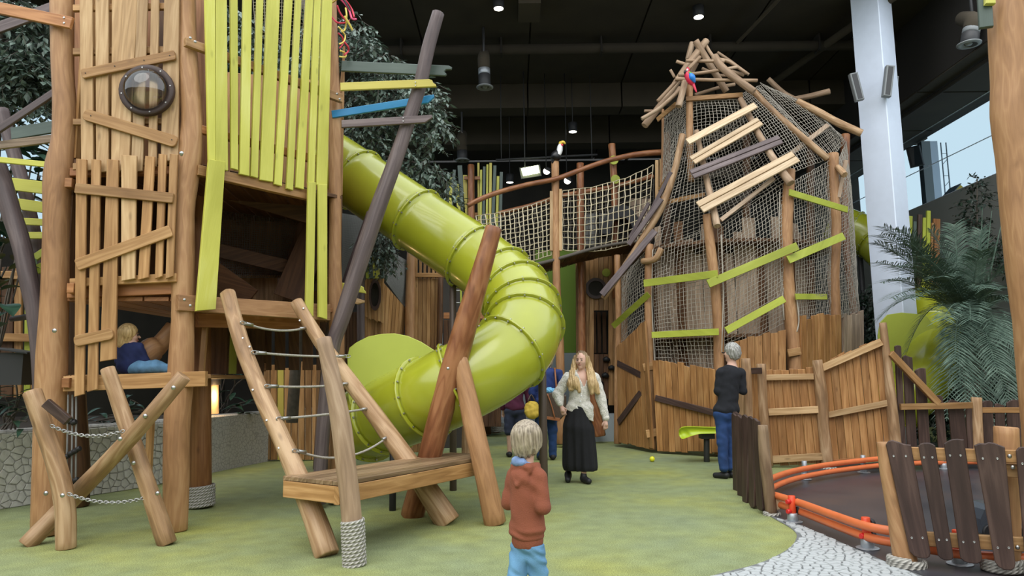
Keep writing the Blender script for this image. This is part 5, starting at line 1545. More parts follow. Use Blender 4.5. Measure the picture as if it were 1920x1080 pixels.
# ---- pickets
def picket(q, n_, mat, parent, top='wave', t=.03, name='picket'):
    """q = four 3D corners tl, tr, br, bl; a wavy shaped top and rounded foot"""
    tl, tr, br, bl = map(Vector, q)
    w = (tr - tl); h = (bl - tl).length
    up = (tl - bl).normalized()
    out = []
    prof = {'wave': [(0, -.15), (.12, .10), (.3, .18), (.5, .05), (.75, -.12), (1, -.18)], 'round': [(0, -.25), (.15, -.02), (.35, .08), (.65, .08), (.85, -.02), (1, -.25)],
            'peak': [(0, -.25), (.2, -.02), (.45, .16), (.7, .18), (1, .12)], 'ogee': [(0, -.12), (.2, .02), (.38, .0), (.5, .08), (.68, .04), (.85, -.1), (1, -.22)]}[top]
    W = w.length
    for s_, k in prof: out.append(tl + w * s_ + up * W * k * .6)
    wb = (br - bl)
    for s_, k in [(1, .35), (.92, .08), (.75, -.05), (.4, -.03), (.15, .15), (0, .45)]: out.append(bl + wb * s_ + up * W * k * .6)
    return slab(name, out, n_, t, mat, parent, up)

# ---- front right dark picket fence
fr = thing('picket_fence', 'dark brown shaped picket fence in the right foreground', 'fence', G(1700, 1062))
g1 = G(1700, 1062); g2 = G(1930, 1085)
FF = Face(g1, g2, .0)
ff = FF.off(.10)
lpx('post', [(1657, 829, g1.y, 24), (1663, 880, g1.y, 26), (1678, 950, g1.y, 30), (1694, 1030, g1.y, 40), (1698, 1058, g1.y, 42)], M['log_wood'], fr)
lpx('post', [(1886, 800, FF(1886, 900).y + .12, 41), (1888, 900, FF(1886, 900).y + .12, 41), (1890, 1080, FF(1886, 900).y + .12, 42)], M['log_wood'], fr)
rope_wrap(P(1700, 1068, g1.y), P(1700, 1042, g1.y), .085, 2.6, fr, .024)
q_ = FF(1905, 1085); rope_wrap(q_ + Vector((0, .12, -q_.z)), q_ + Vector((0, .12, .1 - q_.z)), .095, 3, fr, .02)
fboard(FF.off(.06), (1648, 849), (1960, 858), 23, .035, M['honey_plank'], fr, 'rail')
fboard(FF.off(.06), (1683, 1008), (1960, 1024), 25, .035, M['honey_plank'], fr, 'rail')
fboard(FF.off(.03), (1885, 882), (1960, 886), 24, .035, M['honey_plank'], fr, 'rail')
for (x0, x1, yt, u0, u1, yb, tp) in ((1660, 1707, 830, 1708, 1747, 1046, 'wave'), (1721, 1753, 832, 1760, 1789, 1050, 'round'), (1769, 1808, 827, 1802, 1843, 1056, 'peak'), (1826, 1883, 832, 1868, 1906, 1068, 'ogee'), (1905, 1950, 842, 1925, 1965, 1075, 'wave')):
    q = [ff(x0, yt), ff(x1, yt), ff(u1, yb), ff(u0, yb)]
    picket(q, FF.n, M['dark_brown'], fr, tp)
    for s_, yy in ((.22, .12), (.72, .12), (.25, .83), (.75, .83)):
        p = q[0].lerp(q[1], s_).lerp(q[3].lerp(q[2], s_), yy)
        bolt(p, FF.n, .006, fr, name='screw')
for x, y in ((1655, 843), (1693, 1009), (1893, 855), (1899, 876), (1908, 1026)):
    bolt(FF.off(.062)(x, y), FF.n, .010, fr)

# ---- front left dark picket fence seen nearly edge-on
fl_ = thing('picket_fence', 'dark brown picket fence seen end-on beside the grey-haired woman', 'fence', G(1446, 966))
gp = G(1448, 966)
lpx('post', [(1430, 797, gp.y, 18), (1434, 860, gp.y, 21), (1440, 910, gp.y, 21), (1446, 964, gp.y, 21)], M['weathered_log'], fl_)
rope_wrap(P(1448, 972, gp.y), P(1447, 958, gp.y), .055, 2.5, fl_, .016)
gq = G(1386, 918)
pick = [(1371, 1380, 776, 1374, 1382, 926, 8.6), (1379, 1391, 780, 1382, 1393, 934, 8.2), (1390, 1404, 779, 1391, 1400, 944, 7.8), (1401, 1412, 782, 1404, 1414, 950, 7.45), (1410, 1421, 786, 1418, 1430, 955, 7.15)]
nfl = Vector((-1, -.35, 0)).normalized()
for x0, x1, yt, u0, u1, yb, d in pick:
    q = [P(x0, yt, d), P(x1, yt + 2, d - .12), P(u1, yb + 3, d - .12), P(u0, yb, d)]
    nn = (q[1] - q[0]).cross(q[3] - q[0]).normalized()
    if nn.dot(CAM_P - q[0]) < 0: nn = -nn
    picket(q, nn, M['dark_brown'], fl_, 'wave', t=.025)
beam('rail', P(1425, 812, gp.y + .1), P(1378, 778, 9.0), .05, .08, M['dark_brown'], fl_)
beam('rail', P(1432, 932, gp.y + .1), P(1386, 900, 9.0), .05, .08, M['honey_plank'], fl_)
board('end_board', P(1462, 930, gp.y - .02), P(1466, 955, gp.y - .02), .09, (0, -1, 0), .02, M['pale_larch'], fl_)
lpx('rear_post', [(1398, 672, 10.2, 17), (1401, 740, 10.2, 18), (1404, 876, 10.2, 18)], M['pale_log'], fl_)
board('rear_panel', P(1372, 690, 9.9), P(1368, 830, 9.7), .16, (-.9, -.5, 0), .03, M['purple_brown'], fl_)
board('rear_panel', P(1384, 698, 9.95), P(1380, 860, 9.9), .16, (-.3, -1, 0), .03, M['pale_plank'], fl_)
beam('rail', P(1378, 697, 10.1), P(1426, 695, 10.5), .05, .09, M['dark_brown'], fl_)

# ---- honey-coloured tall plank enclosure behind the ride
pl = thing('plank_enclosure', 'tall honey-coloured plank fence with round posts behind the ride', 'fence', G(1540, 872))
dA_, dB_, dC_, dD_ = 10.6, 10.6, 10.4, 10.0
lpx('post', [(1427, 682, dA_, 17), (1430, 760, dA_, 18), (1440, 874, dA_, 19)], M['pale_log'], pl)
lpx('post', [(1532, 675, dC_, 18), (1540, 740, dC_, 21), (1544, 800, dC_, 20), (1552, 874, dC_, 22)], M['pale_log'], pl)
lpx('post', [(1655, 605, dD_, 13), (1664, 680, dD_, 15), (1672, 760, dD_, 19), (1682, 864, dD_, 20)], M['pale_log'], pl)
rope_wrap(P(1552, 884, dC_), P(1552, 874, dC_), .09, 2, pl, .02)
panel(((1433, 692), (1526, 688)), ((1446, 872), (1548, 870)), dA_ + .05, dC_ + .05, 6, M['amber_plank'], 4, pl, 'fence_board')
panel(((1542, 682), (1652, 630)), ((1560, 868), (1675, 858)), dC_ + .05, dD_ + .05, 8, M['amber_plank'], 3, pl, 'fence_board')
panel(((1404, 700), (1422, 698)), ((1408, 874), (1432, 874)), dA_ - .1, dA_, 2, M['amber_plank'], 2, pl, 'fence_board')
def rail(p, q, d_a, d_b, w, mat='pale_plank', par=pl):
    board('rail', P(*p, d_a - .03), P(*q, d_b - .03), w * S(10.3), Face(P(*p, d_a), P(*q, d_b)).n, .05, M[mat], par)
rail((1436, 708), (1526, 706), dA_, dC_, 11); rail((1441, 773), (1536, 768), dA_, dC_, 13); rail((1447, 862), (1543, 856), dA_, dC_, 13)
rail((1541, 690), (1653, 641), dC_, dD_, 13); rail((1553, 778), (1668, 755), dC_, dD_, 11); rail((1562, 866), (1680, 858), dC_, dD_, 8, 'red_plank')

# ---- low dark picket fence along the planting, with slanting rail
bf = thing('picket_fence', 'low dark brown picket fence below the palm with a slanting rail', 'fence', G(1760, 856))
dE = 10.0
lpx('post', [(1831, 745, dE + .1, 18), (1832, 800, dE + .1, 19), (1834, 862, dE + .1, 20)], M['pale_log'], bf)
rail((1672, 662), (1762, 757), dD_ - .05, dE, 12, 'honey_plank', bf)
rail((1690, 763), (1825, 760), dE, dE, 11, 'honey_plank', bf)
rail((1840, 769), (1990, 769), dE + .1, dE + .1, 10, 'honey_plank', bf)
xs = [(1678, 1690, 648), (1693, 1711, 668), (1716, 1736, 692), (1752, 1768, 742), (1778, 1806, 752), (1812, 1822, 756), (1842, 1862, 752), (1866, 1884, 758), (1888, 1912, 752), (1916, 1940, 756), (1944, 1966, 753)]
for k, (x0, x1, yt) in enumerate(xs):
    u = 10 if k < 5 else 4
    q = [P(x0, yt, dE + .08), P(x1, yt, dE + .08), P(x1 + u, 856, dE + .08), P(x0 + u, 856, dE + .08)]
    picket(q, (0, -1, 0), M['dark_brown'], bf, ('round', 'wave', 'peak')[k % 3], .025)

# ---- orange ride rails on low posts
ride = thing('ride_rail', 'pair of bent orange guard rails on short posts around the ride', 'guard rail', G(1560, 1000))
rail_px = [(1427, 921), (1438, 903), (1480, 886), (1540, 874), (1600, 866), (1660, 860), (1740, 856), (1830, 855), (1930, 858), (2040, 876), (2120, 925), (2080, 990), (1960, 1022), (1850, 1022), (1760, 1012), (1690, 1000), (1625, 988), (1560, 966), (1500, 944), (1462, 932)]
for z, off, nm in ((.180, 0, 'upper_rail'), (.095, .03, 'lower_rail')):
    pts = [Zp(x, y, .175) for x, y in rail_px]
    cc = sum(pts, Vector()) / len(pts)
    pts = [p + (cc - p).normalized() * off for p in pts]
    for p in pts: p.z = z
    q = catmull([tuple(p) for p in pts] + [tuple(pts[0])], 6)[:-1]
    v, f, u = tube_geo(q, [.033] * len(q), 10, closed=True)
    obj(nm, v, f, M['orange_paint'], ride, u, smooth=True)
for x, y in ((1487, 980), (1627, 1030), (1510, 900), (1620, 887), (1770, 880), (1800, 1060)):
    g = G(x, y)
    cone = y > 950
    log('rail_post', [g + Vector((0, 0, .07)), g + Vector((0, 0, .235))], [.032, .032], M['orange_red'] if cone else M['galvanised'], ride, 12, 0, 1)
    bs = log('socket', [g + Vector((0, 0, .015)), g + Vector((0, 0, .085))], [.048, .044], M['galvanised'], ride, 12, 0, 1)
    log('foot_plate', [g + Vector((0, 0, .004)), g + Vector((0, 0, .018))], [.085, .08], M['galvanised'], bs, 12, 0, 1)
    if cone:
        for dz in (.185, .10):
            log('cap', [g + Vector((-.02, -.005, dz)), g + Vector((-.055, -.02, dz))], [.026, .02], M['red_plastic'], ride, 8, 0, 1)
            log('clamp', [g + Vector((.03, .01, dz)), g + Vector((.06, .02, dz))], [.036, .036], M['black_rubber'], ride, 10, 0, 1)
g = G(1427, 916)
log('cap', [P(1426, 886, 8.8), P(1432, 886, 8.8)], [.04, .03], M['red_plastic'], ride, 8, 0, 1)
# small vehicle nose behind the pickets
plain('car_grey', (0.05, 0.06, 0.075), .25)
toy = thing('ride_car', 'dark little ride car half hidden behind the pickets', 'ride car', G(1850, 1010))
gg = G(1858, 1015)
body = [(-.12, .28), (-.05, .40), (.10, .44), (.30, .44), (.42, .36), (.45, .10), (-.12, .10)]
body = [(x * .55, z * .6) for x, z in body]
V = [gg + Vector((x, -.0, z)) for x, z in body] + [gg + Vector((x, .3, z)) for x, z in body]
nb_ = len(body)
obj('body', V, [tuple(range(nb_)), tuple(range(nb_, 2 * nb_))[::-1]] + [(i, nb_ + i, nb_ + (i + 1) % nb_, (i + 1) % nb_) for i in range(nb_)], M['car_grey'], toy)
for x in (0.0, .19):
    for y in (-.02, .27):
        log('wheel', [gg + Vector((x, y, .07)), gg + Vector((x, y + .04, .07))], [.062, .062], M['black_rubber'], toy, 14, 0, 1)
# ================================================================== PLANTS
def leaf_geo(V, Fc, p, d, up, L, W):
    d = d.normalized()
    s = d.cross(up)
    if s.length < 1e-3: s = d.orthogonal()
    s.normalize(); nn = s.cross(d)
    b0 = len(V)
    V += [p, p + d * L * .45 + s * W * .5 + nn * W * .12, p + d * L, p + d * L * .45 - s * W * .5 + nn * W * .12]
    Fc += [(b0, b0 + 1, b0 + 2), (b0, b0 + 2, b0 + 3)]
def foliage(clusters, n_per, L, W, seed, droop=.6):
    """leafy sprays: twigs inside each ellipsoid carry leaves along them"""
    r = random.Random(seed)
    V, Fc, tw = [], [], []
    for (c, rx, ry, rz, dens) in clusters:
        c = Vector(c)
        for t in range(int(n_per * dens)):
            while True:
                q = Vector((r.uniform(-1, 1), r.uniform(-1, 1), r.uniform(-1, 1)))
                if q.length < 1: break
            p = c + Vector((q.x * rx, q.y * ry, q.z * rz))
            d = (Vector((q.x, q.y * .6, q.z * .3)) + Vector((r.uniform(-.7, .7), r.uniform(-.7, .7), -droop))).normalized()
            ln = r.uniform(.18, .34)
            k = r.randint(6, 9)
            tw.append((p, p + d * ln + Vector((0, 0, -.05))))
            for i in range(k):
                s = i / k
                pp = p + d * ln * s + Vector((0, 0, -.05 * s * s))
                ld = (d * .7 + Vector((r.uniform(-1, 1), r.uniform(-1, 1), r.uniform(-.8, .35)))).normalized()
                sc = r.uniform(.7, 1.2)
                leaf_geo(V, Fc, pp, ld, Vector((r.uniform(-.5, .5), r.uniform(-.6, .3), 1)).normalized(), L * sc, W * sc)
    return V, Fc, tw
def twigs_geo(tw, r0=.004):
    V, Fc = [], []
    for a, b_ in tw:
        v, f, _ = tube_geo([a, b_], [r0, r0 * .6], 3, cap=False)
        o_ = len(V); V += v; Fc += [tuple(i + o_ for i in q) for q in f]
    return V, Fc
def tree(name, label, base, branches, clusters, n_per, L, W, mat, seed, trunk_r=.09, droop=.6):
    t = thing(name, label, 'tree', base)
    for k, br in enumerate(branches):
        rr = trunk_r if k == 0 else trunk_r * .45
        log('trunk' if k == 0 else 'branch', br, [rr * (1 - .6 * i / (len(br) - 1)) for i in range(len(br))], M['bark'], t, 8, .1, 3)
    V, Fc, tw = foliage(clusters, n_per, L, W, seed, droop)
    o = obj('foliage', V, Fc, mat, t); o['kind'] = 'stuff'
    V, Fc = twigs_geo(tw)
    o = obj('twigs', V, Fc, M['bark'], t); o['kind'] = 'stuff'
    return t
def cl(x, y, d, rx, ry, dens=1.0, dd=.4):
    return (P(x, y, d), rx * S(d), dd, ry * S(d), dens)
df = 10.6
tb = Vector((P(560, 300, 10.9).x, 10.9, .7))
tree('weeping_fig', 'weeping fig tree with small grey-green leaves behind the slats and mast', tb,
     [[tb, P(575, 400, 10.9), P(590, 250, 10.8), P(600, 120, 10.7), P(560, -20, 10.7)], [P(590, 250, 10.8), P(660, 190, 10.7), P(740, 170, 10.6), P(800, 200, 10.5)], [P(600, 130, 10.7), P(660, 90, 10.6), P(720, 110, 10.6)], [P(585, 320, 10.8), P(680, 290, 10.7), P(800, 310, 10.6)], [P(590, 250, 10.8), P(500, 140, 10.4), P(440, 60, 10.2)]],
     [cl(672, 80, df, 40, 34, .8), cl(700, 105, df, 40, 16, .5), cl(725, 125, df, 40, 22, .7), cl(700, 170, df, 60, 35, 1.4), cl(765, 170, df, 55, 35, 1.1), cl(690, 225, df, 45, 40, 1.1), cl(740, 215, df, 45, 35, 1.0), cl(795, 205, df, 40, 35, .8), cl(820, 235, df, 22, 35, .45), cl(770, 262, df, 22, 28, .35), cl(812, 270, df, 14, 24, .2), cl(680, 270, df, 45, 24, .7), cl(745, 300, df, 60, 24, .9), cl(800, 325, df, 45, 26, .9), cl(840, 350, df, 26, 18, .25), cl(660, 50, df, 26, 22, .3), cl(690, 75, df, 26, 12, .2),
      cl(440, 60, 9.6, 50, 60, .8), cl(500, 120, 9.6, 60, 60, .9), cl(570, 140, 9.6, 50, 60, .9), cl(560, 240, 9.8, 50, 50, .5), cl(450, 200, 9.6, 40, 60, .5), cl(260, 240, 9.4, 80, 60, .6), cl(600, 60, 9.8, 40, 60, .6)],
     72, .11, .055, M['ficus_leaf'], 11)
hang = thing('hanging_foliage', 'small leafy spray hanging below the slide by the oval window', 'plant', P(705, 470, 10.3))
V, Fc, tw = foliage([cl(708, 450, 10.2, 24, 26, 1.0, .15), cl(722, 475, 10.2, 16, 24, .6, .12), cl(700, 470, 10.2, 14, 18, .4, .1)], 70, .07, .035, 21, 1.0)
o = obj('foliage', V, Fc, M['ficus_leaf'], hang); o['kind'] = 'stuff'
V, Fc = twigs_geo(tw); o = obj('twigs', V, Fc, M['bark'], hang); o['kind'] = 'stuff'
tl_ = Vector((-6.6, 9.2, .7))
dl = 8.6
tree('leafy_tree', 'dense dark-leaved tree behind the boards at the left edge', tl_,
     [[tl_, P(-20, 500, 9.2), P(-10, 300, 9.0), P(0, 120, 8.8), P(10, -40, 8.7)], [P(-5, 180, 8.9), P(40, 110, 8.6), P(95, 125, 8.5)], [P(0, 90, 8.8), P(50, 60, 8.6)]],
     [cl(45, 125, dl, 65, 36, 2.0), cl(20, 100, dl, 50, 24, 1.2), cl(80, 140, dl, 30, 26, .8), cl(70, 30, dl, 50, 26, .9), cl(20, 20, dl, 40, 30, .8), cl(70, 75, dl, 30, 14, .3), cl(50, 172, dl, 60, 16, .5), cl(85, 205, dl, 14, 22, .12), cl(15, 190, dl, 22, 20, .3), cl(160, 60, dl + .3, 80, 60, .6), cl(300, 40, dl + .5, 60, 50, .5)],
     80, .12, .065, M['ficus_leaf'], 12)

# ---- broad-leaved shrubs on the left: each leaf a part
def broad_leaf(p, d, L, W, parent, mat, seed):
    r = random.Random(seed)
    d = d.normalized(); s = d.cross(Vector((0, 0, 1))).normalized(); nn = s.cross(d)
    V, Fc = [], []
    n = 6
    for i in range(n + 1):
        t = i / n
        w = W * .5 * math.sin(math.pi * (t ** .8)) + .002
        c = p + d * L * t + Vector((0, 0, -.35 * L * t * t))
        V += [c - s * w + nn * w * .25, c, c + s * w + nn * w * .25]
    for i in range(n):
        for k in (0, 1): Fc.append((i * 3 + k, i * 3 + k + 1, i * 3 + 4 + k, i * 3 + 3 + k))
    return obj('leaf', V, Fc, mat, parent, smooth=True)
leafmat('broad_green', (0.012, 0.040, 0.022), (0.035, 0.085, 0.050), .35)
def shrub(label, base, tips, L, W, seed, mat='broad_green'):
    t = thing('broadleaf_shrub', label, 'shrub', base)
    r = random.Random(seed)
    for (x, y, d) in tips:
        p = P(x, y, d)
        st = pipe('stem', [base + Vector((r.uniform(-.1, .1), r.uniform(-.1, .1), 0)), base.lerp(p, .5) + Vector((r.uniform(-.1, .1), 0, .1)), p], .010, M['bark'], t, 5, 3)
        for k in range(5):
            a = r.uniform(0, 6.28)
            broad_leaf(p + Vector((r.uniform(-.05, .05), r.uniform(-.05, .05), r.uniform(-.15, .1))), Vector((math.cos(a), math.sin(a) * .7 - .3, r.uniform(-.1, .5))), L * r.uniform(.8, 1.2), W * r.uniform(.8, 1.2), t, M[mat], r.random())
    return t
shrub('big-leaved dark green shrub against the sky at the left edge', Vector((-6.1, 8.3, .7)), [(60, 300, 8.2), (30, 270, 8.3), (75, 330, 8.2), (20, 330, 8.2), (50, 350, 8.3), (80, 280, 8.4), (35, 232, 8.4)], .36, .15, 5)
shrub('broad dark leaves beside the dark bent log at the left edge', Vector((-5.9, 7.5, .7)), [(8, 455, 7.2), (12, 500, 7.2), (0, 540, 7.1), (5, 580, 7.1), (0, 430, 7.3)], .34, .18, 6)
shrub('low leafy shrub behind the stone wall under the dark box', Vector((-5.6, 8.1, .7)), [(10, 745, 7.9), (40, 740, 7.9), (25, 770, 7.8), (60, 760, 7.9), (8, 780, 7.7), (50, 790, 7.8), (30, 720, 8.0)], .24, .06, 7)
shrub('dark shrub in the shade below the lower deck', Vector((-4.9, 10.0, .7)), [(200, 780, 9.2), (230, 775, 9.3), (260, 770, 9.4), (180, 790, 9.0), (245, 750, 9.6)], .22, .07, 8)
shrub('dark shade plants beside the warm lamp', Vector((-4.9, 12.2, .7)), [(420, 680, 11.6), (450, 640, 11.8), (430, 740, 11.5), (470, 700, 11.9), (455, 760, 11.6), (420, 620, 12.0), (480, 750, 12.0), (440, 700, 11.7)], .30, .09, 9)

# ---- date palm
def frond(base, tip, lift, parent, seed, nl=50, LL=.38, w=.017):
    r = random.Random(seed)
    base = Vector(base); tip = Vector(tip)
    mid = (base + tip) / 2 + Vector((0, 0, lift))
    def c(t): return base * (1 - t) ** 2 + mid * 2 * t * (1 - t) + tip * t * t
    v, f, u = tube_geo([c(i / 12) for i in range(13)], [.014 * (1 - .75 * i / 12) for i in range(13)], 5)
    V, Fc = list(v), list(f)
    for i in range(nl):
        t = .16 + .84 * i / nl
        p = c(t); tg = (c(min(1, t + .02)) - c(t - .02)).normalized()
        sd = tg.cross(Vector((0, 0, 1)))
        if sd.length < .05: sd = tg.orthogonal()
        sd.normalize(); up = sd.cross(tg)
        for s in (-1, 1):
            ln = LL * (.55 + .6 * math.sin(math.pi * min(1, t * .95))) * r.uniform(.85, 1.1)
            d = (sd * s * .8 + tg * .75 + up * .28 + Vector((r.uniform(-.12, .12), r.uniform(-.12, .12), r.uniform(-.1, .1)))).normalized()
            b0 = len(V)
            wd = d.cross(up).normalized() * w * .5
            q1 = p + d * ln * .5 + Vector((0, 0, -.03)); q2 = p + d * ln + Vector((0, 0, -.13 * ln / .4))
            V += [p - wd * .6, p + wd * .6, q1 - wd, q1 + wd, q2]
            Fc += [(b0, b0 + 1, b0 + 3, b0 + 2), (b0 + 2, b0 + 3, b0 + 4)]
    return obj('frond', V, Fc, M['palm_leaf'], parent)
pg = G(1800, 800); pg = Vector((P(1818, 700, 12.3).x, 12.3, 0))
palm = thing('date_palm', 'bushy feathery date palm behind the low dark fence', 'palm', pg)
log('trunk', [pg, pg + Vector((0, 0, .6)), P(1818, 615, 12.3)], [.16, .15, .12], M['bark'], palm, 12, .15, 3)
crown = P(1818, 610, 12.3)
tips = [(1648, 440, 11.6, .45), (1640, 492, 11.3, .4), (1662, 470, 12.6, .5), (1690, 430, 12.2, .4), (1645, 600, 12.6, .8), (1700, 660, 12.6, .9), (1800, 720, 10.7, .9), (1810, 760, 10.6, .9), (1668, 560, 11.2, .55), (1775, 790, 10.8, 1.0), (1745, 430, 12.4, .3), (1790, 420, 12.6, .2), (1840, 430, 12.4, .2), (1870, 460, 12.0, .3), (1900, 500, 11.8, .4), (1915, 580, 11.6, .5), (1920, 680, 11.2, .7), (1890, 760, 11.0, .8), (1850, 800, 10.9, .9), (1830, 770, 10.8, .8), (1720, 480, 11.0, .5), (1760, 520, 10.8, .5), (1700, 560, 10.8, .5), (1850, 540, 10.9, .5), (1880, 640, 11.0, .6), (1800, 480, 12.8, .3), (1735, 520, 12.9, .4), (1860, 560, 13.0, .4), (1930, 560, 12.6, .4), (1925, 760, 11.6, .7), (1790, 680, 10.6, .9), (1640, 455, 12.4, .5), (1655, 425, 12.0, .4), (1672, 500, 10.9, .5), (1700, 450, 11.4, .4), (1650, 530, 11.8, .5), (1820, 600, 10.4, .6), (1870, 700, 10.6, .8), (1905, 800, 10.9, .9), (1770, 600, 10.4, .6), (1840, 470, 11.5, .4), (1880, 540, 11.2, .4)]
for i, (x, y, d, lf) in enumerate(tips):
    frond(crown + Vector((rng.uniform(-.12, .12), rng.uniform(-.1, .1), rng.uniform(-.1, .1))), P(x, y, d), lf * 1.15, palm, 100 + i)
# spear leaves
for x, y in ((1842, 390), (1860, 395), (1880, 410)):
    p = crown + Vector((.2, .1, 0)); q = P(x, y, 12.4)
    v, f, u = tube_geo([p, p.lerp(q, .5), q], [.02, .016, .004], 5)
    obj('spear_leaf', v, f, M['palm_leaf'], palm)
# slim young tree behind the palm
yt = Vector((P(1830, 500, 14.2).x, 14.2, 0))
tree('young_tree', 'slim young tree with small dark leaves against the grey wall', yt, [[yt, P(1832, 560, 14.2), P(1832, 450, 14.2), P(1832, 335, 14.2)], [P(1832, 420, 14.2), P(1812, 412, 14.2)], [P(1832, 480, 14.2), P(1870, 440, 14.2)]],
     [cl(1832, 345, 14.2, 12, 14, .25, .15), cl(1830, 375, 14.2, 20, 16, .35, .2), cl(1828, 405, 14.2, 22, 18, .4, .2), cl(1834, 440, 14.2, 18, 20, .3, .2), cl(1812, 412, 14.2, 12, 6, .15, .1), cl(1872, 450, 14.2, 24, 30, .6, .25), cl(1885, 490, 14.2, 24, 26, .6, .25), cl(1840, 480, 14.2, 30, 24, .4, .25)], 60, .10, .045, M['dark_leaf'], 31, .03, .1)
# dark bushes between the tower and the palm
bu = thing('dark_bush', 'dark leafy bush in shade between netted tower and column', 'shrub', Vector((P(1632, 620, 15.6).x, 15.6, 0)))
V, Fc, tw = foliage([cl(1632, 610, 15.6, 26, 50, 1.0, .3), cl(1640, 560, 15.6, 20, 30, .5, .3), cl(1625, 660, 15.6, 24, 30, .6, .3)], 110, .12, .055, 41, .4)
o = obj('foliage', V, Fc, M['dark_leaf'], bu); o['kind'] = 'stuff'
# coloured stakes and a post showing above the palm
st = thing('stake_fence', 'bunch of lime and brown stakes showing above the palm', 'fence', Vector((P(1730, 600, 14.8).x, 14.8, 0)))
for x, yt_, w, mt in ((1708, 405, 7, 'leaf_paint'), (1716, 415, 6, 'green_paint'), (1726, 402, 8, 'dark_brown'), (1734, 408, 6, 'leaf_paint'), (1742, 395, 7, 'leaf_paint'), (1750, 418, 6, 'honey_plank'), (1757, 410, 13, 'red_plank')):
    board('stake', P(x, yt_, 14.8), P(x - 6, 740, 14.8), w * S(14.8), (0, -1, 0), .05, M[mt], st)

bu2 = thing('dark_bush', 'dark leafy undergrowth at the foot of the palm', 'shrub', Vector((P(1820, 760, 13.0).x, 13.0, 0)))
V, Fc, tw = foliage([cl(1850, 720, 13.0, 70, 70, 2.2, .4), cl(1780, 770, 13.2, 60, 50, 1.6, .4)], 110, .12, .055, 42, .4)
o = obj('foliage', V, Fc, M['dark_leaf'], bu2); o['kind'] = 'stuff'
# ================================================================== LEFT EDGE, LAMPS AND CEILING EQUIPMENT
le = thing('slatted_climber', 'bent dark logs carrying lime, brown and dark green boards at the left edge', 'climbing frame', G(60, 940))
dz = 6.9
lpx('dark_log', [(-12, 300, dz, 34), (5, 345, dz, 34), (22, 400, dz, 34), (40, 460, dz, 33), (55, 530, dz, 32), (68, 600, dz, 30), (76, 700, dz, 28), (84, 935, dz, 28)], M['purple_brown'], le)
lpx('dark_log', [(4, 205, dz + .6, 22), (18, 260, dz + .6, 24), (36, 320, dz + .6, 24), (56, 400, dz + .6, 24), (72, 520, dz + .6, 24), (80, 905, dz + .6, 24)], M['purple_brown'], le)
for p, q, w, mt, d in (((-20, 297), (98, 309), 11, 'lime_paint', 6.7), ((-8, 341), (92, 353), 24, 'lime_paint', 7.3), ((10, 379), (92, 390), 21, 'lime_paint', 7.3), ((30, 414), (92, 417), 13, 'lime_paint', 7.3), ((40, 441), (92, 441), 13, 'lime_paint', 7.3), ((62, 484), (92, 464), 14, 'leaf_paint', 7.3), ((68, 505), (92, 495), 18, 'leaf_paint', 7.3), ((-20, 274), (104, 258), 16, 'grey_plank', 6.7), ((20, 250), (106, 236), 24, 'green_paint', 7.4), ((-20, 252), (106, 168), 14, 'purple_brown', 6.6)):
    board('board', P(*p, d), P(*q, d), w * S(d), (0, -1, 0), .03, M[mt], le)
fl2 = Face(A, B, .2)
board('board', P(-60, 2, A.y - .16), P(133, 42, A.y - .16), 23 * S(A.y), (0, -1, 0), .035, M['red_plank'], le)
board('board', P(-60, 72, A.y + .35), P(110, 8, A.y + .35), 24 * S(A.y), (0, -1, 0), .03, M['purple_brown'], le)
for y in (33, 43): bolt(P(120, y, A.y - .162), (0, -1, 0), .008, le, name='screw')
pipe('stub_branch', [P(22, 598, 7.3), P(45, 595, 7.2), P(60, 592, 7.0)], .03, M['purple_brown'], le, 7, 3)
# plank screen behind the planting
ps = thing('plank_screen', 'brown and olive plank screen behind the planting at the left', 'fence', Vector((P(40, 700, 8.8).x, 8.8, .7)))
for x, yt, yb, w, mt in ((-14, 480, 745, 26, 'red_plank'), (14, 500, 745, 22, 'inner_plank'), (34, 490, 745, 14, 'honey_plank'), (52, 560, 745, 12, 'leaf_paint'), (66, 510, 745, 14, 'honey_plank'), (84, 500, 745, 16, 'leaf_paint'), (102, 500, 745, 12, 'inner_plank')):
    board('plank', P(x, yt, 8.8), P(x - 2, yb, 8.8), w * S(8.8), (0, -1, 0), .03, M[mt], ps)
for y in (515, 632): board('rail', P(-20, y, 8.72), P(110, y + 2, 8.72), 15 * S(8.7), (0, -1, 0), .04, M['honey_plank'], ps)
# fence boards far behind the tower, lower right
pb = thing('plank_screen', 'dim plank screen behind the tower legs and rope ladder', 'fence', Vector((P(520, 700, 12.6).x, 12.6, 0)))
for i, x in enumerate(range(500, 600, 13)):
    board('plank', P(x, 690 - (i % 3) * 6, 12.2), P(x, 862, 12.2), 11.5 * S(12.2), (0, -1, 0), .03, M['yellow_paint' if i in (2,) else 'honey_plank'], pb)
# small dark nest box
nb2 = thing('nest_box', 'small dark box with a sloping lid by the planting', 'box', P(20, 722, 7.6))
c = P(18, 722, 7.6)
box('body', (c.x - .16, c.y, c.z), (c.x + .12, c.y + .22, c.z + .34), M['dark_steel'], nb2)
slab('lid', [c + Vector(v) for v in ((-.2, -.06, .40), (.2, -.06, .34), (.2, .28, .34), (-.2, .28, .40))], (0, 0, 1), .02, M['dark_steel'], nb2)
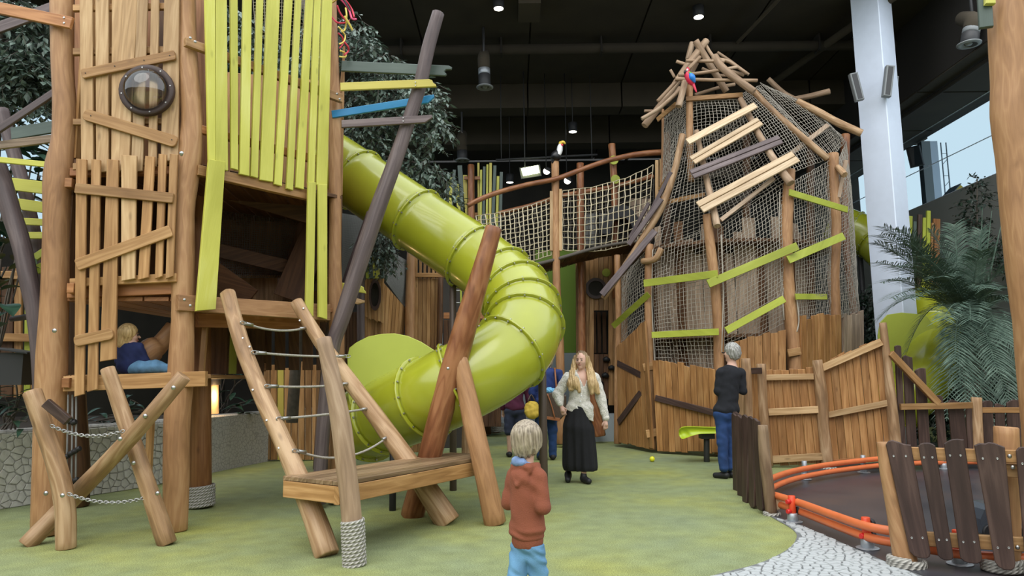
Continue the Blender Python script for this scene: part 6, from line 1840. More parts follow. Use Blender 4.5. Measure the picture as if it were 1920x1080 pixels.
# warm bollard lamp on the planter wall
bl_ = thing('bollard_lamp', 'glowing amber bollard lamp with a dark cap on the stone wall', 'lamp', P(402, 777, 11.0))
log('glow_tube', [P(402, 776, 11.0), P(402, 722, 11.0)], [.062, .062], M['warm_glow'], bl_, 14, 0, 1)
log('cap', [P(402, 722, 11.0), P(402, 694, 11.0)], [.09, .09], M['dark_steel'], bl_, 14, 0, 1)
pld = bpy.data.lights.new('bollard_bulb', 'POINT'); pld.energy = 9; pld.color = (1.0, .62, .28); pld.shadow_soft_size = .06
plo = bpy.data.objects.new('bollard_bulb', pld); COL.objects.link(plo); plo.parent = bl_
plo.location = P(402, 748, 11.0) + Vector((.05, -.16, .05)) - WO[bl_.name]
# ---- ceiling lamps
def downlight(x, y, d, rpx, label, cord=0.0):
    p = P(x, y, d); r = rpx * S(d)
    t = thing('ceiling_downlight', label, 'lamp', p, 'black cylinder downlights')
    hs = log('housing', [p, p + Vector((0, 0, r * 2.1))], [r, r], M['black_rubber'], t, 18, 0, 1)
    disc = [p + Vector((math.cos(a) * r * .86, math.sin(a) * r * .86, -.004)) for a in [k * math.pi / 9 for k in range(18)]]
    obj('lens', disc, [tuple(range(18))[::-1]], M['lamp_glow'], t)
    top = p.z + r * 2.1
    pipe('suspension', [p + Vector((0, 0, r * 2.0)), Vector((p.x, p.y, max(top + .02, min(CZ, top + cord) if cord else CZ)))], .012, M['black_rubber'], t, 5, 1)
downlight(935, 16, 14.0, 11, 'bright downlight at the top centre of the ceiling')
downlight(1310, 32, 14.4, 11, 'bright downlight above the stick roof of the netted tower')
downlight(1074, 247, 18.0, 8.5, 'small downlight hanging just above the toucan')
downlight(956, 342, 19.0, 7.5, 'small downlight hanging over the far slat turret')
fo = thing('floodlight', 'glowing greenish flood panel beyond the bridge', 'lamp', P(994, 320, 17.5))
q = [P(977, 316, 17.5), P(1009, 310, 17.5), P(1012, 324, 17.5), P(981, 330, 17.5)]
slab('led_panel', q, (0, -1, -.35), .05, M['flood_glow'], fo)
board('housing', (q[0] + q[3]) / 2 + Vector((-.05, .09, 0)), (q[1] + q[2]) / 2 + Vector((.05, .09, 0)), .3, (0, -1, 0), .06, M['dark_steel'], fo)
pipe('hanger', [P(984, 312, 17.55), Vector((P(984, 312, 17.55).x, 17.55, CZ))], .015, M['dark_steel'], fo, 5, 1)
for x, y, lb in ((1025, 321, 'round white spotlight right of the flood panel'), (1064, 339, 'round white spotlight right of the toucan post')):
    p = P(x, y, 17.5)
    t = thing('spotlight', lb, 'lamp', p, 'round spotlights beyond the bridge')
    log('can', [p, p + Vector((.05, .3, .08))], [.10, .11], M['black_rubber'], t, 14, 0, 1)
    obj('lens', [p + Vector((math.cos(a) * .085, -.006, math.sin(a) * .085)) for a in [k * math.pi / 8 for k in range(16)]], [tuple(range(16))], M['lamp_glow'], t)
    pipe('hanger', [p + Vector((0, .2, .1)), Vector((p.x, p.y + .2, CZ))], .012, M['black_rubber'], t, 5, 1)
tr2 = thing('lighting_bar', 'dark lighting bar carrying lamps beyond the bridge', 'lighting bar', P(1010, 300, 17.8))
pipe('bar', [P(930, 300, 17.8), P(1120, 290, 17.8)], .03, M['dark_steel'], tr2, 6, 1)
for x in (940, 1110): pipe('hanger', [P(x, 298, 17.8), Vector((P(x, 298, 17.8).x, 17.8, CZ))], .012, M['dark_steel'], tr2, 5, 1)
# ---- air nozzles
def nozzle(x0, y0, x1, y1, d, rpx, label, light='galvanised'):
    a = P(x0, y0, d); b_ = P(x1, y1, d); r = rpx * S(d)
    t = thing('air_nozzle', label, 'air nozzle', b_, 'drum air nozzles under the ceiling')
    log('drum', [b_, b_.lerp(a, .45)], [r, r], M['dark_steel'], t, 18, 0, 1)
    log('duct', [b_.lerp(a, .45), b_.lerp(a, .68)], [r * .98, r * .98], M[light], t, 18, 0, 1)
    log('elbow', [b_.lerp(a, .68), a + (a - b_) * .05, a + (a - b_) * .3 + Vector((0, .35, .1))], [r * .98, r * 1.0, r * .9], M['ceiling_beam'], t, 16, 0, 4)
    dr = (b_ - a).normalized()
    t1 = Vector((1, 0, 0)); t2 = dr.cross(t1)
    V, Fc = [], []
    prof = [(1.0, -.03), (1.38, .0), (1.38, .02), (.95, .03), (.55, -.02), (.3, .03), (.02, .03)]
    for s_, h in prof:
        for k in range(20):
            an = 2 * math.pi * k / 20
            V.append(b_ + (t1 * math.cos(an) + t2 * math.sin(an)) * r * s_ + dr * h)
    for i in range(len(prof) - 1):
        for k in range(20): Fc.append((i * 20 + k, i * 20 + (k + 1) % 20, i * 20 + 20 + (k + 1) % 20, i * 20 + 20 + k))
    obj('diffuser', V, Fc, M['speaker_grey'], t, smooth=True)
    pipe('hanger', [a, Vector((a.x, a.y, CZ))], .03, M['dark_steel'], t, 5, 1)
nozzle(907, 112, 909, 163, 15.2, 12, 'silver and black air nozzle hanging in front of the ceiling beam')
nozzle(866, 262, 867, 300, 18.6, 10, 'dim air nozzle above the far slat turret', 'ceiling_beam')
nozzle(1824, 40, 1817, 82, 12.8, 16, 'pale air nozzle under the dark beam on the right', 'speaker_grey')
# boxy unit on the ceiling
ab = thing('ceiling_unit', 'plain dark boxy ceiling unit at the top centre', 'air unit', P(993, 4, 14.0))
pa = P(993, 4, 14.0)
box('casing', (pa.x - .23, 13.9, pa.z - .08), (pa.x + .23, 14.7, CZ), M['ceiling_beam'], ab)
# black arched tunnel mouth behind the bridge net
arch = thing('tunnel_mouth', 'black arched tunnel mouth behind the bridge net', 'tunnel', P(1166, 450, 15.0))
cA = P(1166, 438, 14.9)
V, Fc = [], []
for s_, y in ((.42, 0), (.42, .5), (.24, .5), (.24, 0)):
    for k in range(13):
        an = math.pi * k / 12
        V.append(cA + Vector((math.cos(an) * s_, y, math.sin(an) * s_ * 1.5)))
for j in range(4):
    for k in range(12): Fc.append((j * 13 + k, j * 13 + k + 1, ((j + 1) % 4) * 13 + k + 1, ((j + 1) % 4) * 13 + k))
obj('arch', V, Fc, M['black_rubber'], arch, smooth=False)
for x, w, mt in ((1100, 40, 'wall_grey'), (1138, 30, 'wall_grey'), (1200, 40, 'grey_plank')):
    board('side_panel', P(x, 400 if x < 1190 else 372, 15.6), P(x, 462, 15.6), w * S(15.6), (0, -1, 0), .03, M[mt], arch)
# ================================================================== PEOPLE (smooth-union bodies meshed with surface nets)
def sdf_mesh(name, prims, res, mat, parent, origin, k=.03, cuts=(), disp=None, rot=0.0, colors=None):
    """prims: ('c', a, b, ra, rb) tapered capsule | ('e', c, (rx, ry, rz)) ellipsoid; optional 'ring'. local coords, rotated by rot about z"""
    los, his = [], []
    for p in prims:
        if p[0] == 'c':
            a, b_ = np.array(p[1]), np.array(p[2]); r = max(p[3], p[4])
            los.append(np.minimum(a, b_) - r); his.append(np.maximum(a, b_) + r)
        else:
            c, r = np.array(p[1]), np.array(p[2]); los.append(c - r); his.append(c + r)
    lo = np.min(los, 0) - 3 * res - .012; hi = np.max(his, 0) + 3 * res + .012
    n = np.ceil((hi - lo) / res).astype(int) + 1
    X, Y, Z = np.meshgrid(*[lo[i] + np.arange(n[i]) * res for i in range(3)], indexing='ij')
    D = np.full(X.shape, 9.0)
    for p in prims:
        if p[0] == 'c':
            a, b_ = np.array(p[1], float), np.array(p[2], float)
            ab = b_ - a; l2 = max(ab @ ab, 1e-9)
            t = np.clip(((X - a[0]) * ab[0] + (Y - a[1]) * ab[1] + (Z - a[2]) * ab[2]) / l2, 0, 1)
            d = np.sqrt((X - a[0] - ab[0] * t) ** 2 + (Y - a[1] - ab[1] * t) ** 2 + (Z - a[2] - ab[2] * t) ** 2) - (p[3] + (p[4] - p[3]) * t)
        else:
            c, r = p[1], p[2]
            q = np.sqrt(((X - c[0]) / r[0]) ** 2 + ((Y - c[1]) / r[1]) ** 2 + ((Z - c[2]) / r[2]) ** 2)
            q2 = np.sqrt(((X - c[0]) / r[0] ** 2) ** 2 + ((Y - c[1]) / r[1] ** 2) ** 2 + ((Z - c[2]) / r[2] ** 2) ** 2) + 1e-9
            d = q * (q - 1) / q2
        kk = p[5] if (p[0] == 'c' and len(p) > 5) else p[3] if (p[0] == 'e' and len(p) > 3) else k
        h = np.clip(.5 + .5 * (D - d) / kk, 0, 1)
        D = D * (1 - h) + d * h - kk * h * (1 - h)
    if disp is not None: D = D + disp(X, Y, Z)
    for (pt, nn) in cuts:
        nn = np.array(nn, float); nn /= np.linalg.norm(nn)
        D = np.maximum(D, (X - pt[0]) * nn[0] + (Y - pt[1]) * nn[1] + (Z - pt[2]) * nn[2])
    # surface nets
    ins = D < 0
    sh = tuple(s - 1 for s in D.shape)
    acc_ = np.zeros(sh + (3,)); cnt = np.zeros(sh)
    cs = [(i, j, l) for i in (0, 1) for j in (0, 1) for l in (0, 1)]
    def sub(Aq, c): return Aq[c[0]:c[0] + sh[0], c[1]:c[1] + sh[1], c[2]:c[2] + sh[2]]
    for c in cs:
        for ax in range(3):
            if c[ax] == 0:
                e = list(c); e[ax] = 1
                va, vb = sub(D, c), sub(D, e)
                m_ = (va < 0) != (vb < 0)
                t = np.where(m_, va / np.where(m_, va - vb, 1), 0)
                for q in range(3):
                    acc_[..., q] += np.where(m_, c[q] + (t if q == ax else 0), 0)
                cnt += m_
    act = cnt > 0
    idx = np.full(sh, -1); idx[act] = np.arange(act.sum())
    ijk = np.argwhere(act)
    pos = (ijk + acc_[act] / cnt[act][:, None]) * res + lo
    faces = []
    for ax in range(3):
        b1, b2 = [(1, 2), (2, 0), (0, 1)][ax]
        s0 = [slice(1, -1)] * 3
        a_sl = [slice(1, D.shape[i] - 1) for i in range(3)]; a_sl[ax] = slice(0, D.shape[ax] - 1)
        b_sl = list(a_sl); b_sl[ax] = slice(1, D.shape[ax])
        ia = ins[tuple(a_sl)]; ib = ins[tuple(b_sl)]
        for flip, mk in ((False, ia & ~ib), (True, ~ia & ib)):
            e = np.argwhere(mk)
            if not len(e): continue
            base = e + np.array([0 if i == ax else 1 for i in range(3)])
            def cell(o1, o2):
                c = base.copy(); c[:, b1] -= o1; c[:, b2] -= o2
                return idx[c[:, 0], c[:, 1], c[:, 2]]
            q = np.stack([cell(1, 1), cell(0, 1), cell(0, 0), cell(1, 0)], 1)
            q = q[(q >= 0).all(1)]
            faces.append(q[:, ::-1] if flip else q)
    faces = np.concatenate(faces)
    cr_, sr = math.cos(rot), math.sin(rot)
    wx = pos[:, 0] * cr_ - pos[:, 1] * sr + origin[0]; wy = pos[:, 0] * sr + pos[:, 1] * cr_ + origin[1]; wz = pos[:, 2] + origin[2]
    cen = np.array([wx.mean(), wy.mean(), wz.min()])
    me = bpy.data.meshes.new(name)
    vv = np.stack([wx, wy, wz], 1) - cen
    me.vertices.add(len(vv)); me.vertices.foreach_set('co', vv.astype(np.float32).ravel())
    me.loops.add(faces.size); me.loops.foreach_set('vertex_index', faces.astype(np.int32).ravel())
    me.polygons.add(len(faces)); me.polygons.foreach_set('loop_start', np.arange(0, faces.size, 4, dtype=np.int32))
    me.update(calc_edges=True); me.validate()
    me.polygons.foreach_set('use_smooth', [True] * len(me.polygons))
    me.materials.append(mat)
    o = bpy.data.objects.new(name, me); COL.objects.link(o)
    if parent is not None:
        o.parent = parent; o.location = Vector(cen) - WO[parent.name]
    else: o.location = Vector(cen)
    WO[o.name] = Vector(cen)
    return o
def skinmat(name, col):
    m, nt, b = new_mat(name)
    b.inputs['Base Color'].default_value = (*col, 1); b.inputs['Roughness'].default_value = .55
    b.inputs['Subsurface Weight'].default_value = .08; b.inputs['Subsurface Radius'].default_value = (.01, .004, .002)
skinmat('skin_fair', (0.62, 0.38, 0.29)); skinmat('skin_tan', (0.50, 0.30, 0.21)); skinmat('lip', (0.45, 0.17, 0.15))
plain('eye_dark', (0.02, 0.015, 0.012), .3)
plain('brow', (0.16, 0.10, 0.06), .8)
def hairmat(name, a, b_, scale=(60, 60, 5), root=None):
    m, nt, b = new_mat(name)
    tc = nt.nodes.new('ShaderNodeTexCoord'); mp = nt.nodes.new('ShaderNodeMapping'); mp.inputs['Scale'].default_value = scale
    nz = nt.nodes.new('ShaderNodeTexNoise'); nz.inputs['Scale'].default_value = 1; nz.inputs['Detail'].default_value = 4
    nt.links.new(tc.outputs['Object'], mp.inputs[0]); nt.links.new(mp.outputs[0], nz.inputs['Vector'])
    cr = ramp(nt, [(.3, a), (.7, b_)]); nt.links.new(nz.outputs['Fac'], cr.inputs[0]); nt.links.new(cr.outputs[0], b.inputs['Base Color'])
    if root:
        sp = nt.nodes.new('ShaderNodeSeparateXYZ'); nt.links.new(tc.outputs['Object'], sp.inputs[0])
        mr = nt.nodes.new('ShaderNodeMapRange'); mr.inputs[1].default_value = root[0]; mr.inputs[2].default_value = root[1]
        nt.links.new(sp.outputs['Z'], mr.inputs[0])
        mxr = nt.nodes.new('ShaderNodeMix'); mxr.data_type = 'RGBA'
        nt.links.new(mr.outputs[0], mxr.inputs[0]); nt.links.new(cr.outputs[0], mxr.inputs[6]); mxr.inputs[7].default_value = (*root[2], 1)
        nt.links.new(mxr.outputs[2], b.inputs['Base Color'])
    b.inputs['Roughness'].default_value = .42
    bp = nt.nodes.new('ShaderNodeBump'); bp.inputs['Strength'].default_value = .8; bp.inputs['Distance'].default_value = .008
    nt.links.new(nz.outputs['Fac'], bp.inputs['Height']); nt.links.new(bp.outputs[0], b.inputs['Normal'])
hairmat('hair_ash', (0.15, 0.115, 0.075), (0.50, 0.415, 0.31), (90, 90, 10))
hairmat('hair_blonde', (0.36, 0.22, 0.08), (0.74, 0.54, 0.26), (90, 90, 6))
hairmat('hair_long', (0.33, 0.20, 0.08), (0.70, 0.50, 0.25), (110, 110, 5), (.40, .56, (0.17, 0.105, 0.055)))
hairmat('hair_grey', (0.16, 0.155, 0.145), (0.50, 0.49, 0.46), (80, 80, 20))
hairmat('hair_dark', (0.02, 0.015, 0.012), (0.07, 0.05, 0.035), (60, 60, 9))
plain('hoodie_rust', (0.235, 0.068, 0.034), .9, var=.10, vscale=9, bump=.35, bscale=180)
plain('hood_lining', (0.16, 0.24, 0.42), .85, var=.3, vscale=25, bump=.3, bscale=90)
plain('jeans_light', (0.125, 0.28, 0.46), .85, var=.30, vscale=10, bump=.3, bscale=200)
plain('jeans_blue', (0.012, 0.042, 0.14), .85, var=.35, vscale=8, bump=.3, bscale=200)
plain('knit_cream', (0.66, 0.63, 0.57), .95, var=.28, vscale=70, bump=1.0, bscale=75)
plain('navy_cloth', (0.012, 0.022, 0.095), .85, var=.25, vscale=9)
plain('blue_cloth', (0.015, 0.035, 0.15), .85, var=.25, vscale=9)
plain('plum_cloth', (0.085, 0.012, 0.04), .85, var=.25, vscale=9)
plain('denim_dark', (0.022, 0.028, 0.055), .85, var=.3, vscale=12)
plain('black_knit', (0.007, 0.008, 0.012), .9, var=.3, vscale=25)
plain('shoe_black', (0.008, 0.008, 0.009), .6)
plain('shoe_white', (0.55, 0.55, 0.55), .6)
plain('bag_brown', (0.055, 0.032, 0.018), .5, var=.3, vscale=40)
plain('bag_strap', (0.26, 0.09, 0.03), .5)
plain('cloth_blue', (0.16, 0.42, 0.68), .8)
plain('bag_yellow', (0.58, 0.40, 0.05), .8, var=.2, vscale=20)
def hand(prims_or, wrist, dirv, side, up, size=1.0):
    """palm plus five curled fingers as capsules"""
    w = Vector(wrist); d = Vector(dirv).normalized(); u = Vector(up).normalized()
    s = d.cross(u).normalized() * side
    out = [('c', tuple(w), tuple(w + d * .055 * size), .024 * size, .030 * size, .012)]
    for k, (o_, l) in enumerate(((-.028, .062), (-.010, .072), (.010, .068), (.027, .052))):
        b0 = w + d * .07 * size + s * o_ * size
        b1 = b0 + d * l * .55 * size - u * .012 * size
        b2 = b1 + d * l * .30 * size - u * .028 * size
        out += [('c', tuple(b0), tuple(b1), .0095 * size, .009 * size, .006), ('c', tuple(b1), tuple(b2), .009 * size, .0075 * size, .005)]
    t0 = w + d * .02 * size - s * .025 * size; t1 = t0 - s * .022 * size + d * .03 * size - u * .01 * size; t2 = t1 + d * .028 * size - u * .012 * size
    out += [('c', tuple(t0), tuple(t1), .012 * size, .010 * size, .008), ('c', tuple(t1), tuple(t2), .010 * size, .008 * size, .005)]
    return out
def wr(amp, f):
    return lambda X, Y, Z: amp * (np.sin(X * f * 1.3 + np.sin(Z * f * .9) * 1.7 + Y * f * .5) * np.sin(Z * f + X * f * .7 + Y * f) )
def face_bits(root, c, rx, ry, rz, yaw, origin, rot, res=.006, skin='skin_fair'):
    """eyes, brows, lips as small pieces on the face; yaw = facing angle in local frame (0 = -y)"""
    fx, fy = math.sin(yaw), -math.cos(yaw); sx, sy = math.cos(yaw), math.sin(yaw)
    def on(a, b_, k=1.0): # a sideways, b up
        dep = math.sqrt(max(0, 1 - (a / rx) ** 2 - (b_ / rz) ** 2)) * ry * k
        return (c[0] + sx * a + fx * dep, c[1] + sy * a + fy * dep, c[2] + b_)
    for s in (-1, 1):
        e = on(s * rx * .42, rz * .03, 1.0)
        sdf_mesh('eye', [('e', e, (.012, .009, .007))], .004, M['eye_dark'], root, origin, .003, rot=rot)
        e1 = on(s * rx * .22, rz * .22, 1.05); e2 = on(s * rx * .60, rz * .22, 1.07)
        sdf_mesh('eyebrow', [('c', e1, e2, .005, .004)], .004, M['brow'], root, origin, .003, rot=rot)
    m1 = on(-rx * .28, -rz * .50, 1.02); m2 = on(rx * .28, -rz * .50, 1.02)
    sdf_mesh('lips', [('c', m1, on(0, -rz * .49, 1.05), .006, .009), ('c', on(0, -rz * .49, 1.05), m2, .009, .006)], .004, M['lip'], root, origin, .004, rot=rot)
def head_prims(c, rx, ry, rz, yaw, neck_to, nr=.05):
    fx, fy = math.sin(yaw), -math.cos(yaw); sx, sy = math.cos(yaw), math.sin(yaw)
    g = lambda a, f, b_: (c[0] + sx * a + fx * f, c[1] + sy * a + fy * f, c[2] + b_)
    pr = [('e', (c[0], c[1], c[2] + rz * .12), (rx, ry, rz * .88), .02), ('e', g(0, ry * .25, -rz * .45), (rx * .72, ry * .66, rz * .52), .03),
          ('c', g(0, ry * .88, rz * .10), g(0, ry * 1.16, -rz * .20), rx * .10, rx * .17, .012), ('e', g(0, ry * .62, -rz * .86), (rx * .30, rx * .30, rx * .26), .02)]
    for s in (-1, 1):
        pr += [('e', g(s * rx * .99, -ry * .05, -rz * .06), (rx * .13, ry * .2, rz * .26), .008), ('e', g(s * rx * .5, ry * .6, -rz * .2), (rx * .32, ry * .28, rz * .22), .02)]
    pr.append(('c', (c[0], c[1] + .01, c[2] - rz * .4), neck_to, nr, nr * 1.15, .03))
    return pr

# ---------------------------------------------------------------- boy in the rust hoodie
DB = 4.0
ob = Vector((P(986, 800, DB).x, DB, 0))
boy = thing('person', 'small fair-haired child in a rust hoodie and pale jeans seen from behind', 'person', ob)
yaw = math.radians(180)      # built facing away, then the whole child is turned to the right
RB = math.radians(-34)
cB, sB = math.cos(-RB), math.sin(-RB)
def un(p):                     # picture-frame offsets -> the child's own frame
    return (p[0] * cB - p[1] * sB, p[0] * sB + p[1] * cB, p[2])
hc = (.0, .012, .985)
body = head_prims(hc, .066, .078, .092, yaw, (.0, .0, .83), .033)
body += [('c', (0, 0, .45), (0, 0, .74), .055, .060), ('c', (-.06, 0, .785), (.06, 0, .785), .030, .030)]
arms = ((-1, (-.088, 0, .775), (-.112, -.012, .635), (-.04, .10, .665)), (1, (.088, 0, .775), (.112, -.018, .630), (.03, .10, .665)))
for s, sh_, e_, w_ in arms:
    body += [('c', sh_, e_, .028, .025), ('c', e_, w_, .024, .018)] + hand(None, w_, (-s * .6, .5, .3), -s, (0, -.2, 1), .7)
legs = ((-1, -.050, -.10), (1, .045, .09))
for s, fx_, fy_ in legs:
    body += [('c', (s * .040, 0, .43), (s * .045, fy_ * .45, .25), .042, .035), ('c', (s * .045, fy_ * .45, .25), (fx_, fy_, .06), .033, .027)]
sdf_mesh('body', body, .006, M['skin_fair'], boy, ob, .015, rot=RB)
face_bits(boy, hc, .066, .078, .092, yaw, ob, RB)
def strands(cx_, cy_, cz_, f=34, amp=.0026):
    def f_(X, Y, Z):
        a = np.arctan2(Y - cy_, X - cx_)
        lock = np.sin(a * 9 + np.sin((Z - cz_) * 16) * 1.2 + 2 * np.cos(a * 2))
        return amp * 1.8 * lock * np.clip((cz_ + .09 - Z) * 9, .1, 1) + amp * np.sin(a * f + np.sin((Z - cz_) * 22) * 1.4 + np.cos(a * 3) * 2) * np.clip((cz_ + .11 - Z) * 14, .15, 1)
    return f_
hair = [('e', (hc[0], hc[1] - .006, hc[2] + .012), (.080, .090, .086), .012), ('e', (hc[0], hc[1] - .020, hc[2] - .035), (.074, .070, .062), .02), ('e', (hc[0] - .004, hc[1] - .040, hc[2] - .072), (.050, .034, .038), .02), ('e', (hc[0] - .056, hc[1] + .0, hc[2] - .040), (.020, .036, .045), .02), ('e', (hc[0] + .056, hc[1] + .0, hc[2] - .040), (.020, .036, .045), .02)]
sdf_mesh('hair', hair, .0040, M['hair_ash'], boy, ob, .02, rot=RB, cuts=[((hc[0], hc[1] + .055, hc[2]), (0, 1, -.55))], disp=strands(hc[0], hc[1], hc[2]))
hood = [('c', (0, 0, .52), (0, -.002, .73), .090, .088, .03), ('e', (0, .0, .495), (.096, .090, .075), .03), ('c', (-.064, 0, .772), (.064, 0, .772), .046, .046, .04), ('c', (-.05, 0, .81), (.05, 0, .81), .036, .036, .03)]
for s, sh_, e_, w_ in arms:
    wq = tuple(e_[i] + (w_[i] - e_[i]) * .86 for i in range(3))
    hood += [('c', (sh_[0] * .92, sh_[1], sh_[2]), e_, .043, .041, .020), ('c', e_, wq, .040, .031, .012)]
hood += [('e', (0, -.066, .775), (.060, .026, .048), .014), ('c', (-.060, .02, .838), (-.044, -.050, .832), .015, .020, .012), ('c', (-.044, -.050, .832), (.044, -.050, .832), .020, .020, .012), ('c', (.044, -.050, .832), (.060, .02, .840), .020, .015, .012), ('c', (-.052, -.055, .81), (0, -.092, .745), .013, .012, .012), ('c', (.052, -.055, .81), (0, -.092, .745), .013, .012, .012)]
def folds(X, Y, Z):
    diag = np.sin((X * .6 + Z) * 62 + np.sin(Z * 18 + Y * 20) * 1.3)
    return .0028 * diag * np.clip(np.abs(np.sin(X * 14 + Y * 10 + Z * 6)), .1, 1) + .004 * np.sin(Z * 130 + X * 22 + np.sin(X * 40)) * np.exp(-((Z - .485) / .035) ** 2)
hd = sdf_mesh('hoodie', hood, .0050, M['hoodie_rust'], boy, ob, .015, rot=RB, cuts=[((0, 0, .455), (0, 0, -1))], disp=folds)
sdf_mesh('hem_band', [('e', (0, 0, .450), (.086, .082, .090))], .005, M['hoodie_rust'], hd, ob, .02, rot=RB, cuts=[((0, 0, .412), (0, 0, -1)), ((0, 0, .475), (0, 0, 1))], disp=lambda X, Y, Z: .0012 * np.sin(np.arctan2(Y, X) * 70))
lin = [un(p) for p in ((-.075, .015, .845), (-.058, -.030, .862), (-.022, -.050, .858), (.02, -.048, .842))]
sdf_mesh('hood_lining', [('c', lin[0], lin[1], .014, .022, .015), ('c', lin[1], lin[2], .022, .020, .015), ('c', lin[2], lin[3], .018, .010, .015)], .0045, M['hood_lining'], hd, ob, .015, rot=RB, disp=wr(.003, 60))
jl = [('e', (0, 0, .43), (.076, .072, .07), .03)]
for s, fx_, fy_ in legs:
    jl += [('c', (s * .038, 0, .42), (s * .045, fy_ * .45, .25), .058, .050, .012), ('c', (s * .045, fy_ * .45, .25), (fx_, fy_, .07), .050, .046, .012)]
def jfolds(X, Y, Z):
    return .0045 * np.sin(Z * 95 + X * 45 + np.sin(Z * 34 + Y * 30) * 1.5) * np.sin(X * 30 + Y * 25 + Z * 14)
sdf_mesh('jeans', jl, .0055, M['jeans_light'], boy, ob, .02, rot=RB, disp=jfolds, cuts=[((0, 0, .428), (0, 0, 1))])
for s, fx_, fy_ in legs:
    sdf_mesh('shoe', [('c', (fx_, fy_ - .03, .036), (fx_, fy_ + .09, .032), .035, .032)], .006, M['shoe_white'], boy, ob, .02, rot=RB, cuts=[((0, 0, 0.002), (0, 0, -1))])

# ---------------------------------------------------------------- woman in cream cardigan
DW = G(1090, 904).y
ow = Vector((P(1087, 800, DW).x, DW, 0))
wom = thing('person', 'woman with long blonde hair in a cream cardigan and long black skirt walking', 'person', ow)
k_ = S(DW)
def W(px, py, y=0.0):   # local point from picture position, y = depth offset
    p = P(px, py, DW)
    return (p.x - ow.x, y, p.z)
yw = math.radians(-24)
hc = W(1090, 676, -.02)
hb = head_prims(hc, .072, .088, .110, yw, W(1091, 702, .01), .045)
hb += [('c', W(1088, 712), W(1086, 770), .10, .10, .05), ('c', W(1067, 706), W(1113, 706), .045, .045, .03), ('e', W(1085, 778), (.12, .09, .11), .05)]
hb += [('c', W(1064, 706), W(1046, 738, .03), .038, .034), ('c', W(1046, 738, .03), W(1052, 762, -.06), .032, .022), ('c', W(1116, 706), W(1126, 746), .038, .034), ('c', W(1126, 746), W(1135, 788, -.03), .032, .022)]
hb += hand(None, W(1052, 762, -.06), (.25, -.2, -.9), 1, (-.3, -1, 0), .95) + hand(None, W(1135, 788, -.03), (.0, -.2, -1), -1, (.3, -1, 0), .95)
hb += [('c', W(1079, 784), W(1072, 840, -.02), .065, .05), ('c', W(1070, 840, -.02), W(1066, 884, .08), .05, .032), ('c', W(1092, 784), W(1093, 840, -.08), .065, .05), ('c', W(1094, 840, -.08), W(1093, 890, -.10), .05, .032)]
hb += [('c', W(1066, 886, .08), W(1064, 895, .03), .026, .022), ('c', W(1093, 893, -.10), W(1096, 897, -.15), .026, .022)]
sdf_mesh('body', hb, .009, M['skin_fair'], wom, ow, .03)
face_bits(wom, hc, .072, .088, .110, yw, ow, 0)
fx_, fy_ = math.sin(yw), -math.cos(yw)
hr = [('e', (hc[0] - fx_ * .015, hc[1] - fy_ * .015 + .01, hc[2] + .010), (.090, .100, .122), .02),
      ('c', W(1079, 672, .01), W(1075, 698, -.02), .036, .046, .03), ('c', W(1075, 698, -.03), W(1071, 720, -.09), .052, .060, .03), ('c', W(1071, 718, -.10), W(1069, 729, -.11), .052, .034, .02), ('c', W(1078, 715, -.12), W(1084, 733, -.13), .042, .026, .02), ('c', W(1077, 700, -.06), W(1078, 722, -.12), .040, .044, .03),
      ('c', W(1101, 672, .01), W(1106, 698, -.02), .036, .046, .03), ('c', W(1106, 698, -.03), W(1112, 722, -.09), .050, .056, .03), ('c', W(1112, 720, -.10), W(1119, 736, -.11), .052, .028, .02), ('c', W(1107, 715, -.12), W(1108, 736, -.13), .044, .028, .02), ('c', W(1105, 700, -.06), W(1107, 722, -.12), .040, .044, .03),
      ('c', W(1090, 690, .07), W(1090, 722, .10), .08, .09, .03)]
sdf_mesh('hair', hr, .0065, M['hair_long'], wom, ow, .02, cuts=[], disp=lambda X, Y, Z: .003 * np.sin(X * 230 + Z * 14) + .003 * np.sin(X * 95 + Z * 9 + Y * 40) + np.where((np.abs((X - hc[0]) * math.cos(yw) + (Y - hc[1]) * math.sin(yw)) < .050 + np.clip(hc[2] - Z, -.06, .05) * .12) & (((X - hc[0]) * fx_ + (Y - hc[1]) * fy_) > .02) & (Z < hc[2] + .075 - 12 * ((X - hc[0]) * math.cos(yw) + (Y - hc[1]) * math.sin(yw)) ** 2) & (Z > hc[2] - .20), .08, 0))
cd = [('c', W(1088, 706), W(1086, 760), .125, .135, .05), ('e', W(1085, 768), (.175, .13, .13), .05), ('c', W(1068, 707), W(1112, 707), .062, .062, .04), ('c', W(1098, 768, -.03), W(1106, 792, -.04), .10, .045, .05),
      ('c', W(1064, 708), W(1047, 740, .03), .064, .070, .04), ('c', W(1047, 740, .03), W(1050, 757, -.05), .068, .045, .03), ('c', W(1116, 708), W(1127, 748), .062, .064, .04), ('c', W(1127, 748), W(1135, 783, -.03), .060, .046, .03)]
notch = lambda X, Y, Z: wr(.006, 30)(X, Y, Z) + np.where((Y < -.02) & (np.abs(X - W(1093, 700)[0]) < (Z - W(1094, 726)[2]) * .42), .09, 0)
cg = sdf_mesh('cardigan', cd, .008, M['knit_cream'], wom, ow, .03, cuts=[(W(1062, 768), (-.46, 0, -1.0))], disp=notch)
for q in ((1088, 742), (1086, 752)):
    sdf_mesh('button', [('e', W(q[0], q[1], -.155), (.012, .008, .012))], .005, M['bird_white'], cg, ow)
sk = [('c', W(1085, 768), W(1082, 800), .145, .17, .05), ('c', W(1082, 800), W(1080, 868), .16, .155, .05), ('c', W(1092, 810), W(1100, 874, -.05), .15, .125, .06), ('c', W(1076, 820), W(1072, 872, .05), .12, .10, .06)]
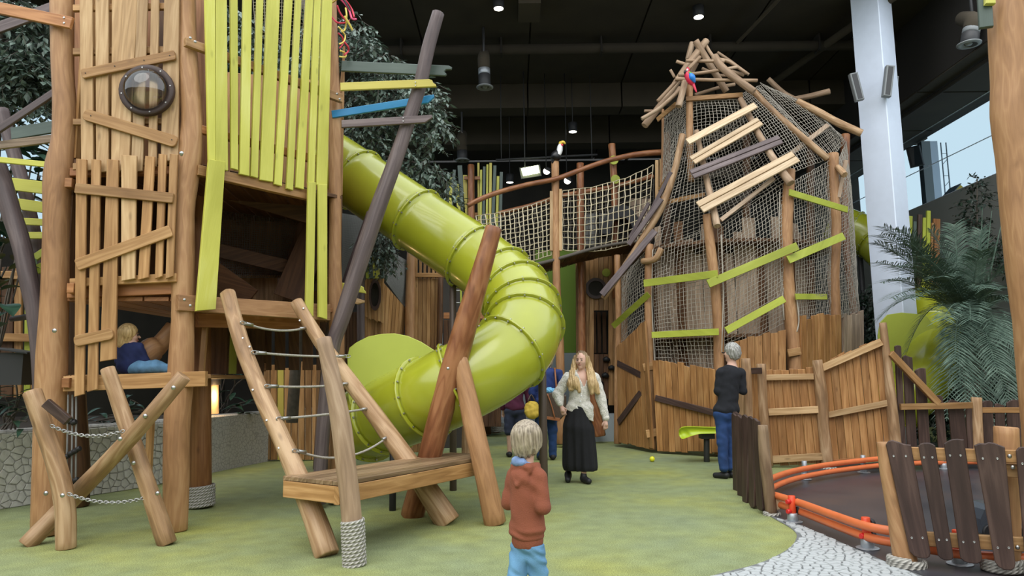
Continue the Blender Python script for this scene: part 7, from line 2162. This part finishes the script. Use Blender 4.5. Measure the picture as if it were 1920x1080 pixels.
sdf_mesh('skirt', sk, .009, M['black_cloth'], wom, ow, .04, cuts=[(W(1086, 882), (.0, 0, -1)), (W(1086, 757), (0, 0, 1))], disp=lambda X, Y, Z: .012 * np.sin(np.arctan2(Y, X) * 11 + 1) * np.clip((1.0 - Z) * 1.6, 0, 1))
for (x, y, dd, x2, y2, d2) in ((1066, 894, .06, 1064, 898, -.06), (1093, 899, -.10, 1101, 902, -.21)):
    a = W(x, y, dd); b_ = W(x2, y2, d2)
    sdf_mesh('shoe', [('c', (a[0], a[1], .055 if dd < 0 else .085), (b_[0], b_[1], .038), .045, .036), ('c', (a[0], a[1], .10), (a[0], a[1], .06), .04, .04)], .007, M['shoe_black'], wom, ow, .02, cuts=[((0, 0, .003), (0, 0, -1))])
# her handbag
db_ = 11.62
bag = thing('handbag', 'brown patterned shoulder bag with a blue cloth carried by the adult in dark blue', 'handbag', P(1036, 785, db_))
pb_ = [P(x, y, db_) for x, y in ((1025, 738), (1042, 734), (1062, 742), (1062, 775), (1050, 788), (1022, 784), (1019, 765))]
slab('bag_body', pb_, (0, -1, 0), .14, M['bag_brown'], bag, ch=.02)
pipe('strap', [P(1026, 738, db_ - .01), P(1034, 760, db_ - .02), P(1040, 783, db_ - .02)], .012, M['bag_strap'], bag, 6, 3)
pipe('shoulder_strap', [P(1044, 738, db_ + .05), P(1042, 712, db_ + .08), P(1040, 690, db_ + .25)], .015, M['bag_strap'], bag, 6, 3)
board('base_trim', P(1022, 783, db_ - .005), P(1050, 787, db_ - .005), .05, (0, -1, 0), .15, M['bag_strap'], bag)
sdf_mesh('blue_cloth', [('c', (-.06, 0, 0), (.05, 0, -.01), .05, .04)], .008, M['cloth_blue'], bag, P(1036, 732, db_ + .05), .02, disp=wr(.008, 60))

# ---------------------------------------------------------------- grey-haired woman in black top
DGr = 9.5
og = Vector((P(1362, 800, DGr).x, DGr, 0))
gw = thing('person', 'short grey-haired woman in a black top and jeans standing by the fence', 'person', og)
def Wg(px, py, y=0.0):
    p = P(px, py, DGr); return (p.x - og.x, y, p.z)
yg = math.radians(180 + 52)
hc = Wg(1371, 661, 0)
gb = head_prims(hc, .073, .090, .112, yg, Wg(1374, 688, .01), .05)
gb += [('c', Wg(1368, 700), Wg(1364, 755), .11, .12, .05), ('c', Wg(1352, 697), Wg(1388, 697), .045, .045), ('e', Wg(1361, 772), (.15, .12, .13), .05)]
gb += [('c', Wg(1350, 698), Wg(1347, 732, .0), .04, .036), ('c', Wg(1347, 732, .0), Wg(1366, 728, .17), .032, .024), ('c', Wg(1389, 698), Wg(1392, 732, .0), .04, .036), ('c', Wg(1392, 732), Wg(1366, 724, .20), .032, .024)]
gb += hand(None, Wg(1366, 728, .17), (.9, .1, .1), 1, (0, 1, 0), .95) + hand(None, Wg(1366, 724, .20), (-.9, .1, .1), -1, (0, 1, 0), .95)
for s, xa, ya, xb in ((-1, 1352, -.02, 1356), (1, 1372, .06, 1371)):
    gb += [('c', Wg(1361 + s * 8, 775), Wg(xa + 2, 830, ya), .08, .055), ('c', Wg(xa + 2, 830, ya), Wg(xb, 876, ya), .05, .035)]
sdf_mesh('body', gb, .010, M['skin_fair'], gw, og, .03)
face_bits(gw, hc, .073, .090, .112, yg, og, 0)
fx_, fy_ = math.sin(yg), -math.cos(yg)
sdf_mesh('hair', [('e', (hc[0] - fx_ * .02, hc[1] - fy_ * .02, hc[2] + .035), (.100, .108, .100)), ('e', (hc[0] - fx_ * .04, hc[1] - fy_ * .04, hc[2] - .02), (.088, .085, .085))], .008, M['hair_grey'], gw, og, .03, cuts=[((hc[0] + fx_ * .05, hc[1] + fy_ * .05, hc[2] + .0), (fx_, fy_, -.6))], disp=lambda X, Y, Z: .006 * np.sin(X * 120 + Z * 60) * np.sin(Y * 110 + Z * 40))
gl = pipe('glasses', [(og + Vector((hc[0] + fx_ * .10 + math.cos(yg) * s * .06, hc[1] + fy_ * .10 + math.sin(yg) * s * .06, hc[2] + .0))) for s in (-1, -.3, .3, 1)], .008, M['black_rubber'], gw, 6, 2)
tp = [('c', Wg(1369, 702), Wg(1364, 755), .130, .130, .05), ('e', Wg(1362, 768), (.172, .145, .10), .05), ('c', Wg(1353, 698), Wg(1387, 698), .058, .058, .04), ('c', Wg(1350, 699), Wg(1346, 733), .054, .050, .03), ('c', Wg(1346, 733), Wg(1362, 728, .15), .046, .036, .03), ('c', Wg(1390, 699), Wg(1393, 733), .054, .050, .03), ('c', Wg(1393, 733), Wg(1372, 726, .17), .046, .036, .03)]
sdf_mesh('top', tp, .009, M['black_knit'], gw, og, .03, cuts=[(Wg(1362, 776), (0, 0, -1))], disp=wr(.004, 24))
jj = [('e', Wg(1361, 776), (.165, .135, .12), .05)]
for s, xa, ya, xb in ((-1, 1352, -.02, 1356), (1, 1372, .06, 1371)):
    jj += [('c', Wg(1361 + s * 7, 782), Wg(xa + 2, 830, ya), .095, .070, .03), ('c', Wg(xa + 2, 830, ya), Wg(xb, 876, ya), .068, .062, .03)]
sdf_mesh('jeans', jj, .009, M['jeans_blue'], gw, og, .03, disp=wr(.006, 26))
for xb, ya in ((1356, -.02), (1371, .06)):
    a = Wg(xb, 884, ya)
    sdf_mesh('shoe', [('c', (a[0] + .03, a[1], .045), (a[0] - .08, a[1] + .10, .035), .042, .036)], .008, M['shoe_black'], gw, og, .02, cuts=[((0, 0, .003), (0, 0, -1))])

# ---------------------------------------------------------------- figures standing behind the slide
def bystander(label, x, d, top_m, leg_m, hair_m, height, lean=0.0, shorts=False, yaw=math.radians(180), sx=1.0, skin='skin_fair', feet=0.0):
    o0 = Vector((P(x, 800, d).x, d, feet))
    t = thing('person', label, 'person', o0)
    h = height
    hc = (lean * .9, 0, h * .925)
    pr = head_prims(hc, .073, .09, .11, yaw, (lean * .7, 0, h * .83), .05)
    pr += [('c', (lean * .6, 0, h * .78), (0, 0, h * .55), .12, .11, .05), ('c', (-.16 * sx + lean * .7, 0, h * .80), (.16 * sx + lean * .7, 0, h * .80), .05, .05)]
    el = []
    for s in (-1, 1):
        sh_ = (s * .19 * sx + lean * .7, 0, h * .80); e_ = (s * .24 * sx + lean * .5, .03, h * .62); w_ = (s * .20 * sx + lean * .4, .14 if yaw > 1 else -.14, h * .50)
        pr += [('c', sh_, e_, .042, .036), ('c', e_, w_, .034, .024)]
        pr += hand(None, w_, (0, .3, -.9), s, (0, 1, .2), .95)
        el.append((sh_, e_, w_))
        pr += [('c', (s * .085, 0, h * .50), (s * .10, -.02, h * .27), .085, .058), ('c', (s * .10, -.02, h * .27), (s * .10, .02, .06), .052, .035), ('c', (s * .10, .02, .05), (s * .11, .12, .04), .04, .035)]
    sdf_mesh('body', pr, .012, M[skin], t, o0, .03)
    face_bits(t, hc, .073, .09, .11, yaw, o0, 0)
    fx_, fy_ = math.sin(yaw), -math.cos(yaw)
    sdf_mesh('hair', [('e', (hc[0] - fx_ * .02, hc[1] - fy_ * .02, hc[2] + .03), (.095, .105, .105)), ('e', (hc[0] - fx_ * .04, hc[1] - fy_ * .04, hc[2] - .03), (.085, .08, .09))], .010, M[hair_m], t, o0, .03, cuts=[((hc[0] + fx_ * .05, hc[1] + fy_ * .05, hc[2]), (fx_, fy_, -.6))])
    c = [('c', (lean * .65, 0, h * .78), (0, 0, h * .56), .145, .145, .05), ('e', (0, 0, h * .54), (.17, .14, .10), .05), ('c', (-.16 * sx + lean * .7, 0, h * .80), (.16 * sx + lean * .7, 0, h * .80), .068, .068, .04)]
    for sh_, e_, w_ in el: c += [('c', sh_, e_, .064, .058, .03), ('c', e_, w_, .054, .042, .03)]
    sdf_mesh('top', c, .011, M[top_m], t, o0, .03, cuts=[((0, 0, h * .50), (0, 0, -1))], disp=wr(.006, 22))
    l = [('e', (0, 0, h * .50), (.165, .14, .12), .05)]
    for s in (-1, 1):
        l += [('c', (s * .085, 0, h * .48), (s * .10, -.02, h * .28), .10, .085 if shorts else .075, .03)]
        if not shorts: l += [('c', (s * .10, -.02, h * .28), (s * .10, .02, .07), .074, .062, .03)]
    sdf_mesh('shorts' if shorts else 'jeans', l, .011, M[leg_m], t, o0, .03, disp=wr(.006, 24), cuts=[((0, 0, h * .545), (0, 0, 1))])
    for s in (-1, 1):
        sdf_mesh('shoe', [('c', (s * .10, -.02, .05), (s * .12, .13, .04), .048, .042)], .010, M['shoe_black'], t, o0, .02, cuts=[((0, 0, .003), (0, 0, -1))])
    return t
bystander('adult in a dark blue jacket and jeans behind the slide pole', 1024, 11.9, 'blue_cloth', 'jeans_blue', 'hair_ash', 1.74, .05)
bystander('person in a plum top and dark shorts half hidden by the slide', 966, 12.4, 'plum_cloth', 'denim_dark', 'hair_dark', 1.55, .0, True)
rk = thing('backpack', 'mustard yellow backpack beside the adult in dark blue', 'backpack', P(998, 782, 11.8))
sdf_mesh('bag_body', [('e', (0, 0, .12), (.13, .09, .15)), ('e', (0, -.05, .07), (.10, .06, .08))], .010, M['bag_yellow'], rk, P(998, 783, 11.8), .03, disp=wr(.008, 30))
pipe('strap', [P(990, 752, 11.75), P(996, 740, 11.8), P(1003, 752, 11.8)], .012, M['bag_brown'], rk, 6, 3)
# ---------------------------------------------------------------- child sitting on the lower deck
oc = Vector((P(240, 700, 6.75).x, 6.75, FAB(220, 702).z))
ch = thing('person', 'fair-haired child in a navy top sitting on the lower deck of the tower', 'person', oc)
yc = math.radians(120)
hc = (-.01, .0, .365)
cb_ = head_prims(hc, .068, .08, .095, yc, (0, 0, .27), .04)
cb_ += [('c', (0, 0, .10), (0, 0, .24), .08, .075), ('c', (-.07, 0, .25), (.07, 0, .25), .035, .035), ('c', (-.09, 0, .25), (-.10, .05, .13), .032, .028), ('c', (-.10, .05, .13), (-.02, .12, .10), .026, .02), ('c', (.09, 0, .25), (.12, .04, .13), .032, .028), ('c', (.12, .04, .13), (.14, .12, .09), .026, .02)]
cb_ += hand(None, (.14, .12, .09), (.5, .6, -.3), 1, (0, 0, 1), .65) + hand(None, (-.02, .12, .10), (.5, .6, -.3), -1, (0, 0, 1), .65)
cb_ += [('c', (-.03, .03, .06), (.16, .16, .07), .055, .045), ('c', (.04, -.02, .06), (.22, .08, .07), .055, .045), ('c', (.16, .16, .07), (.30, .20, .05), .042, .032), ('c', (.22, .08, .07), (.34, .12, .05), .042, .032)]
sdf_mesh('body', cb_, .009, M['skin_fair'], ch, oc, .03, cuts=[((0, 0, .006), (0, 0, -1))])
face_bits(ch, hc, .068, .08, .095, yc, oc, 0)
fx_, fy_ = math.sin(yc), -math.cos(yc)
sdf_mesh('hair', [('e', (hc[0] - fx_ * .012, hc[1] - fy_ * .012, hc[2] + .02), (.088, .096, .096)), ('e', (hc[0] - fx_ * .04, hc[1] - fy_ * .04, hc[2] - .06), (.075, .065, .085))], .008, M['hair_blonde'], ch, oc, .03, cuts=[((hc[0] + fx_ * .05, hc[1] + fy_ * .05, hc[2]), (fx_, fy_, -.55))], disp=strands(hc[0], hc[1], hc[2]))
sdf_mesh('top', [('c', (0, 0, .09), (0, 0, .23), .10, .09), ('c', (-.07, 0, .245), (.07, 0, .245), .045, .045), ('c', (-.09, 0, .25), (-.105, .05, .13), .045, .042), ('c', (-.105, .05, .13), (-.04, .11, .10), .038, .032), ('c', (.09, 0, .25), (.125, .04, .13), .045, .042), ('c', (.125, .04, .13), (.14, .10, .10), .038, .032)], .009, M['navy_cloth'], ch, oc, .03, disp=wr(.004, 40), cuts=[((0, 0, .008), (0, 0, -1))])
sdf_mesh('trousers', [('c', (-.03, .03, .07), (.16, .16, .075), .066, .055), ('c', (.04, -.02, .07), (.22, .08, .075), .066, .055), ('c', (.16, .16, .075), (.27, .19, .055), .052, .045), ('c', (.22, .08, .075), (.31, .11, .055), .052, .045)], .009, M['jeans_light'], ch, oc, .03, disp=wr(.004, 40), cuts=[((0, 0, .007), (0, 0, -1))])
